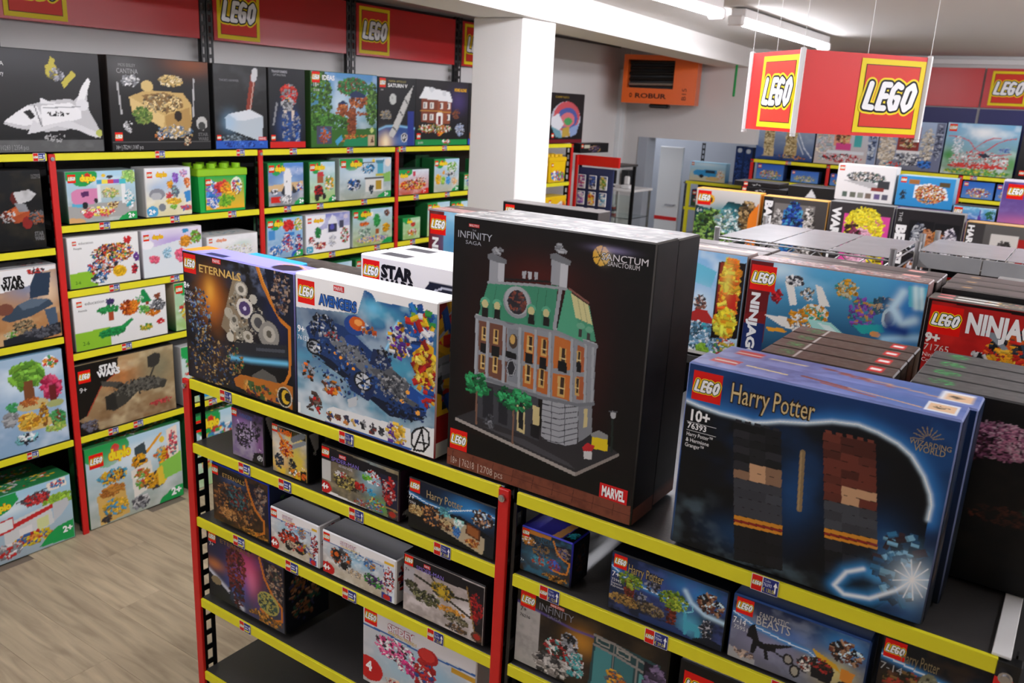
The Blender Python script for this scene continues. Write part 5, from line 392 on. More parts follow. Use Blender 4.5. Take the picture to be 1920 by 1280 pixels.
((-1.443,0.2485,0.904),1.5708,0.3863,0.14,0.3002,'#3a3a3c','#c8ccd0',(115,91),'desert toy box with a grey shuttle and black space lettering, in the end bay','boxed toys on the third tier of the wall shelving',[('b','#b8906a','#b07a44'),('g','#6a8ab0',750,240,300,200,80),('g','#e8c8a0',900,340,100,200,90),('f','#d8b88a',5,60,2),('p','#ececec',[0,0,1000,0,1000,60,780,80,720,240,400,300,0,340]),('p','#2c3c50',[720,240,780,80,940,100,900,400,700,420]),('p','#3a4a5a',[400,640,580,480,720,420,900,460,940,540,700,660,480,700]),('p','#5a6a7a',[580,480,720,420,900,460,780,540,620,560]),('p','#4a5c70',[840,600,960,580,980,960,900,980]),('n','#7a6a50 #3a3a30 #9a8a6a',620,800,120,100,100,17,1),('n','#5aa03a #c8c0a0',480,860,60,50,35,17,2),('e','#7a4a3a',450,520,80,80),('p','#22252c',[400,920,1000,800,1000,960,400,1080]),('n','#5a5c64 #3a3c44',800,900,200,70,75,22,3),('n','#c83028 #3a3c40',780,60,100,30,35,17,4)],[['STAR',460,180,80,'#101010',{'w':190,'bold':0.06}],['WARS',440,270,80,'#101010',{'w':220,'bold':0.06}]],[],[('b','#d0d0d0','#a8a8a8'),('n','#c83028 #fff #3a3c40',800,600,160,200,50,39,3)],[('b','#2a2a2c')]),
((-1.443,0.2044,0.4511),1.5708,0.4543,0.14,0.4014,'#2c5a30','#6a90a8',(131,111),'pale blue toy box with cartoon trees and zoo animals, in the end bay','boxed toys on the fourth tier of the wall shelving',[('b','#a8c4dc','#8aaccc'),('f','#e8f2fa',4,60,2),('g','#dcecf8',600,300,200,100,80),('n','#7ab03a #8ac84a #5a9030',680,200,140,130,150,34,1),('p','#7a4a2c',[640,260,720,260,730,520,630,540]),('e','#c8b880',700,520,140,60),('n','#c8783a #a85a2c',680,480,80,40,50,17,2),('n','#c8305a #a82048 #e05a80',880,380,80,120,150,26,3),('p','#6a2424',[860,360,920,360,920,560,860,560]),('e','#a8b070',900,560,80,40),('n','#8a8c90 #a8aaac',500,620,60,70,60,26,4),('e','#d8b870',720,740,160,60),('n','#d8a02a #b8782a #e8c050',660,680,80,80,90,26,5),('n','#d8a83a #8a5a2a',790,640,30,120,60,17,6),('n','#3f9a5a #5ab070',530,500,40,50,35,22,7),('n','#4fa05a #2f8048 #7a4a2c',910,720,60,80,65,22,8),('n','#8ab84a #b8c860',880,820,90,40,60,22,9),('n','#7ac0c8 #e8f0f4 #2a2a34',620,860,100,50,60,22,10),('e','#fff',880,100,60,60),('n','#c83a3a #4a9a5a #e8a040',890,110,60,60,30,17,11)],[],[],None,[('b','#1c3a20')]),
((-1.443,0.158,0.002),1.5708,0.5153,0.14,0.2981,'#1f7a3c','#2c8048',(147,82),'toddler brick box with a helicopter and fire station on the floor','boxed toys on the floor below the wall shelving',[('b','#a8d4ec','#a8b8c0'),('g','#e8f6fc',500,240,200,100,90),('p','#1fa050',[0,0,560,0,580,120,500,240,400,300,300,260,0,400]),('n','#8aba3a #a8d048',900,320,140,80,100,34,1),('n','#c8202c #e04a48 #8a1420 #5a5a60',720,200,110,90,125,26,2),('l','#3a3a40',16,[560,180,900,60]),('p','#d8dcdc',[440,440,820,340,840,660,440,800]),('p','#c82a2c',[300,540,840,360,840,420,300,620]),('p','#e8ecec',[340,400,520,360,520,520,340,560]),('l','#c82a2c',20,[340,400,520,360,520,540,340,580,340,400]),('p','#e8e8e8',[560,580,660,560,660,740,560,780]),('p','#d8e0a0',[700,520,800,500,800,660,700,700]),('p','#c8ccd0',[840,360,960,340,980,440,900,580,840,640]),('n','#e0c828 #d88a3a #c82a2c #3a6ab0',660,780,160,90,125,30,3),('n','#8a8c90 #c8302c #e8e8e8',460,840,100,100,85,30,4),('p','#1fa050',[780,820,860,740,1000,700,1000,1000,700,960]),('p','#f4ece0',[800,40,960,0,970,140,820,160]),('n','#c83028 #3a8ac0',890,80,60,50,35,17,5)],[['2+',900,860,90,'#ffffff',{'bold':0.05}],['duplo',360,220,90,'#f4dc2c',{'w':160,'bold':0.06,'o':'#e07a20'}]],[],[('b','#2c8048'),('n','#e8c828 #c83028 #e8e8e8 #2c8048',500,500,460,400,150,52,6)],[('b','#14301c')]),
((-1.6,0.19,0.002),1.5708,0.42,0.14,0.27,'#1f7a3c','#2c8048',(12,12),'green topped toddler brick box behind the fire station box','boxed toys on the floor below the wall shelving',[('b','#1fa050')],[],[],[('b','#3a9058'),('n','#e8c828 #c83028 #e8e8e8 #2c8048',500,500,460,400,150,52,7)],None),
((-1.443,0.6597,1.3539),1.5708,0.3026,0.1,0.2091,'#12502c','#8a9a98',(82,62),'toddler brick box with a pink van and a striped awning shop','boxed toys on the second tier of the wall shelving',[('b','#b0daf0','#a8b0a8'),('f','#ffffff',4,35,2),('e','#21a04e',140,60,180,160),('e','#21a04e',300,80,140,150),('e','#21a04e',220,160,140,130),('e','#d0281f',300,80,40,50),('n','#b8d880 #8ac060',920,120,120,120,75,34,1),('e','#f0c838',530,90,30,40),('p','#a8a8a4',[0,660,1000,600,1000,900,0,980]),('e','#3a3c40',620,120,50,30),('r','#4aa8d0',420,180,540,250),('r','#f0e050',500,180,600,260),('r','#e0485a',590,180,680,260),('r','#8a5ac0',670,180,760,260),('r','#4ac0c8',760,180,860,270),('r','#e8ecec',430,270,470,620),('r','#e8ecec',780,270,840,660),('r','#c8d4c8',480,280,780,540),('n','#e8d080 #9ac060 #b8a890',620,440,120,100,75,26,2),('p','#d888b0',[60,400,140,330,420,330,420,580,360,640,80,640,50,520]),('p','#5a2a60',[190,400,300,380,300,480,200,500]),('p','#5ab0d0',[60,620,300,640,180,700,60,680]),('e','#26262a',240,660,40,70),('e','#26262a',400,580,30,50),('n','#f0e060 #e04a50 #fff #e8d8c0',420,800,260,80,110,26,3),('n','#e04a60',280,860,60,50,25,30,4),('n','#e0c040 #d84a60',520,840,80,50,40,30,5),('n','#4ab0c0 #e8f0f0',900,580,60,180,75,26,6),('n','#7a4a30 #e8d090',660,680,80,70,45,26,7),('e','#d8a870',50,980,180,80),('e','#21a04e',960,980,180,140),('e','#21a04e',840,1020,120,120)],[['duplo',200,190,110,'#f6dc28',{'w':220,'bold':0.06,'o':'#e57a1c'}],['2+',860,960,90,'#ffffff',{'bold':0.05}]],[(30,60,160)],None,None),
((-1.443,0.9681,1.3539),1.5708,0.2285,0.1,0.2112,'#d8d4d0','#dcdcdc',(53,57),'white toddler brick box with sea creatures, between the pink van box and the green tub','boxed toys on the second tier of the wall shelving',[('b','#eef0f4','#e0d8a8'),('f','#ffffff',4,35,2),('g','#9ac0e8',620,300,300,240,80),('g','#7aa8d8',240,420,220,140,60),('n','#8a5ac0 #a880d8',660,200,60,100,55,26,1),('n','#e8b02a #d88a20',540,340,60,80,45,26,2),('n','#e07030 #f0a060',920,320,60,100,50,26,3),('e','#8a8c94',240,540,170,120),('e','#b8babc',220,580,120,80),('n','#e05a50 #c83a4a',500,580,70,50,35,26,4),('n','#5a6a7a #8ac0b8 #7a7a80',640,500,70,120,60,26,5),('p','#3a8ac8',[840,520,1000,480,1000,720,880,740]),('n','#f0d040 #e8b030',600,700,160,50,75,30,6),('e','#7a8088',340,820,80,80),('n','#6aa83a #8ac850',600,820,70,40,40,26,7),('n','#c84a6a #d86a50 #4a6ab0',880,860,120,50,65,26,8),('n','#c0a0d8 #e8a0b8',840,120,80,70,35,26,9),('e','#4aa0cc',120,900,130,120)],[['duplo',240,180,90,'#f0c41c',{'w':240,'bold':0.06,'o':'#e57a1c'}],['2+',50,940,100,'#ffffff',{'bold':0.05}]],[(50,80,120)],None,[('b','#c0bcb8')]),
((-1.443,0.6488,1.087),1.5708,0.3155,0.1,0.2133,'#8a8c8a','#d8d8d4',(85,60),'white classroom toy box with a crowd of little brick people','boxed toys on the third tier of the wall shelving',[('b','#f2f2f0','#e4e4e2'),('p','#8abf30',[0,700,380,680,380,1000,0,1000]),('n','#c83a30 #3a6ab0 #e8c040 #6a3a28 #d8a878 #3f9a4a #2c2c34 #e07a30 #e8e8e8',620,380,300,200,500,26,1),('n','#d8a878 #e8e8ec #4a80b8 #2c2c34 #c83a30',460,620,200,180,225,30,2),('e','#e8b820',700,760,100,120),('n','#e8b820 #c89a18',700,760,90,90,40,26,3),('n','#c82a3a #2c2c34',920,760,40,90,40,26,4),('n','#c82a2c',840,140,50,70,35,26,5),('n','#6a3a90',960,500,40,80,30,26,6),('n','#e8e8ec #3a3a40 #4a80b8',400,860,100,90,75,30,7)],[['education',150,150,50,'#8a8a8a',{'w':200}],['People',80,240,40,'#4a4a4a',{'w':110}],['2-6',70,910,60,'#3a6a20']],[(70,80,80)],None,None),
((-1.443,0.9738,1.087),1.5708,0.3064,0.1,0.212,'#9a98a0','#e0dce0',(70,56),'lavender and white toddler brick box with a pink flamingo float','boxed toys on the third tier of the wall shelving',[('b','#e8e0f0','#e4e6e4'),('f','#ffffff',4,35,2),('g','#b8a0dc',500,260,400,160,90),('p','#dfe6ea',[0,400,600,260,1000,300,1000,1000,0,1000]),('e','#f4f2f6',80,300,100,100),('n','#e85a7a #f08090',180,620,80,70,60,30,1),('n','#8ac0d8 #b8d8e8',400,500,70,120,50,26,2),('n','#f06a8a #e04a6a',620,600,90,140,75,34,3),('n','#e8a030 #d88a20',720,300,100,120,100,30,4),('n','#7ab84a #5a9a38 #8a5a30',900,220,80,140,75,30,5),('p','#3a90c0',[660,40,760,20,780,100,680,120])],[['duplo',170,190,80,'#f0c41c',{'w':180,'bold':0.06,'o':'#e57a1c'}]],[(30,90,130)],None,None),
((-1.443,1.299,1.087),1.5708,0.2959,0.16,0.1513,'#c8c8c8','#dcdcda',(48,45),'low white toddler brick box with faint pastel print','boxed toys on the third tier of the wall shelving',[('b','#eceef0','#e8e4dc'),('f','#ffffff',4,35,2),('g','#b8d8c8',700,300,160,100,60),('n','#e8d8b8 #c8d8c0 #d8d8e8',600,500,300,200,125,26,1)],[['duplo',180,170,80,'#e8a080',{'w':200,'bold':0.06,'o':'#d86a4a'}]],[(40,60,130)],[('b','#e8e6e0'),('n','#b8d0c0 #8ac0d0 #f0f0f0',500,500,400,300,50,43,2)],None),
((-1.443,0.7071,0.8203),1.5708,0.4317,0.1,0.2308,'#787a78','#c8c8c4',(110,61),'white classroom toy box with green crocodile, palm and jungle animals','boxed toys on the fourth tier of the wall shelving',[('b','#f0f0ee','#e2e2e0'),('p','#8abf30',[0,660,360,640,360,1000,0,1000]),('n','#4a2a70 #3a3a60',380,160,40,60,40,26,1),('n','#2f9a50 #23803e',360,300,110,70,100,26,2),('p','#a84a2c',[350,360,410,360,410,520,350,520]),('n','#b8501c #e07a20 #8a3418',580,340,90,140,150,30,3),('n','#e07a20 #f09a30',640,300,60,90,50,26,4),('p','#23904a',[240,720,360,660,480,660,600,540,620,580,540,700,440,800,260,840]),('n','#23904a #1c7a3c',380,760,140,60,100,30,5),('p','#1c8a4a',[720,40,760,20,840,280,720,300]),('r','#8a3a24',770,280,800,340),('n','#e08a20 #c86a18',840,500,80,60,60,30,6),('n','#3a3a3c #8a8c90 #5a5c60',900,380,80,120,90,26,7),('n','#4aa048 #7ab050',740,420,60,80,50,26,8),('n','#4a8a3a #c8b030',750,780,70,60,60,26,9),('n','#c8282c',930,720,40,50,30,22,10),('n','#8a4a30',900,200,30,60,25,22,11),('n','#c8c8c8 #4ab060',700,200,40,70,30,22,12)],[['education',120,160,60,'#7a7a7a',{'w':200}],['Animals',50,270,40,'#4a4a4a',{'w':90}],['2-6',70,900,70,'#2c5a1c']],[(40,80,100)],None,None),
((-1.443,1.1179,0.8203),1.5708,0.3075,0.1,0.2257,'#14602c','#c8b090',(52,44),'narrow green toddler brick box beside the white crocodile box, half behind the front gondola','boxed toys on the fourth tier of the wall shelving',[('b','#b0d8c0','#9cc06a'),('f','#ffffff',4,35,2),('e','#21a04e',140,60,180,160),('e','#21a04e',300,80,140,150),('e','#21a04e',220,160,140,130),('e','#d0281f',300,80,40,50),('n','#e8c838 #c83a30 #3a9a4a #e8e8e8 #e05a90',500,600,440,300,275,34,1),('e','#21a04e',960,980,180,140),('e','#21a04e',840,1020,120,120)],[['duplo',200,190,110,'#f6dc28',{'w':220,'bold':0.06,'o':'#e57a1c'}],['2+',860,960,90,'#ffffff',{'bold':0.05}]],[(30,60,160)],None,None),
((-1.443,0.7093,0.4511),1.5708,0.4693,0.12,0.3166,'#1a1714','#2a2622',(116,79),'brown-sky toy box with a dark grey winged ship and white space lettering','boxed toys on the fifth tier of the wall shelving',[('b','#b09a70','#8a6a48'),('g','#c87a3a',440,280,160,220,80),('f','#d8c8a0',5,60,2),('f','#6a4c30',5,50,5),('g','#7a8068',840,300,160,260,60),('p','#17130f',[0,0,420,0,400,220,240,360,80,740,0,780]),('l','#a83a24',12,[400,220,240,360,80,740]),('p','#14110f',[0,800,140,920,200,1000,0,1000]),('p','#3c3a34',[220,300,440,380,480,460,700,380,920,520,880,620,600,580,460,720,340,780,260,700,280,560,400,480]),('p','#55534c',[500,460,700,380,900,500,760,540,580,520]),('p','#4a4842',[240,300,440,380,400,440,240,380]),('p','#2b2a26',[260,540,360,500,380,760,270,740]),('p','#35342f',[720,100,800,60,860,100,840,240,780,280,720,260]),('l','#3a3832',30,[780,280,740,400]),('n','#2b2a26 #5a584f #6a685e',600,500,260,120,175,17,1),('n','#a83a3a #c84a4a',840,820,120,40,50,17,2),('n','#6a6a7a #4a3a30',100,900,80,80,65,22,3)],[['STAR',230,160,80,'#f0f0ee',{'w':180,'bold':0.06}],['WARS',210,240,80,'#f0f0ee',{'w':220,'bold':0.06}],['9+',30,400,70,'#f0f0ee']],[(30,100,170)],None,[('b','#12100e')]),
((-1.443,1.1373,0.4511),1.5708,0.313,0.12,0.2891,'#8a8c8a','#c8c8c4',(51,57),'pale blue toddler brick box seen through the slotted corner post','boxed toys on the fifth tier of the wall shelving',[('b','#c8dce8','#b8d0a0'),('f','#ffffff',4,35,2),('e','#21a04e',140,60,180,160),('e','#21a04e',300,80,140,150),('e','#21a04e',220,160,140,130),('e','#d0281f',300,80,40,50),('n','#e8c838 #c83a30 #3a9a4a #e8e8e8',500,400,440,300,175,34,1),('e','#2f9ad8',400,820,160,140),('e','#21a04e',960,980,180,140),('e','#21a04e',840,1020,120,120)],[],[],None,None),
((-1.443,0.7201,0.002),1.5708,0.4733,0.13,0.3829,'#176a34','#2c6a3c',(120,98),'toddler brick box with a yellow crane and building site','boxed toys on the floor below the wall shelving',[('b','#b8dcf0','#a8b0a0'),('f','#ffffff',4,35,2),('e','#21a04e',140,60,180,160),('e','#21a04e',300,80,140,150),('e','#21a04e',220,160,140,130),('e','#d0281f',300,80,40,50),('g','#e8f4fa',500,300,300,140,80),('p','#d8b060',[80,620,360,540,400,960,100,1000]),('l','#e8a020',34,[620,260,780,80]),('p','#3a4a50',[490,160,600,120,620,280,500,320]),('n','#e8b020 #d89018 #3a3a3c',540,360,70,90,100,26,1),('n','#e8c030 #d8981c #3a3a40 #4aa0c0',260,420,140,80,125,26,2),('p','#e8e4da',[440,440,660,380,680,720,460,800]),('p','#5aa03a',[490,500,620,460,630,660,510,720]),('n','#c88a3a #6ab04a #e8e4da #c84a30',560,580,80,120,110,22,3),('n','#c88a3a #a8682a',240,600,120,60,100,26,4),('n','#e8b020 #d8981c #3a3a40',700,660,110,100,125,26,5),('n','#5ab0c0 #d8b060 #d8682a',780,340,80,80,75,26,6),('n','#e0622a #e8b020 #c83a30',860,420,90,140,125,26,7),('p','#8aca50',[740,480,1000,380,1000,660,780,700]),('p','#e8c83c',[720,520,780,500,800,740,730,760]),('n','#e8b838 #c8a030 #4a9ac0',260,820,120,100,125,26,8),('n','#8a8c90 #c8c8c8 #4a4a50',520,880,90,80,90,26,9),('p','#f4e4d4',[840,60,960,20,970,400,860,440]),('n','#c83a50 #e05a60 #3a8a90',910,240,50,160,60,17,10),('e','#f0d040',790,160,30,40),('n','#3a3a3c #6a4a30',160,940,40,40,25,22,11),('e','#21a04e',960,980,180,140),('e','#21a04e',840,1020,120,120)],[['duplo',230,220,120,'#f6dc28',{'w':230,'bold':0.06,'o':'#e57a1c'}],['2+',860,940,90,'#ffffff',{'bold':0.05}]],[(40,90,170)],[('b','#2f7a44'),('n','#e8c828 #c83028 #e8e8e8 #7a5a3a',500,500,440,400,150,52,6)],[('b','#124a26')]),
((-1.443,1.2085,0.002),1.5708,0.4085,0.13,0.3768,'#176a34','#2c8048',(64,63),'green toddler brick box on the floor, seen past the corner post of the gondola','boxed toys on the floor below the wall shelving',[('b','#b8dcf0','#a8c890'),('f','#ffffff',4,35,2),('e','#21a04e',140,60,180,160),('e','#21a04e',300,80,140,150),('e','#21a04e',220,160,140,130),('e','#d0281f',300,80,40,50),('n','#e8c838 #c83a30 #3a9a4a #e8e8e8 #3a8ac0',500,500,440,300,275,34,1),('e','#21a04e',960,980,180,140),('e','#21a04e',840,1020,120,120)],[['duplo',200,190,110,'#f6dc28',{'w':220,'bold':0.06,'o':'#e57a1c'}],['2+',860,960,90,'#ffffff',{'bold':0.05}]],[(30,60,160)],[('b','#2f7a44'),('n','#e8c828 #c83028 #e8e8e8',500,500,440,400,100,52,6)],None),
((-1.443,1.6362,1.3539),1.5708,0.232,0.1,0.2152,'#1f6a30','#2c7a44',(42,50),'toddler brick box with a white space shuttle on its pad','boxed toys on the second tier of the wall shelving',[('b','#5a90d8','#8a8c8a'),('f','#ffffff',4,35,2),('e','#21a04e',140,60,180,160),('e','#21a04e',300,80,140,150),('e','#21a04e',220,160,140,130),('e','#d0281f',300,80,40,50),('g','#a8d0f0',500,450,300,140,60),('p','#d8b888',[0,520,1000,440,1000,660,0,660]),('p','#ececec',[420,300,500,120,600,140,660,300,640,780,440,800]),('e','#2a2a2c',510,430,20,20),('p','#34383f',[340,700,440,540,440,800]),('p','#34383f',[660,500,820,700,660,740]),('n','#e8e8e8 #c83a30 #3a6ab0',880,580,80,80,50,26,1),('r','#d0281f',60,780,320,920),('n','#e8e8e8 #8a8c90',480,860,160,100,90,26,2),('n','#e8e8ec #4a4a50',160,660,90,60,40,26,3),('p','#e8e8e8',[780,80,840,160,800,260,840,140]),('e','#21a04e',960,980,180,140),('e','#21a04e',840,1020,120,120)],[['duplo',200,190,110,'#f6dc28',{'w':280,'bold':0.06,'o':'#e57a1c'}],['2+',860,960,90,'#ffffff',{'bold':0.05}]],[(30,60,160)],None,[('b','#14401f')]),
((-1.443,1.8821,1.3539),1.5708,0.1836,0.1,0.214,'#1f6a30','#2c7a44',(30,48),'narrow toddler brick box with a red tractor and toadstool barn','boxed toys on the second tier of the wall shelving',[('b','#b8daf0','#a8c868'),('f','#ffffff',4,35,2),('e','#21a04e',140,60,180,160),('e','#21a04e',300,80,140,150),('e','#21a04e',220,160,140,130),('e','#d0281f',300,80,40,50),('p','#c83a40',[280,260,540,240,560,340,280,360]),('p','#a85a3a',[300,360,520,360,520,520,300,520]),('n','#c82a2c #a81c20 #2a2a2c',360,720,160,140,150,34,1),('e','#2a2a2c',280,880,90,90),('e','#2a2a2c',560,860,70,80),('n','#3f9a4a #e8e8e8 #e8b030',760,540,160,180,150,30,2),('e','#21a04e',960,980,180,140),('e','#21a04e',840,1020,120,120)],[['duplo',200,190,110,'#f6dc28',{'w':400,'bold':0.06,'o':'#e57a1c'}],['2+',860,960,90,'#ffffff',{'bold':0.05}]],[(30,60,160)],None,None),
((-1.443,2.2109,1.3539),1.5708,0.4108,0.1,0.2248,'#c8d0d0','#a8b8b0',(60,48),'toddler brick box with a blue helicopter and police house','boxed toys on the second tier of the wall shelving',[('b','#b8daf2','#a8b0a0'),('f','#ffffff',4,35,2),('e','#21a04e',140,60,180,160),('e','#21a04e',300,80,140,150),('e','#21a04e',220,160,140,130),('e','#d0281f',300,80,40,50),('g','#e8f4fc',400,400,300,140,80),('n','#3a90c8 #5ab0e0 #e8e8e8 #2a4a6a',540,260,120,100,125,30,1),('l','#3a3c44',14,[400,120,660,100]),('r','#5ab0c8',720,80,840,400),('p','#4a8aa0',[680,60,860,40,840,140,700,140]),('r','#c8c048',680,400,840,460),('r','#4a4c50',460,480,860,520),('r','#e4e4de',480,520,840,840),('r','#b8962c',690,560,800,800),('n','#2a6ab8 #e8e8ec #2a3a50',260,640,120,140,150,30,2),('n','#2a3a4a #3a3a3c',600,780,40,110,55,22,3),('e','#f0d040',640,60,30,40),('e','#f0e8e0',930,120,60,100),('p','#8ac060',[840,400,1000,340,1000,600,860,600]),('e','#21a04e',960,980,180,140),('e','#21a04e',840,1020,120,120)],[['duplo',200,190,110,'#f6dc28',{'w':220,'bold':0.06,'o':'#e57a1c'}],['2+',860,960,90,'#ffffff',{'bold':0.05}]],[(30,60,160)],None,[('b','#14401f')]),
((-1.443,1.6228,1.087),1.5708,0.2367,0.1,0.2088,'#c8d0d0','#2c7a44',(41,48),'toddler brick box with a red-topped blue and white play tower','boxed toys on the third tier of the wall shelving',[('b','#9ac8ec','#88aac8'),('f','#ffffff',4,35,2),('e','#21a04e',140,60,180,160),('e','#21a04e',300,80,140,150),('e','#21a04e',220,160,140,130),('e','#d0281f',300,80,40,50),('r','#4a90d0',40,280,200,520),('n','#c82a2c #e04a40 #d8242a',600,200,140,130,125,34,1),('r','#3a80c8',460,380,760,460),('n','#c82a2c #e8e8ec #3a6ab8',560,640,160,220,225,30,2),('n','#e8c030 #e8e8e8 #7ab040',880,200,100,160,100,30,3),('n','#c82a2c #e8e8ec #3a6ab8 #2a2a6a',880,660,100,200,150,30,4),('n','#3a6ab8 #2a8ad0 #e8e8e8',240,800,160,120,150,30,5),('e','#2f62c0',840,980,180,140),('e','#21a04e',960,980,180,140),('e','#21a04e',840,1020,120,120)],[['duplo',200,190,110,'#f6dc28',{'w':260,'bold':0.06,'o':'#e57a1c'}],['2+',800,960,90,'#ffffff',{'bold':0.05}]],[(30,60,160)],None,None),
((-1.443,1.9233,1.087),1.5708,0.3239,0.1,0.208,'#d8d8d8','#e0dce0',(51,46),'white toddler brick box with a snowy house under a purple sky','boxed toys on the third tier of the wall shelving',[('b','#8a90d0','#e4e4ea'),('f','#ffffff',4,35,2),('p','#f4f4f8',[0,0,440,0,400,240,0,600]),('p','#f4f4f8',[0,500,400,400,1000,360,1000,1000,0,1000]),('p','#e8eaf4',[500,200,580,40,660,100,760,460,440,520]),('r','#3a3c50',500,280,680,500),('e','#5a5ab0',580,360,50,80),('r','#4a4c60',760,220,840,400),('n','#2f8a4a #23703a',260,480,60,140,90,26,1),('n','#c82a2c #e8e8e8 #5a3a2a',120,660,60,80,60,26,2),('n','#c8302c #e8c8a8 #fff #3a3c50',300,820,140,90,125,26,3),('n','#e8e8e8 #c8ccd8',580,720,80,160,100,26,4),('n','#c82a2c #e8e8e8 #4a8a4a',880,620,90,200,125,26,5),('e','#d8d0e0',900,120,50,60),('e','#4aa8c8',70,900,90,100)],[['duplo',170,200,80,'#f0c41c',{'w':220,'bold':0.06,'o':'#e57a1c'}],['2+',30,940,90,'#ffffff']],[(40,90,130)],None,None),
((-1.443,2.2671,1.087),1.5708,0.3266,0.1,0.2094,'#c8d0d0','#2c7a44',(46,44),'toddler brick box with a camper van, green fir and yellow tent','boxed toys on the third tier of the wall shelving',[('b','#b8daf0','#a8b860'),('f','#ffffff',4,35,2),('e','#21a04e',140,60,180,160),('e','#21a04e',300,80,140,150),('e','#21a04e',220,160,140,130),('e','#d0281f',300,80,40,50),('n','#e8742a #d85a20',280,400,120,40,65,26,1),('n','#a8c8b0 #d8e0d8 #6a8a7a',280,620,140,120,150,30,2),('n','#2f9a4a #3fae58',600,340,80,160,125,34,3),('r','#a85a2c',570,560,660,720),('n','#e8b020 #d89a18',840,560,90,120,100,30,4),('n','#e8d8b8 #e8a0a0 #8a8ad0 #f0d040 #5a8ac0',500,840,400,80,225,30,5),('e','#fff8e0',460,140,50,70),('n','#5a3a34 #8a5a4a',860,140,60,80,50,26,6),('e','#21a04e',960,980,180,140),('e','#21a04e',840,1020,120,120)],[['duplo',200,190,110,'#f6dc28',{'w':260,'bold':0.06,'o':'#e57a1c'}]],[(30,60,160)],None,None),
((-1.443,1.6652,0.8203),1.5708,0.3074,0.1,0.2353,'#1f6a30','#2c7a44',(38,33),'green toddler brick box on the fourth tier, mostly behind the blue-topped box','boxed toys on the fourth tier of the wall shelving',[('b','#b8daf0','#a8c868'),('f','#ffffff',4,35,2),('e','#21a04e',140,60,180,160),('e','#21a04e',300,80,140,150),('e','#21a04e',220,160,140,130),('e','#d0281f',300,80,40,50),('n','#e8c838 #c83a30 #e8e8e8 #3a8ac0',550,550,400,300,150,34,0),('e','#21a04e',960,980,180,140),('e','#21a04e',840,1020,120,120)],[['duplo',200,190,110,'#f6dc28',{'w':260,'bold':0.06,'o':'#e57a1c'}]],[(30,60,160)],None,None),
((-1.443,1.9706,0.8203),1.5708,0.258,0.1,0.1979,'#1f6a30','#2c7a44',(29,28),'green toddler brick box on the fourth tier, at the middle of its bay','boxed toys on the fourth tier of the wall shelving',[('b','#b8daf0','#a8c868'),('f','#ffffff',4,35,2),('e','#21a04e',140,60,180,160),('e','#21a04e',300,80,140,150),('e','#21a04e',220,160,140,130),('e','#d0281f',300,80,40,50),('n','#e8c838 #c83a30 #e8e8e8 #3a8ac0',550,550,400,300,150,34,1),('e','#21a04e',960,980,180,140),('e','#21a04e',840,1020,120,120)],[['duplo',200,190,110,'#f6dc28',{'w':260,'bold':0.06,'o':'#e57a1c'}]],[(30,60,160)],None,None),
((-1.443,2.2764,0.8203),1.5708,0.2944,0.1,0.198,'#1f6a30','#2c7a44',(29,29),'green toddler brick box on the fourth tier, beside the second red post','boxed toys on the fourth tier of the wall shelving',[('b','#b8daf0','#a8c868'),('f','#ffffff',4,35,2),('e','#21a04e',140,60,180,160),('e','#21a04e',300,80,140,150),('e','#21a04e',220,160,140,130),('e','#d0281f',300,80,40,50),('n','#e8c838 #c83a30 #e8e8e8 #3a8ac0',550,550,400,300,150,34,2),('e','#21a04e',960,980,180,140),('e','#21a04e',840,1020,120,120)],[['duplo',200,190,110,'#f6dc28',{'w':260,'bold':0.06,'o':'#e57a1c'}]],[(30,60,160)],None,None),
((-1.443,2.6183,1.3539),1.5708,0.2738,0.1,0.1501,'#1f6a30','#4a6a5a',(37,34),'low toddler brick box with a long red and yellow train','boxed toys on the second tier of the wall shelving',[('b','#d8e4f0','#c85030'),('f','#ffffff',4,35,2),('e','#21a04e',140,60,180,160),('e','#21a04e',300,80,140,150),('e','#21a04e',220,160,140,130),('e','#d0281f',300,80,40,50),('n','#c8282c #e84a30 #e8a020 #e8d040 #2a2a2c',460,620,440,200,400,34,1),('e','#c83a50',500,180,50,110),('n','#e8c8a8 #c82a2c #2a2a2c #e8e8e8',700,420,200,120,100,26,2),('e','#d0281f',960,980,220,200)],[['duplo',40,300,140,'#f6dc28',{'w':260,'bold':0.06,'o':'#e57a1c'}],['2+',800,940,120,'#ffffff']],[],None,None),
((-1.56,2.83,1.3539),1.5708,0.13,0.1,0.22,'#1f5a2c','#2a4a34',(30,30),'tall dark green toddler brick box, sideways behind the red train box','boxed toys on the second tier of the wall shelving',[('b','#1c5a30'),('n','#2f7a44 #8a9a3a #d8c040',600,600,140,340,100,34,3)],[],[],None,None),
((-1.443,2.9276,1.3539),1.5708,0.2502,0.1,0.2051,'#1f6a30','#2c7a44',(31,42),'toddler brick box with a green and white tipper truck and coloured bins','boxed toys on the second tier of the wall shelving',[('b','#b0d4f0','#b8b8a0'),('f','#ffffff',4,35,2),('e','#21a04e',140,60,180,160),('e','#21a04e',300,80,140,150),('e','#21a04e',220,160,140,130),('e','#d0281f',300,80,40,50),('n','#8ac040 #5aa83a #e8e8e8',720,260,200,140,150,34,1),('n','#2a2a2c #e8e8e8',660,460,180,60,60,26,2),('n','#e8b020 #f0c838',160,620,100,140,90,34,3),('n','#8ac040 #a8d050',360,660,70,100,60,34,4),('n','#3a90d8 #5ab0e8',560,660,80,120,65,34,5),('n','#d8a870 #e8c090',820,680,90,100,50,30,6),('e','#e8a030',380,420,50,70),('e','#21a04e',960,980,180,140),('e','#21a04e',840,1020,120,120)],[['duplo',200,190,110,'#f6dc28',{'w':320,'bold':0.06,'o':'#e57a1c'}],['2+',860,960,90,'#ffffff',{'bold':0.05}]],[(30,60,160)],None,None),
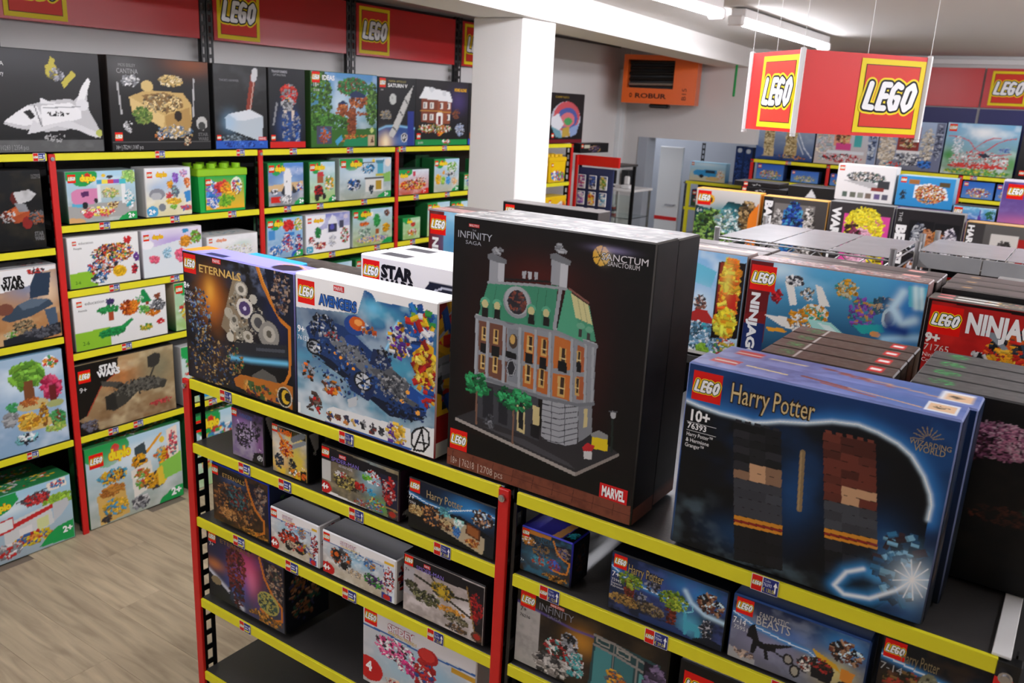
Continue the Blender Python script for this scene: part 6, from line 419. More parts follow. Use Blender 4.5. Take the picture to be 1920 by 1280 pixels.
((-1.443,3.1747,1.3539),1.5708,0.1318,0.1,0.1046,'#1f6a30','#2c7a44',(14,21),'little toddler brick box with a blue picture, in front of the column','boxed toys on the second tier of the wall shelving',[('b','#a8d0f0','#9cc06a'),('f','#ffffff',4,35,2),('e','#21a04e',140,60,180,160),('e','#21a04e',300,80,140,150),('e','#21a04e',220,160,140,130),('e','#d0281f',300,80,40,50),('n','#2a5ab0 #e8e8e8 #e8c030',500,600,340,260,150,39,1)],[],[(40,80,240)],None,None),
((-1.443,3.3122,1.3539),1.5708,0.1369,0.1,0.1893,'#1f6a30','#2c7a44',(14,35),'tall green toddler brick box on the second tier, tucked against the column','boxed toys on the second tier of the wall shelving',[('b','#e8e0a0','#c8a860'),('f','#ffffff',4,35,2),('e','#21a04e',140,60,180,160),('e','#21a04e',300,80,140,150),('e','#21a04e',220,160,140,130),('e','#d0281f',300,80,40,50),('n','#e8b020 #c86a3a #e8e8e8 #3a9a4a',500,600,400,300,150,39,1)],[],[(40,80,200)],None,None),
((-1.443,2.6032,1.087),1.5708,0.1613,0.1,0.1315,'#1f8a3c','#2c9a4c',(20,21),'small green toddler brick box with a red toadstool on the third tier','boxed toys on the third tier of the wall shelving',[('b','#b0d8b0','#9cc06a'),('f','#ffffff',4,35,2),('e','#21a04e',140,60,180,160),('e','#21a04e',300,80,140,150),('e','#21a04e',220,160,140,130),('e','#d0281f',300,80,40,50),('n','#c82a2c #d84a40',580,320,120,100,60,34,1),('n','#e8e8e8 #e8b030 #c83a30',540,680,260,160,125,34,2)],[['duplo',240,240,130,'#f6dc28',{'w':300,'bold':0.06,'o':'#e57a1c'}]],[],None,None),
((-1.443,2.8594,1.087),1.5708,0.2219,0.1,0.2079,'#1f6a30','#2c7a44',(23,35),'toddler brick box on the third tier, just clear of the martial arts box','boxed toys on the third tier of the wall shelving',[('b','#b8daf0','#a8c868'),('f','#ffffff',4,35,2),('e','#21a04e',140,60,180,160),('e','#21a04e',300,80,140,150),('e','#21a04e',220,160,140,130),('e','#d0281f',300,80,40,50),('n','#8a8c90 #e8c838 #c83a30',600,500,340,300,150,39,0)],[['duplo',200,190,110,'#f6dc28',{'w':340,'bold':0.06,'o':'#e57a1c'}]],[(30,60,160)],None,None),
((-1.443,3.101,1.087),1.5708,0.2385,0.1,0.1995,'#1f6a30','#2c7a44',(23,36),'toddler brick box on the third tier with a grey vehicle picture','boxed toys on the third tier of the wall shelving',[('b','#b8daf0','#a8c868'),('f','#ffffff',4,35,2),('e','#21a04e',140,60,180,160),('e','#21a04e',300,80,140,150),('e','#21a04e',220,160,140,130),('e','#d0281f',300,80,40,50),('n','#a8b0c0 #e8e8e8 #5ab0c8',600,500,340,300,150,39,1)],[['duplo',200,190,110,'#f6dc28',{'w':340,'bold':0.06,'o':'#e57a1c'}]],[(30,60,160)],None,None),
((-1.443,3.3326,1.087),1.5708,0.2002,0.1,0.1921,'#1f6a30','#2c7a44',(18,37),'toddler brick box on the third tier, running behind the column','boxed toys on the third tier of the wall shelving',[('b','#b8daf0','#a8c868'),('f','#ffffff',4,35,2),('e','#21a04e',140,60,180,160),('e','#21a04e',300,80,140,150),('e','#21a04e',220,160,140,130),('e','#d0281f',300,80,40,50),('n','#8a8ac0 #c83a30 #3a9a4a',600,500,340,300,150,39,2)],[['duplo',200,190,110,'#f6dc28',{'w':340,'bold':0.06,'o':'#e57a1c'}]],[(30,60,160)],None,None),
((0.9944,1.2,1.165),0,0.222,0.09,0.337,'#0f0d0e','#8a7a76',(84,116),'snow and fire picture toy box on the second gondola, beside the tall black boxes','martial arts toy boxes on the second gondola',[('b','#8ac0ec','#a8c8e0'),('f','#e8f4fc',5,70,2),('p','#6ac0dc',[180,100,580,180,520,340,200,300]),('g','#dceefa',400,500,200,140,80),('n','#3a3a40 #e8e8e8 #8a5a4a',380,500,80,70,60,17,1),('p','#b02a28',[240,620,340,560,500,560,600,640,600,680,220,680]),('r','#3a3438',280,680,440,820),('r','#3ab0c0',440,680,540,820),('n','#e8f0f8 #7aa8c8 #5a8aa8 #3a5a6a',400,840,340,160,225,22,2),('p','#1a1012',[600,80,1000,60,1000,780,600,820]),('p','#8a1a18',[620,80,720,80,700,500,620,600]),('n','#e8901c #f0c030 #e8681c #f0e050',800,340,130,300,275,30,3),('n','#f0d830 #f0a020 #e8e850',780,660,120,120,150,34,4),('p','#c8281c',[740,380,900,360,920,520,800,500]),('g','#f0e060',760,220,70,160,70),('n','#c84a4a #5a9a50 #d8c040 #e8e8f0 #3a6a8a',820,900,160,100,125,22,5),('n','#8aba3a',480,940,80,50,35,22,6),('r','#c8c4c0',0,970,1000,1000)],[],[],[('b','#7a7270','#6a6462'),('r','#e8a898',0,0,1000,340),('f','#f0d8d0',9,60,2,500,150,600,200)],None),
((1.3631,1.2,1.165),0,0.4992,0.085,0.3325,'#141a2c','#8a706c',(220,108),'wide blue underwater martial arts toy box with a red spine','martial arts toy boxes on the second gondola',[('b','#5ab0dc','#0c2038'),('f','#a8dcf4',4,60,2,260,100,240,300),('g','#d8f0fa',180,60,120,100,80),('g','#123a68',600,600,400,300,60),('g','#0c1c34',300,960,400,200,80),('p','#6a1518',[0,0,140,0,130,1000,0,1000]),('p','#1c2c62',[0,560,130,560,130,1000,0,1000]),('p','#7a1a1a',[0,520,130,460,130,580,0,600]),('p','#f0ece4',[220,160,270,144,310,352,270,368]),('p','#f0ece4',[400,144,440,160,500,320,440,336]),('p','#f0ece4',[120,496,260,480,330,592,240,576]),('n','#e8a02a #c88018 #f0ece4',340,496,70,100,75,17,1),('p','#e8a02a',[140,608,240,592,280,624,160,640]),('e','#e8e8e0',420,400,80,80),('n','#e8a02a #3aa890 #f0ece4 #c88018',420,416,80,90,125,17,2),('p','#a8e0d8',[380,464,520,464,780,736,700,800,480,672]),('p','#e0f4f0',[440,480,520,496,740,720,680,720]),('n','#e8b040 #c8882a #e8e0d0',500,672,90,120,125,13,3),('n','#3a3a40 #e8e8e8 #8a8a90',280,136,50,40,50,17,4),('n','#c8242c #8a1820',180,304,30,60,40,17,5),('n','#5a5a5a #c8b090 #e8e8e8',360,240,40,60,50,13,6),('n','#e8a82a #c8c0a0 #3aa0a0 #a87a20',580,144,60,80,125,17,7),('n','#6a3a90 #c8903a #3a8a8a #8a4ab0',680,336,70,140,150,17,8),('p','#2aa8a0',[640,448,800,400,820,464,700,512]),('e','#e89a2a',770,496,30,25),('n','#3a5a50 #c8a060 #2a3a3c',800,240,70,80,100,17,9),('e','#d8e8d8',830,336,40,90),('e','#8a7a50',830,336,26,60),('n','#d8e8e0 #a8c8c0 #5a7a80',840,688,90,90,125,17,10),('g','#2a7ac8',920,320,120,400,90),('h','#c8e8f8',80,[880,96,840,240,900,368,960,320]),('h','#a8d8f4',70,[820,528,920,480,1000,464]),('h','#7ac0ec',90,[840,592,940,624,1000,592]),('p','#4ab8d0',[900,32,1000,32,1000,224,920,208]),('h','#d8f4fa',50,[940,48,960,208]),('h','#d8f4fa',40,[970,48,990,208]),('h','#1c3a80',100,[840,416,920,432]),('p','#8a1c18',[860,736,1000,800,1000,1000,870,1000])],[['NINJAGO',36,300,75,'#f0f0f0',{'v':1,'w':660,'bold':0.05}],['8+',900,870,60,'#e8b83a',{'bold':0.04}]],[(14,50,230)],[('b','#8a7572','#6f605e'),('f','#f0d8d0',14,50,2),('n','#e8b0a8 #f0e0d8 #c85a58 #b8b0d0',500,500,480,400,150,52,4)],None),
((1.7778,1.18,1.165),0,0.3188,0.085,0.3008,'#1c0c0c','#7a716c',(169,124),'red martial arts toy box with a four-armed robot pile, on the second gondola','martial arts toy boxes on the second gondola',[('b','#b01c1a','#a81818'),('f','#5a1412',5,80,2,200,400,400,400),('f','#e02a22',5,60,5),('p','#180c0c',[0,0,25,0,25,1000,0,1000]),('p','#180c0c',[0,0,1000,0,1000,40,0,20]),('n','#1c1c20 #d0281f #e8a020 #2c3c48 #d85a20 #3a3a40',760,471,260,300,600,26,1),('n','#e8a020 #f0c040 #c8281f',640,532,140,180,150,22,2),('p','#2c4456',[740,289,1000,304,1000,365,780,395]),('p','#c8b888',[400,654,560,608,700,730,600,760,360,760]),('p','#8a949c',[440,213,540,228,660,350,620,365]),('n','#1c1c20 #5a5a60 #c8c8c8',460,562,80,140,125,22,3)],[['NINJAGO',320,260,170,'#f4f2f0',{'w':640,'bold':0.05}],['9+',30,400,80,'#f0e8e0',{'bold':0.05}],['71765',30,480,60,'#e0c8c0'],['Ninja Ultra',30,540,36,'#f0e0d8'],['Combo Mech',30,590,36,'#f0e0d8']],[(40,60,260)],[('b','#6f6a64','#7a746c'),('r','#e89090',60,100,180,340),('r','#f0f0e8',200,200,520,360),('r','#e89090',60,600,180,840),('r','#f0f0e8',200,660,520,840),('n','#e8c060 #e8e0c8 #e89080',700,550,280,400,65,43,5)],None),
((1.37,1.292,1.165),0,0.5,0.088,0.325,'#141214','#6a605e',(12,12),'dark grey topped toy box packed right behind the blue underwater box','martial arts toy boxes on the second gondola',[('b','#141214')],[],[],[('b','#6a605e','#5f5856'),('r','#e8a8a0',800,300,900,600),('r','#d8c8c0',400,400,500,600),('r','#c8a070',80,400,140,600)],None),
((1.37,1.384,1.165),0,0.5,0.088,0.325,'#141214','#6a605e',(12,12),'dark grey topped toy box, second behind the blue underwater box','martial arts toy boxes on the second gondola',[('b','#141214')],[],[],[('b','#6a605e','#5f5856'),('r','#e8a8a0',800,300,900,600),('r','#d8c8c0',400,400,500,600),('r','#c8a070',80,400,140,600)],None),
((1.885,1.27,1.165),0,0.5,0.088,0.318,'#141214','#6a6460',(12,12),'grey topped toy box packed behind the red martial arts box','martial arts toy boxes on the second gondola',[('b','#141214')],[],[],[('b','#6a605e','#5f5856'),('r','#e8a8a0',800,300,900,600),('r','#d8c8c0',400,400,500,600),('r','#c8a070',80,400,140,600)],None),
((1.885,1.362,1.165),0,0.5,0.088,0.32,'#141214','#6a6460',(12,12),'grey topped toy box, second behind the red martial arts box','martial arts toy boxes on the second gondola',[('b','#141214')],[],[],[('b','#6a605e','#5f5856'),('r','#e8a8a0',800,300,900,600),('r','#d8c8c0',400,400,500,600),('r','#c8a070',80,400,140,600)],None),
((1.885,1.454,1.165),0,0.5,0.088,0.32,'#141214','#6a6460',(12,12),'grey topped toy box, third behind the red martial arts box','martial arts toy boxes on the second gondola',[('b','#141214')],[],[],[('b','#6a605e','#5f5856'),('r','#e8a8a0',800,300,900,600),('r','#d8c8c0',400,400,500,600),('r','#c8a070',80,400,140,600)],None),
((0.95,1.297,1.165),0,0.33,0.092,0.328,'#141214','#5a5250',(12,12),'dark topped toy box behind the snow and fire box','martial arts toy boxes on the second gondola',[('b','#141214')],[],[],[('b','#6a605e','#5f5856'),('r','#e8a8a0',800,300,900,600),('r','#d8c8c0',400,400,500,600),('r','#c8a070',80,400,140,600)],None),
((0.95,1.394,1.165),0,0.33,0.092,0.328,'#141214','#5a5250',(12,12),'dark topped toy box, second behind the snow and fire box','martial arts toy boxes on the second gondola',[('b','#141214')],[],[],[('b','#6a605e','#5f5856'),('r','#e8a8a0',800,300,900,600),('r','#d8c8c0',400,400,500,600),('r','#c8a070',80,400,140,600)],None),
((0.08,1.2,1.165),0,0.46,0.085,0.345,'#141a2c','#8a706c',(186,106),'narrow-spined red martial arts toy box, between the white box and the tall black boxes','martial arts toy boxes on the second gondola',[('b','#8ac8e8','#1c5a6a'),('p','#6a1518',[0,0,160,0,160,1000,0,1000]),('p','#1c2c4a',[0,700,80,660,100,1000,0,1000]),('f','#d8f0f8',4,50,2,400,100,300,200),('g','#3a8ac0',300,340,160,160,80),('n','#3a8a7a #5aa890 #2a5a50',280,760,140,240,150,26,1)],[['NINJAGO',50,300,80,'#f0f0f0',{'v':1,'w':660,'bold':0.05}]],[(20,50,220)],[('b','#a87a78','#8a706c'),('f','#f0d8d0',8,50,2)],None),
((0.08,1.29,1.165),0,0.46,0.085,0.345,'#141a2c','#a08078',(12,12),'plain topped toy box behind the narrow-spined red one','martial arts toy boxes on the second gondola',[('b','#141214')],[],[],[('b','#6a605e','#5f5856'),('r','#e8a8a0',800,300,900,600),('r','#d8c8c0',400,400,500,600),('r','#c8a070',80,400,140,600)],None),
((0.27,1.39,1.165),0,0.42,0.09,0.385,'#0c0c0d','#6a6664',(40,40),'taller black toy box with only its red logo corner showing above the tall black boxes','martial arts toy boxes on the second gondola',[('b','#0f0f10')],[],[(30,30,110)],None,None),
((1.93,1.66,1.165),0,0.4,0.14,0.29,'#0c0c0d','#8a8a88',(12,12),'low black toy box with a red logo, behind the red martial arts box','martial arts toy boxes on the second gondola',[('b','#121214')],[],[(200,60,160)],[('b','#8a8a88','#7a7a78')],None),
((0.93,2.05,1.108),0,0.28,0.12,0.27,'#0e0e0f','#2a2a2a',(27,25),'dark toy box under the wire shelf, at the end with green leaves showing','dark toy boxes beneath the wire shelves',[('b','#131314'),('n','#3a9a4a #2a2a2c #4a4a4c',500,300,440,260,100,26,0)],[],[(180,100,150)],None,None),
((1.23,2.05,1.108),0,0.26,0.12,0.27,'#0e0e0f','#2a2a2a',(27,25),'dark toy box under the wire shelf, next to the leafy one','dark toy boxes beneath the wire shelves',[('b','#131314'),('n','#c8b89a #2a2a2c #4a4a4c',500,300,440,260,100,26,1)],[],[(180,100,150)],None,None),
((1.6,2.3,1.108),0,0.28,0.12,0.27,'#0e0e0f','#2a2a2a',(27,25),'dark toy box with a white dot, under the second wire shelf','dark toy boxes beneath the wire shelves',[('b','#131314'),('n','#8a8a8a #2a2a2c #4a4a4c',500,300,440,260,100,26,2)],[],[(180,100,150)],None,None),
((2.02,2.3,1.108),0,0.34,0.12,0.27,'#0e0e0f','#2a2a2a',(27,25),'dark toy box with a red badge, under the second wire shelf','dark toy boxes beneath the wire shelves',[('b','#131314'),('n','#3a8a8a #2a2a2c #4a4a4c',500,300,440,260,100,26,3)],[],[(180,100,150)],None,None),
((0.138,3.6,1.06),0,0.394,0.09,0.418,'#111112','#e8a848',(86,86),'jungle picture toy box with a yellow top on the third gondola','wide art toy boxes standing along the third gondola',[('b','#d8d4d0','#2c3a1c'),('p','#10201c',[0,240,400,300,520,140,1000,200,1000,1000,0,1000]),('g','#2a8a9a',450,340,300,140,90),('g','#1c4a50',300,500,300,200,60),('n','#3a5a2a #6a9a3a #2a3a1c #8ab05a #1c2a14',300,620,320,340,500,26,1),('n','#5a9aa0 #d8e8e8 #3a6a70 #8a9a90',560,420,220,180,225,22,2),('n','#8a6a3a #3a2c1c #b89a6a #5a4a30',840,340,140,220,175,26,3),('p','#e07a1c',[860,300,1000,120,1000,1000,840,1000]),('e','#e0a828',230,140,70,70),('e','#2a2014',230,150,40,40)],[['6+',30,340,60,'#e8e8e8']],[(30,30,200)],[('b','#f0b458','#e8a848')],None),
((0.535,3.6,1.06),0,0.366,0.09,0.412,'#111112','#e8b050',(80,86),'black art box with a blue and grey portrait panel','wide art toy boxes standing along the third gondola',[('b','#4a4644','#2a2624'),('p','#16161a',[0,0,140,0,140,1000,0,1000]),('r','#77726e',180,80,820,1000),('n','#a8a4a0 #5a5654 #c8c4c0',280,460,100,300,300,22,1),('n','#e0dcd8 #a8a49c #3a3634',740,500,90,400,300,22,2),('r','#2a72b4',340,160,440,1000),('n','#1c3a8a #2a52b0 #16243c #4a9ac0',500,400,150,360,600,22,3)],[['BATMAN',40,60,100,'#f0f0f0',{'v':1,'w':700,'bold':0.06}]],[],[('b','#f0b458','#e8a848')],None),
((0.894,3.6,1.06),0,0.333,0.09,0.421,'#111112','#8a8a88',(73,86),'black art box with a pink and yellow pop art panel','wide art toy boxes standing along the third gondola',[('b','#3a3638','#242224'),('r','#d8489a',240,140,960,1000),('n','#e8d828 #e0c820 #f0e448',580,300,300,260,600,22,1),('n','#e8b0c8 #e0a0bc #f0c0d4',560,580,200,260,450,22,2),('n','#e8d828 #3a2a1c #e0c820',820,660,100,300,300,22,3),('n','#3a2a1c #8a3a5a',400,460,140,220,60,26,4)],[['WARHOL',60,80,100,'#f0f0f0',{'v':1,'w':660,'bold':0.06}]],[],None,None),
((1.236,3.6,1.06),0,0.329,0.09,0.417,'#111112','#8a8a88',(72,86),'black art box with a four-panel grid of pale and amber mosaics','wide art toy boxes standing along the third gondola',[('b','#262326','#1c1a1c'),('r','#141418',220,120,580,560),('r','#141418',600,140,970,580),('r','#1a181c',220,600,580,1000),('r','#1a181c',600,620,970,1000),('n','#c8ccd0 #8a9098 #2a3040',380,340,90,180,300,22,1),('n','#b06a3a #6a3a24 #c8906a',500,360,60,140,180,22,2),('n','#b06a3a #c8803a #3a2a24',680,340,70,120,180,22,3),('n','#d8d4dc #a8a4b0 #3a3444',840,380,90,180,300,22,4),('n','#b06a3a #d8d4dc #3a3444',400,800,140,160,250,22,5),('n','#c88a5a #d8c8c8 #4a3a3a',780,820,140,140,250,22,6)],[['THE',50,40,40,'#c8c8c8',{'v':1,'w':120}],['BEATLES',40,200,110,'#f0f0f0',{'v':1,'w':740,'bold':0.06}]],[],None,None),
((1.606,3.6,1.06),0,0.388,0.09,0.387,'#111112','#e8b050',(85,86),'grey art box with a dark shape on white beside a red panel','wide art toy boxes standing along the third gondola',[('b','#5a5856','#3a3836'),('p','#3a3838',[0,0,220,0,220,1000,0,1000]),('r','#c8c4be',300,120,620,1000),('n','#2a2828 #3a3836 #5a5654',480,560,120,360,450,22,1),('r','#9a1c1c',620,160,1000,1000),('n','#8a8684 #b8b4b0',860,520,30,340,150,22,2),('n','#8a8684 #b8b4b0',860,440,100,40,100,22,3)],[['HARRY POTTER',30,40,70,'#e8e8e8',{'v':1,'w':860,'bold':0.05}]],[],[('b','#f0b458','#9a9894')],None),
((0.29,4.18,1.06),0,0.61,0.34,0.37,'#161416','#3a3a3c',(15,15),'dark storage toy box at the base of the raised row, under the thin black boxes','toy boxes on the raised back row of the third gondola',[('b','#161416')],[],[],None,None),
((0.931,4.18,1.06),0,0.652,0.34,0.38,'#161416','#3a3a3c',(15,15),'dark storage toy box at the base of the raised row, under the white car box','toy boxes on the raised back row of the third gondola',[('b','#6a5a9a','#2a2430'),('n','#5a4a90 #c8b8d0 #e8d8a0',500,100,480,80,75,17,1)],[],[],None,None),
((1.606,4.18,1.06),0,0.678,0.34,0.34,'#161416','#3a3a3c',(15,15),'dark storage toy box at the base of the raised row, under the violet box','toy boxes on the raised back row of the third gondola',[('b','#6a5a9a','#2a2430'),('n','#5a4a90 #c8b8d0 #e8d8a0',500,100,480,80,75,17,2)],[],[],None,None),
((0.15,4.2,1.4305),0,0.3,0.2,0.034,'#111112','#3a3a3c',(54,12),'thin black toy box with a red logo, lower of the two thin ones','toy boxes on the raised back row of the third gondola',[('b','#161416'),('n','#c8c8c8',400,600,140,200,15,86,1)],[],[(30,100,800)],None,None),
((0.1,4.2,1.4655),0,0.3,0.2,0.032,'#111112','#3a3a3c',(54,12),'thin black toy box with a red logo, lying on top of its twin','toy boxes on the raised back row of the third gondola',[('b','#161416'),('n','#c8c8c8',500,600,140,200,15,86,1)],[],[(220,100,800)],None,None),
((0.448,4.2,1.4305),0,0.285,0.2,0.069,'#111112','#3a3a3c',(51,13),'long black toy box with a white triangle mark','toy boxes on the raised back row of the third gondola',[('b','#1a1a1b'),('p','#d8d8d8',[400,1000,520,200,640,1000])],[],[],None,None),
((0.762,4.2,1.4405),0,0.335,0.12,0.215,'#e8e6e4','#f0efee',(60,41),'white toy box with a row of old racing cars','toy boxes on the raised back row of the third gondola',[('b','#f0efee','#e8e6e4'),('n','#3a3c40 #8a8c90 #3a6a5a #6a6c70 #c8b8a8',500,320,340,140,275,26,1),('p','#b8b8b8',[100,440,600,440,840,620,600,620]),('r','#3a3c40',720,400,920,620),('r','#8a3a34',620,600,840,680),('r','#5a6a60',120,760,220,920),('r','#6a6c60',260,760,360,920),('r','#8a8c80',400,760,500,920),('r','#7a6a60',540,760,640,920),('r','#6a5a8a',680,760,780,920),('r','#5a5a6a',820,760,920,920)],[],[(30,40,140)],None,None),
((1.1,4.2,1.4405),0,0.31,0.12,0.178,'#2a7ab0','#a8c8d8',(55,34),'sky blue toy box with a crowded harbour town model','toy boxes on the raised back row of the third gondola',[('b','#3a9ad8','#2f8ac8'),('p','#e8f0f4',[300,300,560,200,860,340,920,700,300,700]),('n','#a8582c #e0803a #c8a060 #c83a2a #5a3a24 #e8c890',600,560,270,320,500,26,1),('r','#a8703a',200,100,380,260),('r','#5a4a2c',740,140,920,280),('n','#1c3a4a #3a3a40',120,620,50,180,50,26,2)],[],[(50,60,180)],None,None),
((1.696,4.2,1.4005),0,0.408,0.12,0.239,'#3a3070','#e0dce8',(73,46),'violet toy box standing tall at the end of the raised row','toy boxes on the raised back row of the third gondola',[('b','#4a3f88','#7a5a9a'),('f','#8a7ac0',4,50,2),('g','#c86a98',400,960,500,140,80),('r','#e8e4f0',0,0,1000,40)],[['Disney',460,300,140,'#e8e0f0',{'w':300}]],[(60,90,340)],None,None),
((1.373,4.2,1.4005),0,0.223,0.12,0.075,'#111112','#3a3a3c',(40,14),'low blue and purple toy box with a red logo, beside the tall violet one','toy boxes on the raised back row of the third gondola',[('b','#6ab8d8','#4a6ab8'),('f','#e8f4fa',4,50,2),('p','#5a3a9a',[600,1000,640,200,680,1000]),('n','#2a6a4a',880,500,100,400,50,60,2)],[],[(30,140,600)],None,None),
((-0.367,6.2,1.548),0,0.495,0.1,0.38,'#14223c','#3a4a6a',(74,62),'toy box with a two-towered stone bridge picture','large toy boxes along the top of the back wall shelving',[('b','#b8ccdc','#1c3c78'),('f','#e8eef4',4,60,2,500,300,600,300),('p','#c8b488',[140,200,300,200,320,920,120,920]),('p','#b8a070',[520,180,700,180,720,940,500,940]),('n','#8a7448 #e0d0a0',220,560,80,340,125,22,1),('n','#8a7448 #e0d0a0',610,560,90,360,125,22,2),('l','#e8eef4',16,[720,360,840,700,980,900]),('l','#e8eef4',12,[700,500,840,840]),('p','#3a5a9a',[0,700,140,760,140,900,0,1000]),('n','#3a3a40 #c87a2a #2a4a8a',600,920,300,50,75,17,3),('r','#1c2c50',880,0,1000,300)],[],[(30,30,140)],None,None),
((0.138,6.2,1.548),0,0.495,0.1,0.38,'#14223c','#3a4a6a',(74,62),'toy box with a pastel corner shop and pink kiosk picture','large toy boxes along the top of the back wall shelving',[('b','#c8d8e8','#c8b8b0'),('n','#e0d4c0 #d8c8c8 #b8c8d0',160,600,140,340,150,34,1),('p','#e8a080',[300,100,560,100,560,600,300,600]),('r','#d8488a',340,540,580,680),('n','#e8d890 #c87a50 #5a3a2a',440,340,120,200,100,26,2),('r','#4ab0b0',620,140,740,600),('r','#e0e4e8',200,700,800,760),('n','#c82a2c #e8e8e8 #2a2a30 #d8a0a8',440,860,340,90,150,22,3),('p','#8a9ab8',[840,0,1000,0,1000,1000,860,1000]),('n','#3a4a6a #c8d0d8',920,500,60,400,75,26,4)],[],[(30,30,140)],None,None),
((0.627,6.2,1.548),0,0.475,0.1,0.38,'#14223c','#3a4a6a',(71,62),'toy box with a red-fronted diner and blue car picture','large toy boxes along the top of the back wall shelving',[('b','#a8bcd8','#6a6a78'),('n','#d8ccb8 #b8a890 #e0d8c8',140,600,130,400,175,34,1),('r','#8a2c24',300,100,640,600),('e','#d8c070',460,480,80,70),('n','#d8c8a8 #5a3a2a #a85a40',460,340,150,220,125,26,2),('r','#e0e0e0',300,600,700,660),('n','#e8e8e8 #3a3a44 #8a8c90',500,780,200,120,150,26,3),('n','#c8c0b0 #8a8070 #e0d8c8',760,500,90,360,125,26,4),('n','#2a6ac8 #3a8ae0 #1c3a6a',780,860,120,70,100,22,5),('n','#4aa0b0 #c83a30',260,900,140,50,60,22,6),('p','#6a7088',[860,0,1000,0,1000,1000,860,1000]),('n','#3a4258 #a8b0c0',930,400,50,360,75,26,7)],[],[(30,30,140)],None,None),
((1.122,6.2,1.548),0,0.5,0.1,0.388,'#101010','#3a4a6a',(75,63),'toy box with a looping red roller coaster over a crowd','large toy boxes along the top of the back wall shelving',[('b','#7ab8e0','#8a9a7a'),('f','#e8f4fa',4,70,2),('g','#f4f8fa',520,160,200,120,90),('g','#3f8a34',80,640,120,180,95),('g','#5a9a4a',960,740,100,200,90),('n','#e0e4e4 #c8ccc8 #a8b0a8 #c84a40',520,720,420,180,600,17,1),('l','#c8525a',18,[40,260,200,270,340,340,440,500,600,600,800,580,940,540]),('l','#c8525a',18,[360,560,440,460,560,320,660,260,760,260]),('l','#c8525a',18,[460,580,600,500,720,360,840,280,960,250]),('n','#e0e4e8 #c8d0d4',180,440,80,180,150,13,4),('p','#2a3040',[480,580,600,560,660,620,560,660]),('n','#4a6ab0 #8aa0c8',840,480,80,40,40,17,2),('n','#c83a34 #d8443a',500,820,420,40,100,22,5),('n','#4a8a3a #6aa850 #c8c040',500,940,460,60,200,22,6)],[],[(30,30,140)],None,None),
((1.593,6.2,1.548),0,0.415,0.1,0.4,'#101010','#3a4a6a',(62,65),'black toy box closing the top row of the back wall','large toy boxes along the top of the back wall shelving',[('b','#3a3a3c','#111112')],[],[(60,840,90)],None,None),
((-0.465,6.2,1.375),0,0.24,0.1,0.135,'#1c3c80','#3a4a6a',(36,22),'small blue toy box with a green hut picture, beneath the bridge box','small toy boxes on the second tier of the back wall shelving',[('b','#2a5ab8','#5a8ac8'),('n','#3a8a3a #e0b040 #c83a30 #e8d8a8',520,660,400,280,225,34,0)],[],[(50,60,220)],None,None),
((-0.163,6.2,1.375),0,0.235,0.1,0.1,'#1c3c80','#3a4a6a',(35,16),'small blue toy box with a sandy street picture, beneath the pastel shop box','small toy boxes on the second tier of the back wall shelving',[('b','#3a6ac0','#5a8ac8'),('n','#c8b878 #e8d8a0 #8a9a5a',520,660,400,280,225,34,1)],[],[(50,60,220)],None,None),
((0.145,6.2,1.375),0,0.19,0.1,0.1,'#1c3c80','#3a4a6a',(28,16),'small blue toy box with a garden picture, half behind the white car box','small toy boxes on the second tier of the back wall shelving',[('b','#2a5ab8','#5a8ac8'),('n','#3a8a3a #e8c840 #c83a30',520,660,400,280,225,34,2)],[],[(50,60,220)],None,None),
((1.16,6.2,1.375),0,0.22,0.1,0.13,'#1c3c80','#3a4a6a',(33,21),'small blue toy box with a yellow and red vehicle, beneath the coaster box','small toy boxes on the second tier of the back wall shelving',[('b','#2a6ac8','#5a8ac8'),('n','#e8c030 #8a2a2a #e8e8e8 #c8382c',520,660,400,280,225,34,3)],[],[(50,60,220)],None,None),
((1.367,6.2,1.375),0,0.165,0.1,0.125,'#1c3c80','#3a4a6a',(24,20),'narrow blue toy box beside the violet one on the back wall','small toy boxes on the second tier of the back wall shelving',[('b','#2a5ab8','#5a8ac8'),('n','#e8e8e8 #c8a030',520,660,400,280,225,34,4)],[],[(50,60,220)],None,None),
((-0.772,6.25,1.3),0,0.075,0.1,0.34,'#14223c','#3a4a6a',(12,55),'tall dark blue toy box standing on end, seen under the lintel','large toy boxes along the top of the back wall shelving',[('b','#1c3468','#1a2c58'),('n','#2a4a8a #16244a',500,600,400,340,100,26,1),('e','#c8d0d8',500,100,300,60)],[],[],None,None),
((-0.693,6.25,1.3),0,0.075,0.1,0.335,'#14223c','#3a4a6a',(12,55),'second tall dark blue toy box standing on end, nearer the bridge box','large toy boxes along the top of the back wall shelving',[('b','#1c3468','#1a2c58'),('n','#2a4a8a #16244a',500,600,400,340,100,26,2),('e','#c8d0d8',500,100,300,60)],[],[],None,None),
((-1.192,6.6,1.275),0,0.365,0.1,0.182,'#3a8ac0','#a8d8ec',(54,29),'light blue toy box with a blue camper van, on the shelf beyond the opening','toy boxes on the shelves beyond the opening',[('b','#8ad0f0','#d8c8a0'),('g','#e8f8fc',500,100,500,120,80),('p','#3a9ad0',[100,520,200,400,760,380,800,700,600,760,120,700]),('p','#2a3a48',[440,400,700,400,720,540,440,540]),('e','#2a2c30',340,740,60,100),('e','#d8b878',660,840,200,100),('n','#e8e8e8 #d8c040 #e8b8a0',860,600,100,240,75,34,1)],[],[(40,40,160)],None,None),
((-1.22,6.62,1.03),0,0.24,0.1,0.16,'#14223c','#3a4a6a',(36,26),'small dark blue toy box on the lower shelf beyond the opening','toy boxes on the shelves beyond the opening',[('b','#1c2c50','#3a5a3a'),('n','#c83a30 #e8e8e8 #3a6a9a',500,600,400,300,125,34,1)],[],[(60,80,220)],None,None),
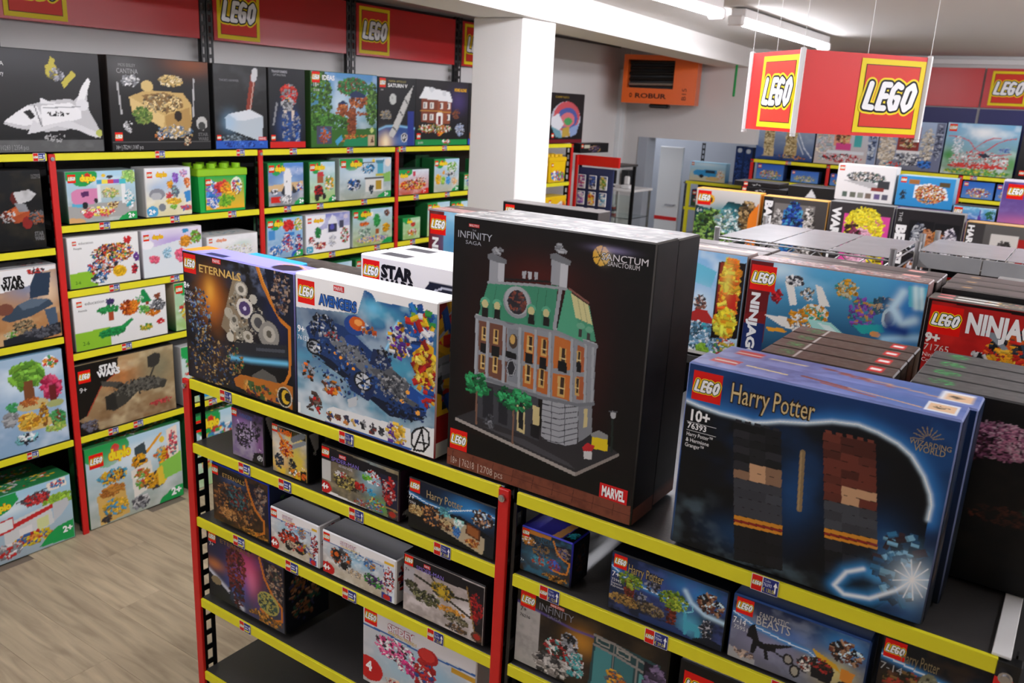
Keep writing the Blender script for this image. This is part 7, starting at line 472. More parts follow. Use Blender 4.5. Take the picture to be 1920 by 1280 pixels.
((-1.46,4.8403,1.558),1.5708,0.4557,0.1,0.075,'#111112','#2a2a2a',(32,12),'black toy box with a gold rimmed picture, on the counter fascia board','toy boxes at the counter',[('b','#161416'),('n','#8a6a8a #c8a060 #4a4a6a',500,600,220,360,100,69,1),('r','#c8c8b0',100,160,300,500)],[],[(20,80,400)],None,None)
]

# ---------------------------------------------------------------- structure: floor, walls, ceiling
pm = bpy.data.materials.new('vinyl_plank'); pm.use_nodes = True
nt = pm.node_tree; bs = nt.nodes['Principled BSDF']; bs.inputs['Roughness'].default_value = 0.5
tc = nt.nodes.new('ShaderNodeTexCoord'); oi = nt.nodes.new('ShaderNodeObjectInfo')
mp = nt.nodes.new('ShaderNodeMapping'); mp.inputs['Scale'].default_value = (1.6, 14, 1)
cx = nt.nodes.new('ShaderNodeCombineXYZ'); ml = nt.nodes.new('ShaderNodeMath'); ml.operation = 'MULTIPLY'; ml.inputs[1].default_value = 40
nt.links.new(oi.outputs['Random'], ml.inputs[0]); nt.links.new(ml.outputs[0], cx.inputs[0]); nt.links.new(ml.outputs[0], cx.inputs[1])
nt.links.new(cx.outputs[0], mp.inputs['Location']); nt.links.new(tc.outputs['Object'], mp.inputs['Vector'])
nz = nt.nodes.new('ShaderNodeTexNoise'); nz.inputs['Scale'].default_value = 2.2; nz.inputs['Detail'].default_value = 6; nz.inputs['Distortion'].default_value = 0.6
nt.links.new(mp.outputs[0], nz.inputs['Vector'])
cr = nt.nodes.new('ShaderNodeValToRGB'); cr.color_ramp.elements[0].position = 0.30; cr.color_ramp.elements[1].position = 0.72
cr.color_ramp.elements[0].color = (*lin('#9f8d74'), 1); cr.color_ramp.elements[1].color = (*lin('#c9b697'), 1)
e = cr.color_ramp.elements.new(0.5); e.color = (*lin('#b6a488'), 1)
nt.links.new(nz.outputs['Fac'], cr.inputs[0])
hs = nt.nodes.new('ShaderNodeHueSaturation'); mr = nt.nodes.new('ShaderNodeMapRange'); mr.inputs['To Min'].default_value = 0.92; mr.inputs['To Max'].default_value = 1.05
nt.links.new(oi.outputs['Random'], mr.inputs['Value']); nt.links.new(mr.outputs[0], hs.inputs['Value'])
nt.links.new(cr.outputs[0], hs.inputs['Color']); nt.links.new(hs.outputs[0], bs.inputs['Base Color'])
bp = nt.nodes.new('ShaderNodeBump'); bp.inputs['Strength'].default_value = 0.15; bp.inputs['Distance'].default_value = 0.001
nt.links.new(nz.outputs['Fac'], bp.inputs['Height']); nt.links.new(bp.outputs[0], bs.inputs['Normal'])
flo = MB().box(-3.0, -3.6, -0.12, 4.6, 8.0, -0.004).build('floor', mat('floor_subfloor', '#7d7061', 0.7, noise=(5, .2))); tag(flo, kind='structure')
pl = MB().box(-0.6206, -0.0902, -0.004, 0.6206, 0.0902, 0.0, ch=0.0006).mesh('plank', pm)
R0 = random.Random(3); first = True
for r in range(48):
    y = -2.5+r*0.181+0.09; off = (0, 0.5, 0.83, 0.31)[r % 4]*1.24
    for k in range(6):
        x = -2.45+off-0.6+k*1.242
        if x < -1.3-0.62 and y < 6: continue
        if x > 4.3: continue
        o = bpy.data.objects.new('plank', pl); link(o, flo); o.location = (x, y, 0)

def S(name, m, *b, chf=0.0):
    mb = MB()
    for q in b: mb.box(*q, ch=chf)
    return tag(mb.build(name, M[m]), kind='structure')
S('wall_left', 'wall', (-2.0, -3.6, 0, -1.85, 6.1, CEIL))
S('wall_right', 'wall', (4.5, -3.6, 0, 4.6, 6.8, CEIL))
S('wall_front', 'wall', (-2.0, -3.7, 0, 4.6, -3.6, CEIL))
S('wall_back', 'wall', (-0.6, 6.66, 0, 4.6, 6.8, CEIL), (-0.6, 6.8, 0, -0.5, 7.6, CEIL))
S('wall_lintel', 'wall', (-2.0, 6.1, 0, -1.69, 6.22, CEIL), (-1.69, 6.1, 1.665, -0.6, 6.22, CEIL), (-0.6, 6.22, 1.665, -0.5, 6.66, CEIL))
S('wall_beyond', 'grey_blue', (-3.0, 7.5, 0, -0.6, 7.6, CEIL), (-3.0, 6.22, 0, -2.9, 7.5, CEIL))
S('ceiling', 'ceiling', (-3.0, -3.7, CEIL, 4.6, 7.6, CEIL+0.1))
S('trim_1', 'grey_blue', (-1.69, 6.08, 0, -1.60, 6.26, 1.665))
bx_ = lambda y: -.40-.085*(y-2.43)
tag(MB().prism([(bx_(-3.6)-.30, -3.6), (bx_(-3.6), -3.6), (bx_(6.1), 6.1), (bx_(6.1)-.30, 6.1)], 2.30, CEIL).build('trim_2', M['column']), kind='structure')      # the long ceiling beam
S('trim_3', 'column', (-.715, 2.185, 0, -.422, 2.475, 2.301), chf=0.006)   # the square column under it
S('baseboard_left', 'wall', (-1.85, -3.6, 0, -1.835, 6.1, 0.07))
S('door_1', 'door', (-1.70, 6.60, 0, -1.46, 6.64, 1.575), chf=0.004)
d = MB().box(-1.70, 6.594, 0.865, -1.46, 6.599, 0.90).build('red_band', M['red'], bpy.data.objects['door_1'])
d = MB().tube((-1.49, 6.60, 1.02), (-1.49, 6.55, 1.02), .008).tube((-1.49, 6.555, 1.02), (-1.58, 6.555, 1.02), .008).build('door_handle', M['chrome'], bpy.data.objects['door_1'])

# ---------------------------------------------------------------- fluorescent lights
def tube_light(x, y0, y1, label, z=2.375):
    t = empty('tube_light', (x, (y0+y1)/2, z)); tag(t, label, 'ceiling light', 'tube lights in a line under the ceiling'); L = (y1-y0)/2
    MB().box(-.04, -L+.02, .02, .04, L-.02, .066, ch=.004).build('housing', M['white_plastic'], t)
    mb = MB(); pts = [(.036*math.cos(a), .002+.034*math.sin(a)) for a in [math.pi+math.pi*i/8 for i in range(9)]]
    n = len(pts); vs = [(p[0], -L+.035, p[1]+.018) for p in pts]+[(p[0], L-.035, p[1]+.018) for p in pts]
    mb.add(vs, [(i, i+1, n+i+1, n+i) for i in range(n-1)]+[tuple(range(n))[::-1], tuple(range(n, 2*n))]); mb.build('diffuser', M['tube'], t)
    for s in (-1, 1): MB().box(-.042, s*L-.02, -.022, .042, s*L+.02, .03, ch=.008).build('end_cap', M['white_plastic'], t)
    for s in (-1, 1): MB().box(-.012, s*L*.6-.01, .066, .012, s*L*.6+.01, CEIL-z).build('bracket', M['chrome'], t)
tube_light(.24, 1.22, 2.88, 'lit tube light beside the beam, the one cut by the top of the picture')
tube_light(.22, 3.20, 4.86, 'lit tube light ending just above the hanging red sign')
tube_light(.26, -.75, .90, 'added lit tube light beside the beam, out of view above the camera side')  # unseen, added past the visible row for general light
tube_light(-2.2, 6.35, 7.4, 'added short tube light brightening the room beyond the opening')  # no visible fixture here; added so the back room reads lighter
tube_light(.26, -3.1, -1.45, 'added lit tube light beside the beam, unseen at the shop front')  # also unseen and added, lights the space behind the camera
tube_light(3.3, .10, 1.80, 'added lit tube light out of view, off the end of the front gondola')  # added out of view to brighten the hanging sign and box tops
for y in (1.75, 4.18): tube_light(2.5, y, y+2.1, 'lit tube light of an added second line, over the rear aisles at %s' % {-3.1: 'the shop front', -.7: 'the camera', 1.75: 'the wire racks', 4.18: 'the back wall'}[y])  # whole second line is unseen, added for more light over the rear

# ---------------------------------------------------------------- shelving
def slotted(x, y, z0, z1, axis, w=.036, t=.003, pitch=.05, name='slotted_upright', parent=None, m='black'):
    """steel angle post: one flange with long slots. axis 'y': flange lies in the y direction, 'x': in x"""
    mb = MB(); 
    def B_(a0, a1, c0, c1):
        if axis == 'y': mb.box(x, y+a0, c0, x+t, y+a1, c1)
        else: mb.box(x+a0, y, c0, x+a1, y+t, c1)
    B_(0, w*.3, z0, z1); B_(w*.7, w, z0, z1)
    z = z0
    while z < z1: B_(w*.3, w*.7, z, min(z+pitch*.35, z1)); z += pitch
    if axis == 'y': mb.box(x, y, z0, x+w*.22, y+t, z1)
    else: mb.box(x, y, z0, x+t, y+w*.6, z1)
    return mb.build(name, M[m], parent)

def price_tag(parent, x, z, h, code=None, price=None):
    """local to a rail whose front is y = 0"""
    mb = Print(); w = h*1.75; hh = h*1.12; zb = z-hh*.9
    mb.rect(x-w/2, zb, x+w/2, zb+hh, '#e8e6e4', 0); mb.rect(x-w/2+.001, zb+.0008, x-w/2+w*.40, zb+hh-.001, '#d3160f', 1)
    mb.rect(x-w/2+w*.43, zb+.0008, x+w/2-.0008, zb+hh-.001, '#26307c', 1)
    s = w*.38; mb.lego(x-w/2+.0012, zb+hh/2-s*.5, s, 1, square=False, n=3)
    if code:
        mb.text('Codice', x-w*.02, zb+hh*.74, hh*.14, '#d8dcf0', 2, width=w*.22); mb.text(code, x-w*.05, zb+hh*.46, hh*.20, '#e8ecff', 2, width=w*.30); mb.text('€ '+price, x-w*.06, zb+hh*.12, hh*.24, '#f0e23a', 2, width=w*.46)
    else:
        mb.rect(x-w*.03, zb+hh*.62, x+w*.25, zb+hh*.74, '#c8d0ee', 2); mb.rect(x-w*.03, zb+hh*.38, x+w*.25, zb+hh*.52, '#c8d0ee', 2); mb.rect(x-w*.04, zb+hh*.12, x+w*.34, zb+hh*.28, '#e8dc4a', 2)
    mb.rect(x+w*.36, zb+hh*.2, x+w*.41, zb+hh*.6, '#ffffff', 2); mb.poly([(x+w*.31, zb+hh*.58), (x+w*.46, zb+hh*.58), (x+w*.385, zb+hh*.86)], '#ffffff', 2)
    o = mb.build('price_tag', parent, (0, -.0035, 0)); return o

RAILH = .027
def unit(label, L, D, zs, ztop, loc, rz, posts=(True, True), tags={}, cat='shelf', group=None, railm='yellow', red=True, back=True, post_top=None, gr=None, lift_rear=None):
    """local x along the front (0..L), y into the unit, z up. zs = heights of the rail tops; a post fills the first / last 26 mm"""
    u = empty('shelving_unit', loc, rz); tag(u, label, cat, group); pt = post_top or ztop
    g0 = .026 if posts[0] else .004; g1 = gr if gr is not None else (.026 if posts[1] else .003)
    for k, on in enumerate(posts):
        if not on: continue
        x = (0, L-.026)[k]
        if red: MB().box(x, -.006, .0, x+.026, .004, pt-.002, ch=.0015).build('red_strip', M['red'], u)
        slotted(x+.014 if k == 0 else x+.009, .005, 0, pt-.004, 'y', w=.045, parent=u)
        MB().tube((x+.012, -.012, pt-.02), (x+.012, -.006, pt-.02), .008, 12).tube((x+.012, -.0135, pt-.02), (x+.012, -.012, pt-.02), .005, 8).build('bolt', M['chrome'], u)
    rt = lift_rear or pt
    for x in (.001, L-.037): slotted(x, D-.004, 0, rt, 'x', w=.036, parent=u, name='rear_upright')
    for i, z in enumerate(zs):
        MB().box(g0*.7, .006, z-.022, L-g1*.7, D-.01, z-.001, ch=.002).build('shelf_plate', M['plate'], u)
        r = MB().box(g0, -.002, z-RAILH, L-g1, .0055, z, ch=.0008).build('shelf_rail', M[railm], u)
        for t in tags.get(i, []):
            if isinstance(t, tuple): price_tag(r, t[0], z, RAILH, *t[1:])
            else: price_tag(r, t, z, RAILH)
    if back: MB().box(.001, D-.0035, .05, L-.001, D, max(zs)-.03).build('back_panel', M['dark'], u)
    return u

# front gondola
unit('narrow black and yellow shelving unit of the front gondola with one red corner post', 1.075, .50, [1.1568, .9712, .748, .488, .2425], 1.157, (0, 0, 0), 0,
     tags={0: [(.18, '76156', '99,00'), (.614, '76153', '135,00')], 1: [.244, .399, (.646, '76184', '23,00'), (.906, '75966', '20,00')], 2: [.21, .418, .623, (.894, '76195', '22,00')], 3: [.222]}, group='black shelving units with yellow rails')
u2 = unit('black and yellow shelving unit of the front gondola carrying the brick stack box', .886, .50, [1.1568, .9712, .753], 1.157, (1.0885, 0, 0), 0, posts=(False, False), gr=.018,
     tags={0: [(.5165, '76393', '130,00')], 1: [(.096, '76145', '12,00'), (.333, '75945', '29,00'), (.575, '75951', '20,00')]}, group='black shelving units with yellow rails')
# its end post: red strip set back under a bolted black bracket
MB().box(.868, -.004, 0, .893, .004, 1.128, ch=.001).build('red_strip', M['red'], u2)
MB().box(.868, -.003, 1.128, .90, .02, 1.1545, ch=.001).build('corner_bracket', M['black'], u2)
MB().tube((.882, -.010, 1.133), (.882, -.003, 1.133), .010, 12).tube((.882, -.013, 1.133), (.882, -.010, 1.133), .006, 8).build('bolt', M['chrome'], u2)
MB().tube((.004, -.006, .640), (.004, .002, .640), .007, 10).build('bolt', M['chrome'], u2)
slotted(-.0085, .003, 0, 1.13, 'y', w=.05, parent=u2); slotted(.89, .006, 0, 1.15, 'y', w=.045, parent=u2)
MB().box(.858, .004, 1.1565, .884, .5, 1.1615, ch=.001).build('bright_band_strip', M['white_plastic'], u2)  # added white strip standing in for the bright lit band on the plate
MB().box(.0, .47, 1.128, .886, .9, 1.156, ch=.002).build('rear_top_plate', M['plate'], u2)

# wall shelving: four bays along the left wall, and the end bay nearest the camera
ZW = [1.6345, 1.3499, 1.083, .8163, .4471]
yp = [.459, 1.472, 2.455, 3.46, 4.465]
TG = {0: [.93, 1.355, 1.678, 2.076, 2.506, 2.889], 1: [.654, .985, 1.294, 1.634, 1.855, 2.186, 2.63, 2.929, 3.162], 2: [.676, .968, 1.939, 2.293, 2.605], 3: [.712], 4: [.62, .74, 1.138]}
names = ['first full bay of the wall shelving, beginning at the near red post', 'second bay of the wall shelving, under the treehouse picture box', 'third bay of the wall shelving, running up to the column', 'fourth bay of the wall shelving, seen past the column with yellow tubs']
for k in range(4):
    a, b = yp[k], yp[k+1]
    unit(names[k], b-a, .355, ZW, 1.6345, (-1.4375, a-.013, 0), math.pi/2, posts=(True, k == 3), tags={i: [v-a+.013 for v in TG[i] if a+.03 < v < b-.03] for i in TG},
         group='bays of the wall shelving', lift_rear=2.44)
unit('end bay of the wall shelving, cut by the edge of the picture', 1.0, .355, [1.6345, 1.267, .90, .4471], 1.6345, (-1.4375, -.556, 0), math.pi/2, posts=(True, False), tags={0: [.967], 3: [.826]}, group='bays of the wall shelving', lift_rear=2.44)

# second gondola, third gondola, back wall shelving, shelves beyond the opening
unit('second gondola behind the front one, carrying the martial arts boxes', 2.42, .62, [1.160, .80, .42], 1.16, (-.20, 1.195, 0), 0, railm='plate', red=False, cat='shelf', group='gondolas in the aisles')
unit('third gondola with the art boxes on its top', 2.10, 1.10, [1.055, .68, .30], 1.055, (-.10, 3.58, 0), 0, railm='yellow', red=False, group='gondolas in the aisles')
GK = 'bays of the back wall shelving'
unit('short first bay of the back wall shelving, beneath the bridge picture box', .654, .42, [1.543, 1.37, 1.10, .8], 1.543, (-.643, 6.195, 0), 0, posts=(True, False), tags={0: [.33]}, group=GK)
unit('second bay of the back wall shelving, between two red posts behind the white car box', 1.0, .42, [1.543, 1.37, 1.10, .8], 1.543, (.013, 6.195, 0), 0, posts=(True, False), group=GK)
unit('third bay of the back wall shelving, beneath the roller coaster box', 1.0, .42, [1.543, 1.37, 1.10, .8], 1.543, (1.017, 6.195, 0), 0, posts=(True, True), tags={0: [.10]}, group=GK)
ub = unit('small shelf stand with yellow rails beyond the opening', .62, .38, [1.27, 1.02, .75], 1.27, (-1.42, 6.585, 0), 0, red=False, cat='shelf', lift_rear=1.62)
MB().box(.04, .0, .3, .075, .012, 1.245, ch=.001).build('yellow_post', M['yellow'], ub)

# ---------------------------------------------------------------- signs with the toy maker's logo
def plaque(parent, x, z, s, y, big=True, glare=False):
    """yellow frame, red field, bubble letters; local x right, z up, front towards -y"""
    p = Print(); f = s*.075
    p.rect(x, z, x+s, z+s*1.0, '#f7dc16', 1); p.rect(x+f, z+f, x+s-f, z+s-f, '#1a0a08', 2); p.rect(x+f*1.12, z+f*1.12, x+s-f*1.12, z+s-f*1.12, '#e03a2a', 3)
    lw = s*.94; p.lego(x+s*.03, z+s*.5-lw*.5, lw, 3, square=False, n=8 if big else 6)
    p.v = [(vx, vy*4, vz) for vx, vy, vz in p.v]
    return p.build('logo_plaque', parent, (0, y, 0))
RB = mat('red_banner_foil', '#cf1a1e', 0.28, noise=(3, .06)); RS = mat('red_sign_board', '#e8160f', 0.45, noise=(3, .05))
for k in range(-1, 4):
    a = yp[k]+.028 if k >= 0 else -.5; b = yp[k+1]-.054
    bo = MB().box(0, 0, 0, b-a, .006, .285, ch=.001).build('sign_board', RB, loc=(-1.785, a, 2.136), rz=math.pi/2)
    tag(bo, ['red logo banner over the first full bay of wall shelving', 'red logo banner over the treehouse picture box', 'red logo banner beside the column', 'red logo banner hidden past the column', 'red logo banner at the picture edge, above the shuttle box'][k], 'sign', 'red banners along the wall tops')
    plaque(bo, .02 if k >= 0 else 1.02-.0-.02-.0-.0 if False else (.02 if k >= 0 else b-a-.27+.37-.0-.0 if False else .02), .012, .26, -.0012, big=False)
# the near banner's plaque sits just behind the picture edge upright
for k, (x0, x1) in enumerate(((-.58, 1.005), (1.02, 1.90), (1.915, 2.8))):
    bo = MB().box(0, 0, 0, x1-x0, .006, .30, ch=.001).build('sign_board', RB, loc=(x0, 6.63, 2.06))
    tag(bo, ['plain red banner on the back wall behind the hanging sign', 'red logo banner on the back wall at the picture edge', 'red banner on the back wall outside the picture'][k], 'sign', 'red banners along the wall tops')
    if k: plaque(bo, .045, .02, .26, -.0012, big=False)
for k, (x0, x1) in enumerate(((-.58, 1.0), (1.02, 2.0))):
    o = MB().box(0, 0, 0, x1-x0, .01, .50, ch=.002).build('wall_panel', mat('navy_panel_%d' % k, '#2b2f6a', .45, noise=(4, .1)), loc=(x0, 6.64, 1.55))
    tag(o, ['navy wall panel behind the picture boxes of the back wall', 'navy wall panel behind the black box at the end of the back wall'][k], 'panel', 'navy panels of the back wall')
hs_ = empty('hanging_sign', (.975, 1.91, 1.86)); tag(hs_, 'red three-sided sign with the logo, hanging on threads from the ceiling', 'sign')
A_, B_, C_ = Vector((.70, 2.165)), Vector((.975, 1.91)), Vector((1.335, 2.272))
for q, r_, pl_ in ((A_, B_, True), (B_, C_, True), (C_, A_, False)):
    dv = r_-q; Ln = dv.length; an = math.atan2(dv.y, dv.x)
    o = MB().box(.006, 0, 0, Ln-.006, .004, .29).build('sign_panel', RS, hs_, loc=(q.x-.975, q.y-1.91, 0), rz=an)
    if pl_: plaque(o, Ln-.275, .012, .262, -.0012)
for q in (A_, B_, C_):
    MB().box(-.009, -.009, -.006, .009, .009, .296, ch=.003).tube((0, 0, -.014), (0, 0, -.006), .010, 10).build('corner_profile', M['white_plastic'], hs_, loc=(q.x-.975, q.y-1.91, 0))
for q in (A_, B_, C_, (B_+C_)/2, (A_+B_)/2):
    MB().tube((q.x-.975, q.y-1.91, .29), (q.x-.975, q.y-1.91, CEIL-1.86), .0011, 6).build('thread', M['white_plastic'], hs_)

# ---------------------------------------------------------------- heater, strap, trunking
he = empty('heater', (-1.32, 5.62, 1.962), math.radians(17)); tag(he, 'orange unit heater with a black grille opening, mounted high on the wall', 'heater')
W_, H_ = .626, .395
mb = MB(); x0, x1, z0, z1 = -.275, .12, .125, .355
mb.box(-W_/2, 0, 0, W_/2, .33, z0); mb.box(-W_/2, 0, z1, W_/2, .33, H_); mb.box(-W_/2, 0, z0, x0, .33, z1); mb.box(x1, 0, z0, W_/2, .33, z1); mb.box(x0, .2, z0, x1, .33, z1)
mb.build('casing', M['orange'], he)
MB().box(x0, .13, z0, x1, .20, z1).build('grille_back', M['dark'], he)
for i in range(5):
    z = z0+.03+i*.045; MB().tube((x0+.01, .05+.02*(i % 2), z), (x1-.01, .05+.02*(i % 2), z+.01), .012, 10).build('heat_tube', mat('heat_tube_steel_%d' % i, '#3a3836' if i else '#b8b0a4', .3, .8, noise=(20, .3)), he)
p = Print(); p.text('ROBUR', -.20, .045, .038, '#3a1408', 1, width=.27, bold=.03); p.disc(-.235, .064, .012, .019, '#3a1408', 1); p.disc(-.235, .064, .006, .010, '#e2600f', 2); p.text('B15', .235, .035, .036, '#3a1408', 1, width=.10, rot=math.pi/2)
p.build('lettering', he, (0, -.0008, 0))
MB().box(-.085, .08, -.035, .085, .24, 0, ch=.012).build('burner_knob_box', M['dark'], he)
MB().box(-W_/2+.05, .33, .03, -W_/2+.09, .375, H_-.03).box(W_/2-.09, .33, .03, W_/2-.05, .375, H_-.03).build('wall_bracket', M['black'], he)
tag(MB().box(-.715, 5.75, 2.05, -.695, 5.762, 2.302, ch=.004).build('strap', mat('green_strap', '#1f9a4c', .7, noise=(30, .2))), 'green strap hanging down from the ceiling beam', 'strap')
tr = MB().box(.0, 6.61, 2.385, 3.2, 6.66, 2.425, ch=.003).build('cable_trunking', M['white_plastic']); tag(tr, 'white cable trunking above the banners of the back wall', 'trunking')
cd = MB().tube((-1.835, -3.4, 2.435), (-1.835, 5.85, 2.435), .009, 8).build('conduit', M['plate']); tag(cd, 'thin dark conduit running above the wall banners', 'pipe')
cv = MB().box(-1.85, 5.90, 0, -1.80, 5.98, CEIL-.2, ch=.004).build('pipe_casing', M['door']); tag(cv, 'pale vertical pipe casing in the corner below the heater', 'pipe')

# ---------------------------------------------------------------- wire racks
def rack(label, x0, x1, y0, y1, z, truss):
    t = empty('wire_rack', ((x0+x1)/2, (y0+y1)/2, 0)); tag(t, label, 'wire rack', 'wire racks behind the second gondola'); hx, hy = (x1-x0)/2, (y1-y0)/2
    for sx in (-1, 1):
        for sy in (-1, 1): MB().tube((sx*hx, sy*hy, 0), (sx*hx, sy*hy, z+.035), .011, 12).tube((sx*hx, sy*hy, z+.035), (sx*hx, sy*hy, z+.042), .012, 12).build('post', M['wire'], t)
    for zz in (z, z-.35 if z > 1.2 else .8, .45):
        fr = MB()
        for d in (0, -.038):
            for s in (-1, 1): fr.tube((-hx, s*hy, zz+d), (hx, s*hy, zz+d), .0035, 6); fr.tube((s*hx, -hy, zz+d), (s*hx, hy, zz+d), .0035, 6)
        for s in (-1, 1):
            n = int((x1-x0)/.042)
            for i in range(n): a = -hx+i*2*hx/n; b = a+2*hx/n; fr.tube((a, s*hy, zz if i % 2 else zz-.038), (b, s*hy, zz-.038 if i % 2 else zz), .0026, 5)
        fr.build('shelf_frame', M['wire'], t)
        wr = MB(); n = int((x1-x0)/.026)
        for i in range(1, n): xx = -hx+2*hx*i/n; wr.tube((xx, -hy, zz+.004), (xx, hy, zz+.004), .0018, 4)
        tag(wr.build('wire_deck', M['wire'], t), kind='stuff')
    for i in range(3):
        a = -hx+.01+i*(2*hx-.02)/3; b = a+(2*hx-.02)/3-.006; MB().box(a, -hy+.01, z+.0062, b, hy-.01, z+.0092, ch=.001).build('shelf_mat', M['sheet'], t)
rack('chromed wire rack with a zigzag front edge and clear grey mats', .755, 1.395, 1.85, 2.42, 1.450, True)
rack('second chromed wire rack, its mats reaching past the picture edge', 1.42, 2.30, 2.18, 2.62, 1.447, True)
for k in range(4): MB().box(-.43+k*.215, -.232, 1.395, -.22+k*.215, -.228, 1.452, ch=.0008).build('front_mat', M['sheet'], bpy.data.objects['wire_rack.001'])

# ---------------------------------------------------------------- tubs
def tub(y, z, w, d, h, label, body, lid, plane=-1.443, art=None, handle=False):
    t = empty('brick_tub', (plane, y, z), math.pi/2); tag(t, label, 'tub', 'plastic brick tubs')
    mb = MB(); a, b = w/2*.93, w/2
    mb.add([(-a,0,0),(a,0,0),(a,d*.93,0),(-a,d*.93,0),(-b,-.004,h*.86),(b,-.004,h*.86),(b,d,h*.86),(-b,d,h*.86)], [(0,3,2,1),(4,5,6,7),(0,1,5,4),(1,2,6,5),(2,3,7,6),(3,0,4,7)])
    mb.build('tub_body', M[body], t)
    MB().box(-b-.004, -.009, h*.80, b+.004, d+.004, h*.97, ch=.004).build('lid', M[lid], t)
    for i in range(4):
        for j in range(2): cx_, cy_ = -b+.03+i*(2*b-.06)/3, .035+j*(d-.07); MB().tube((cx_, cy_, h*.97), (cx_, cy_, h*1.07), .020, 14).build('stud', M[lid], t)
    g = grid_mesh('front_artwork', w*.80, h*.74, raster(art, w*.8/(h*.74), 52, 44), M['ink']); o = bpy.data.objects.new('front_artwork', g); link(o, t); o.location = (w*.035, -.0062, .012)
    put_logo(-w*.36, -.0072, h*.6, h*.14, t, 3)
    return t
tub(1.252, ZW[1]+.004, .27, .15, .205, 'bright green brick tub with a lime studded lid', 'green_box', 'lime', art=[('b', '#12a848', '#17a04a'), ('p', '#c8d8e0', [0, 0, 1000, 0, 1000, 1000, 0, 1000]), ('b', '#1aa84c', '#f0b828'), ('n', '#e8e8ec #8a6ac0 #4a8ad0 #2a6ab8', 200, 500, 200, 400, 60, 70, 1), ('n', '#c82a2c #e04a40', 420, 300, 160, 180, 50, 60, 2), ('n', '#e8a020 #f0c030 #e87a20', 560, 520, 180, 300, 60, 60, 3), ('n', '#8ac030 #5aa82a', 500, 760, 240, 160, 50, 60, 4), ('e', '#e8f0d8', 800, 300, 150, 260), ('n', '#c83a60 #5a9ad0 #e8c040 #8a5a3a', 800, 350, 120, 240, 50, 40, 5), ('n', '#2a6ac0 #4a8ad8 #e8e8e8', 180, 820, 160, 140, 40, 50, 6)])
ARTY = [('b', '#f0c814', '#eac010'), ('n', '#c82a2c #2a8ad0 #3aa84a #8a4ab0 #f0f0f0 #e87a20', 500, 760, 480, 240, 90, 80, 8), ('p', '#f0c814', [300, 80, 700, 80, 640, 400, 340, 400])]
tub(4.245, ZW[1]+.004, .24, .14, .19, 'large yellow brick tub with rounded handle studs, just past the column', 'tub_yellow', 'tub_yellow', art=ARTY)
tub(4.02, ZW[1]+.004, .16, .14, .15, 'small yellow brick tub touching the column edge', 'tub_yellow', 'tub_yellow', art=ARTY)
carton('toy_box', (-1.443, 4.23, ZW[2]+.004), math.pi/2, .36, .14, .16, '#e8b810', '#f0c820', [('b', '#f0c414', '#e8a818'), ('n', '#c82a2c #2a5ab8 #e8e8ec #e87a20', 800, 600, 220, 360, 70, 90, 2), ('n', '#5a4a20 #e8b810', 300, 600, 200, 240, 30, 90, 3)], (30, 20), 'yellow toy box with blue and red print, beneath the yellow tubs', 'boxed toys on the third tier of the wall shelving', logos=[(300, 150, 200)])

# ---------------------------------------------------------------- counter corner
fa = MB().box(-1.45, 4.55, 1.474, -1.085, 4.575, 1.552, ch=.002).build('fascia_board', M['red']); tag(fa, 'red fascia board over the counter corner', 'board')
fb = MB().box(-1.46, 4.575, 1.474, -1.12, 4.95, 1.49, ch=.002).build('counter_top_shelf', M['plate']); tag(fb, 'dark top shelf behind the red fascia board', 'shelf')
MB().box(-1.46, 4.60, .0, -1.44, 4.62, 1.474).box(-1.14, 4.9, .0, -1.12, 4.92, 1.474).build('leg', M['black'], fb)
rp = MB().box(-1.452, 4.522, 0, -1.432, 4.545, 1.55, ch=.001).build('corner_post', M['red']); tag(rp, 'slim red post at the corner of the counter', 'post')
pb = MB().box(0, 0, 0, .30, .015, .62, ch=.002).build('display_board', mat('navy_board', '#24305c', .6, noise=(6, .1)), loc=(-1.43, 4.56, .84)); tag(pb, 'navy display board with small bagged figures hung on it', 'display board')
Rq = random.Random(9)
PC = ['#8a3a8a #c83a60 #e8e8e8', '#3a5aa8 #c8c8d8 #2a2a44', '#b8a040 #5a8a3a #e0d8a0', '#7a4ab0 #d8a8d8 #e8e8e8', '#c8402c #e8c048 #e8e8e8', '#2a6a9a #8ac0d8 #d8d8d8']
for i in range(4):
    for j in range(3):
        pk = MB().box(-.032, 0, 0, .032, .010, .105, ch=.003).build('toy_packet', M['white_plastic'], loc=(-1.39+j*.095, 4.538, 1.30-i*.125))
        tag(pk, ['top', 'upper', 'lower', 'bottom'][i]+' row foil toy packet on the navy board, '+['beside the red post', 'in the middle column', 'nearest the glass cabinet'][j], 'toy packet', 'foil toy packets on the navy board')
        g = grid_mesh('front_artwork', .058, .096, raster([('b', '#3a4a80', '#c8c8d0'), ('n', PC[(i*3+j) % 6], 500, 500, 420, 440, 46, 110, i*3+j)], .6, 14, 20), M['ink']); o = bpy.data.objects.new('front_artwork', g); link(o, pk); o.location = (0, -.0006, .0045)
gc = empty('glass_cabinet', (-1.50, 5.30, 0)); tag(gc, 'glass display cabinet with a pale top below the card terminal', 'cabinet')
for x in (-.15, .17):
    for y in (0, .35): MB().box(x-.008, y-.008, 0, x+.008, y+.008, 1.23).build('frame_post', M['chrome'], gc)
for z in (.4, .8, 1.0): MB().box(-.15, 0, z, .17, .35, z+.006).build('glass_shelf', M['glass'], gc)
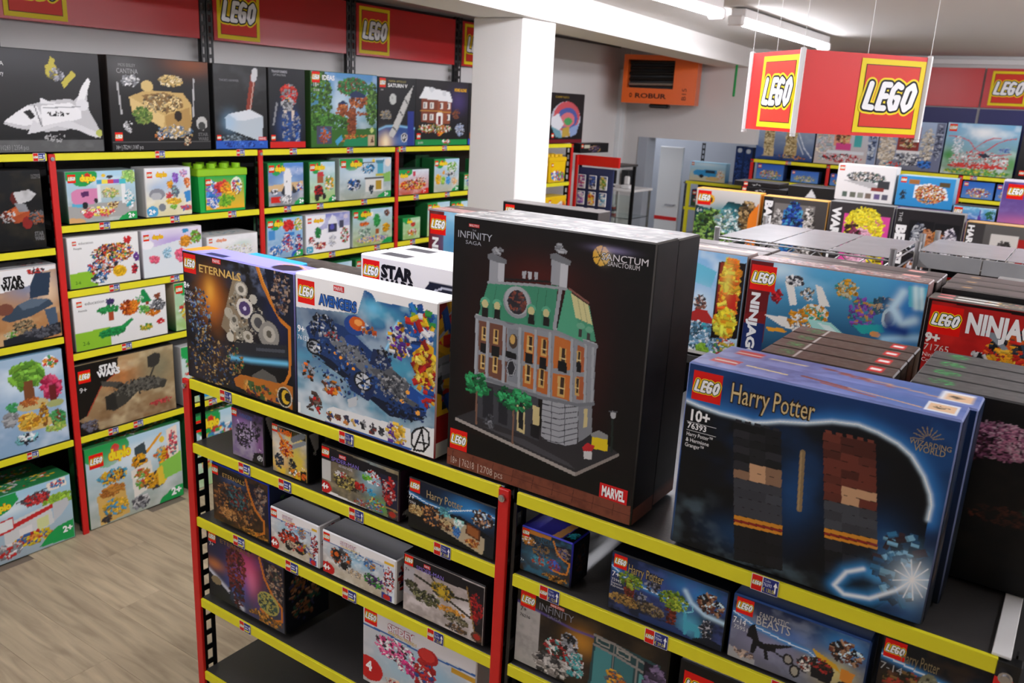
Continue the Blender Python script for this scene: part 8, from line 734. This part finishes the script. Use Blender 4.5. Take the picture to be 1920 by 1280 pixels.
MB().box(-.155, -.01, 0, .175, -.006, 1.2).build('glass_front', M['glass'], gc); MB().box(-.17, -.02, 1.23, .19, .37, 1.25, ch=.003).build('cabinet_top', M['white_plastic'], gc); MB().box(-.16, -.01, 0, .18, .36, .3, ch=.003).build('cabinet_base', M['plate'], gc)
for i, (x, z, c) in enumerate([(-.08, .406, '#8a5a4a #e8e8e8 #3a5a8a'), (.06, .806, '#c8a060 #3a3a4a #e8e8e8'), (-.06, 1.006, '#a83a30 #e8e8e8 #4a4a5a'), (.09, .406, '#5a7a5a #d8d8d8 #8a8a8a')]):
    mb = MB(); 
    for q in range(5): mb.box(-.03+.004*q, -.02, q*.018, .03-.003*q, .02, q*.018+.017, c.split()[q % 3])
    o = mb.build('brick_model', M['card'], loc=(-1.50+x, 5.42, z)); tag(o, ['small brick model on the lowest glass shelf, nearer the wall', 'small brick model on the middle glass shelf', 'small brick model on the top glass shelf', 'small green-grey brick model on the lowest glass shelf'][i], 'brick model', 'brick models in the glass cabinet')
mo = empty('monitor', (-1.60, 5.36, 1.251)); tag(mo, 'black till monitor on the cabinet top', 'monitor')
MB().box(-.06, .02, .03, .07, .035, .145, ch=.004).build('screen', M['dark'], mo); MB().box(-.03, 0, 0, .04, .07, .01).box(0, .03, .01, .01, .04, .06).build('stand', M['black'], mo)
ct = empty('card_terminal', (-1.42, 5.36, 1.251)); tag(ct, 'small white card terminal on the cabinet top', 'card terminal')
MB().box(-.045, -.02, 0, .045, .08, .03, ch=.008).build('base', M['white_plastic'], ct); MB().box(-.025, .0, .03, .025, .03, .105, ch=.01).build('head', M['white_plastic'], ct)
wb = MB().box(-1.345, 5.95, 1.22, -1.27, 6.09, 1.36, ch=.004).build('wall_box', M['dark']); tag(wb, 'black box fixed to the pier beside the opening', 'box')
wb.location.x = -.43

# ---------------------------------------------------------------- every printed toy box
for loc, rz, w_, d_, h_, side, top, res, label, group, art, text, logos, topart, sideart in BOXES:
    carton('toy_box', loc, rz, w_, d_, h_, side, top, art, res, label, group, text, logos, topart, sideart)
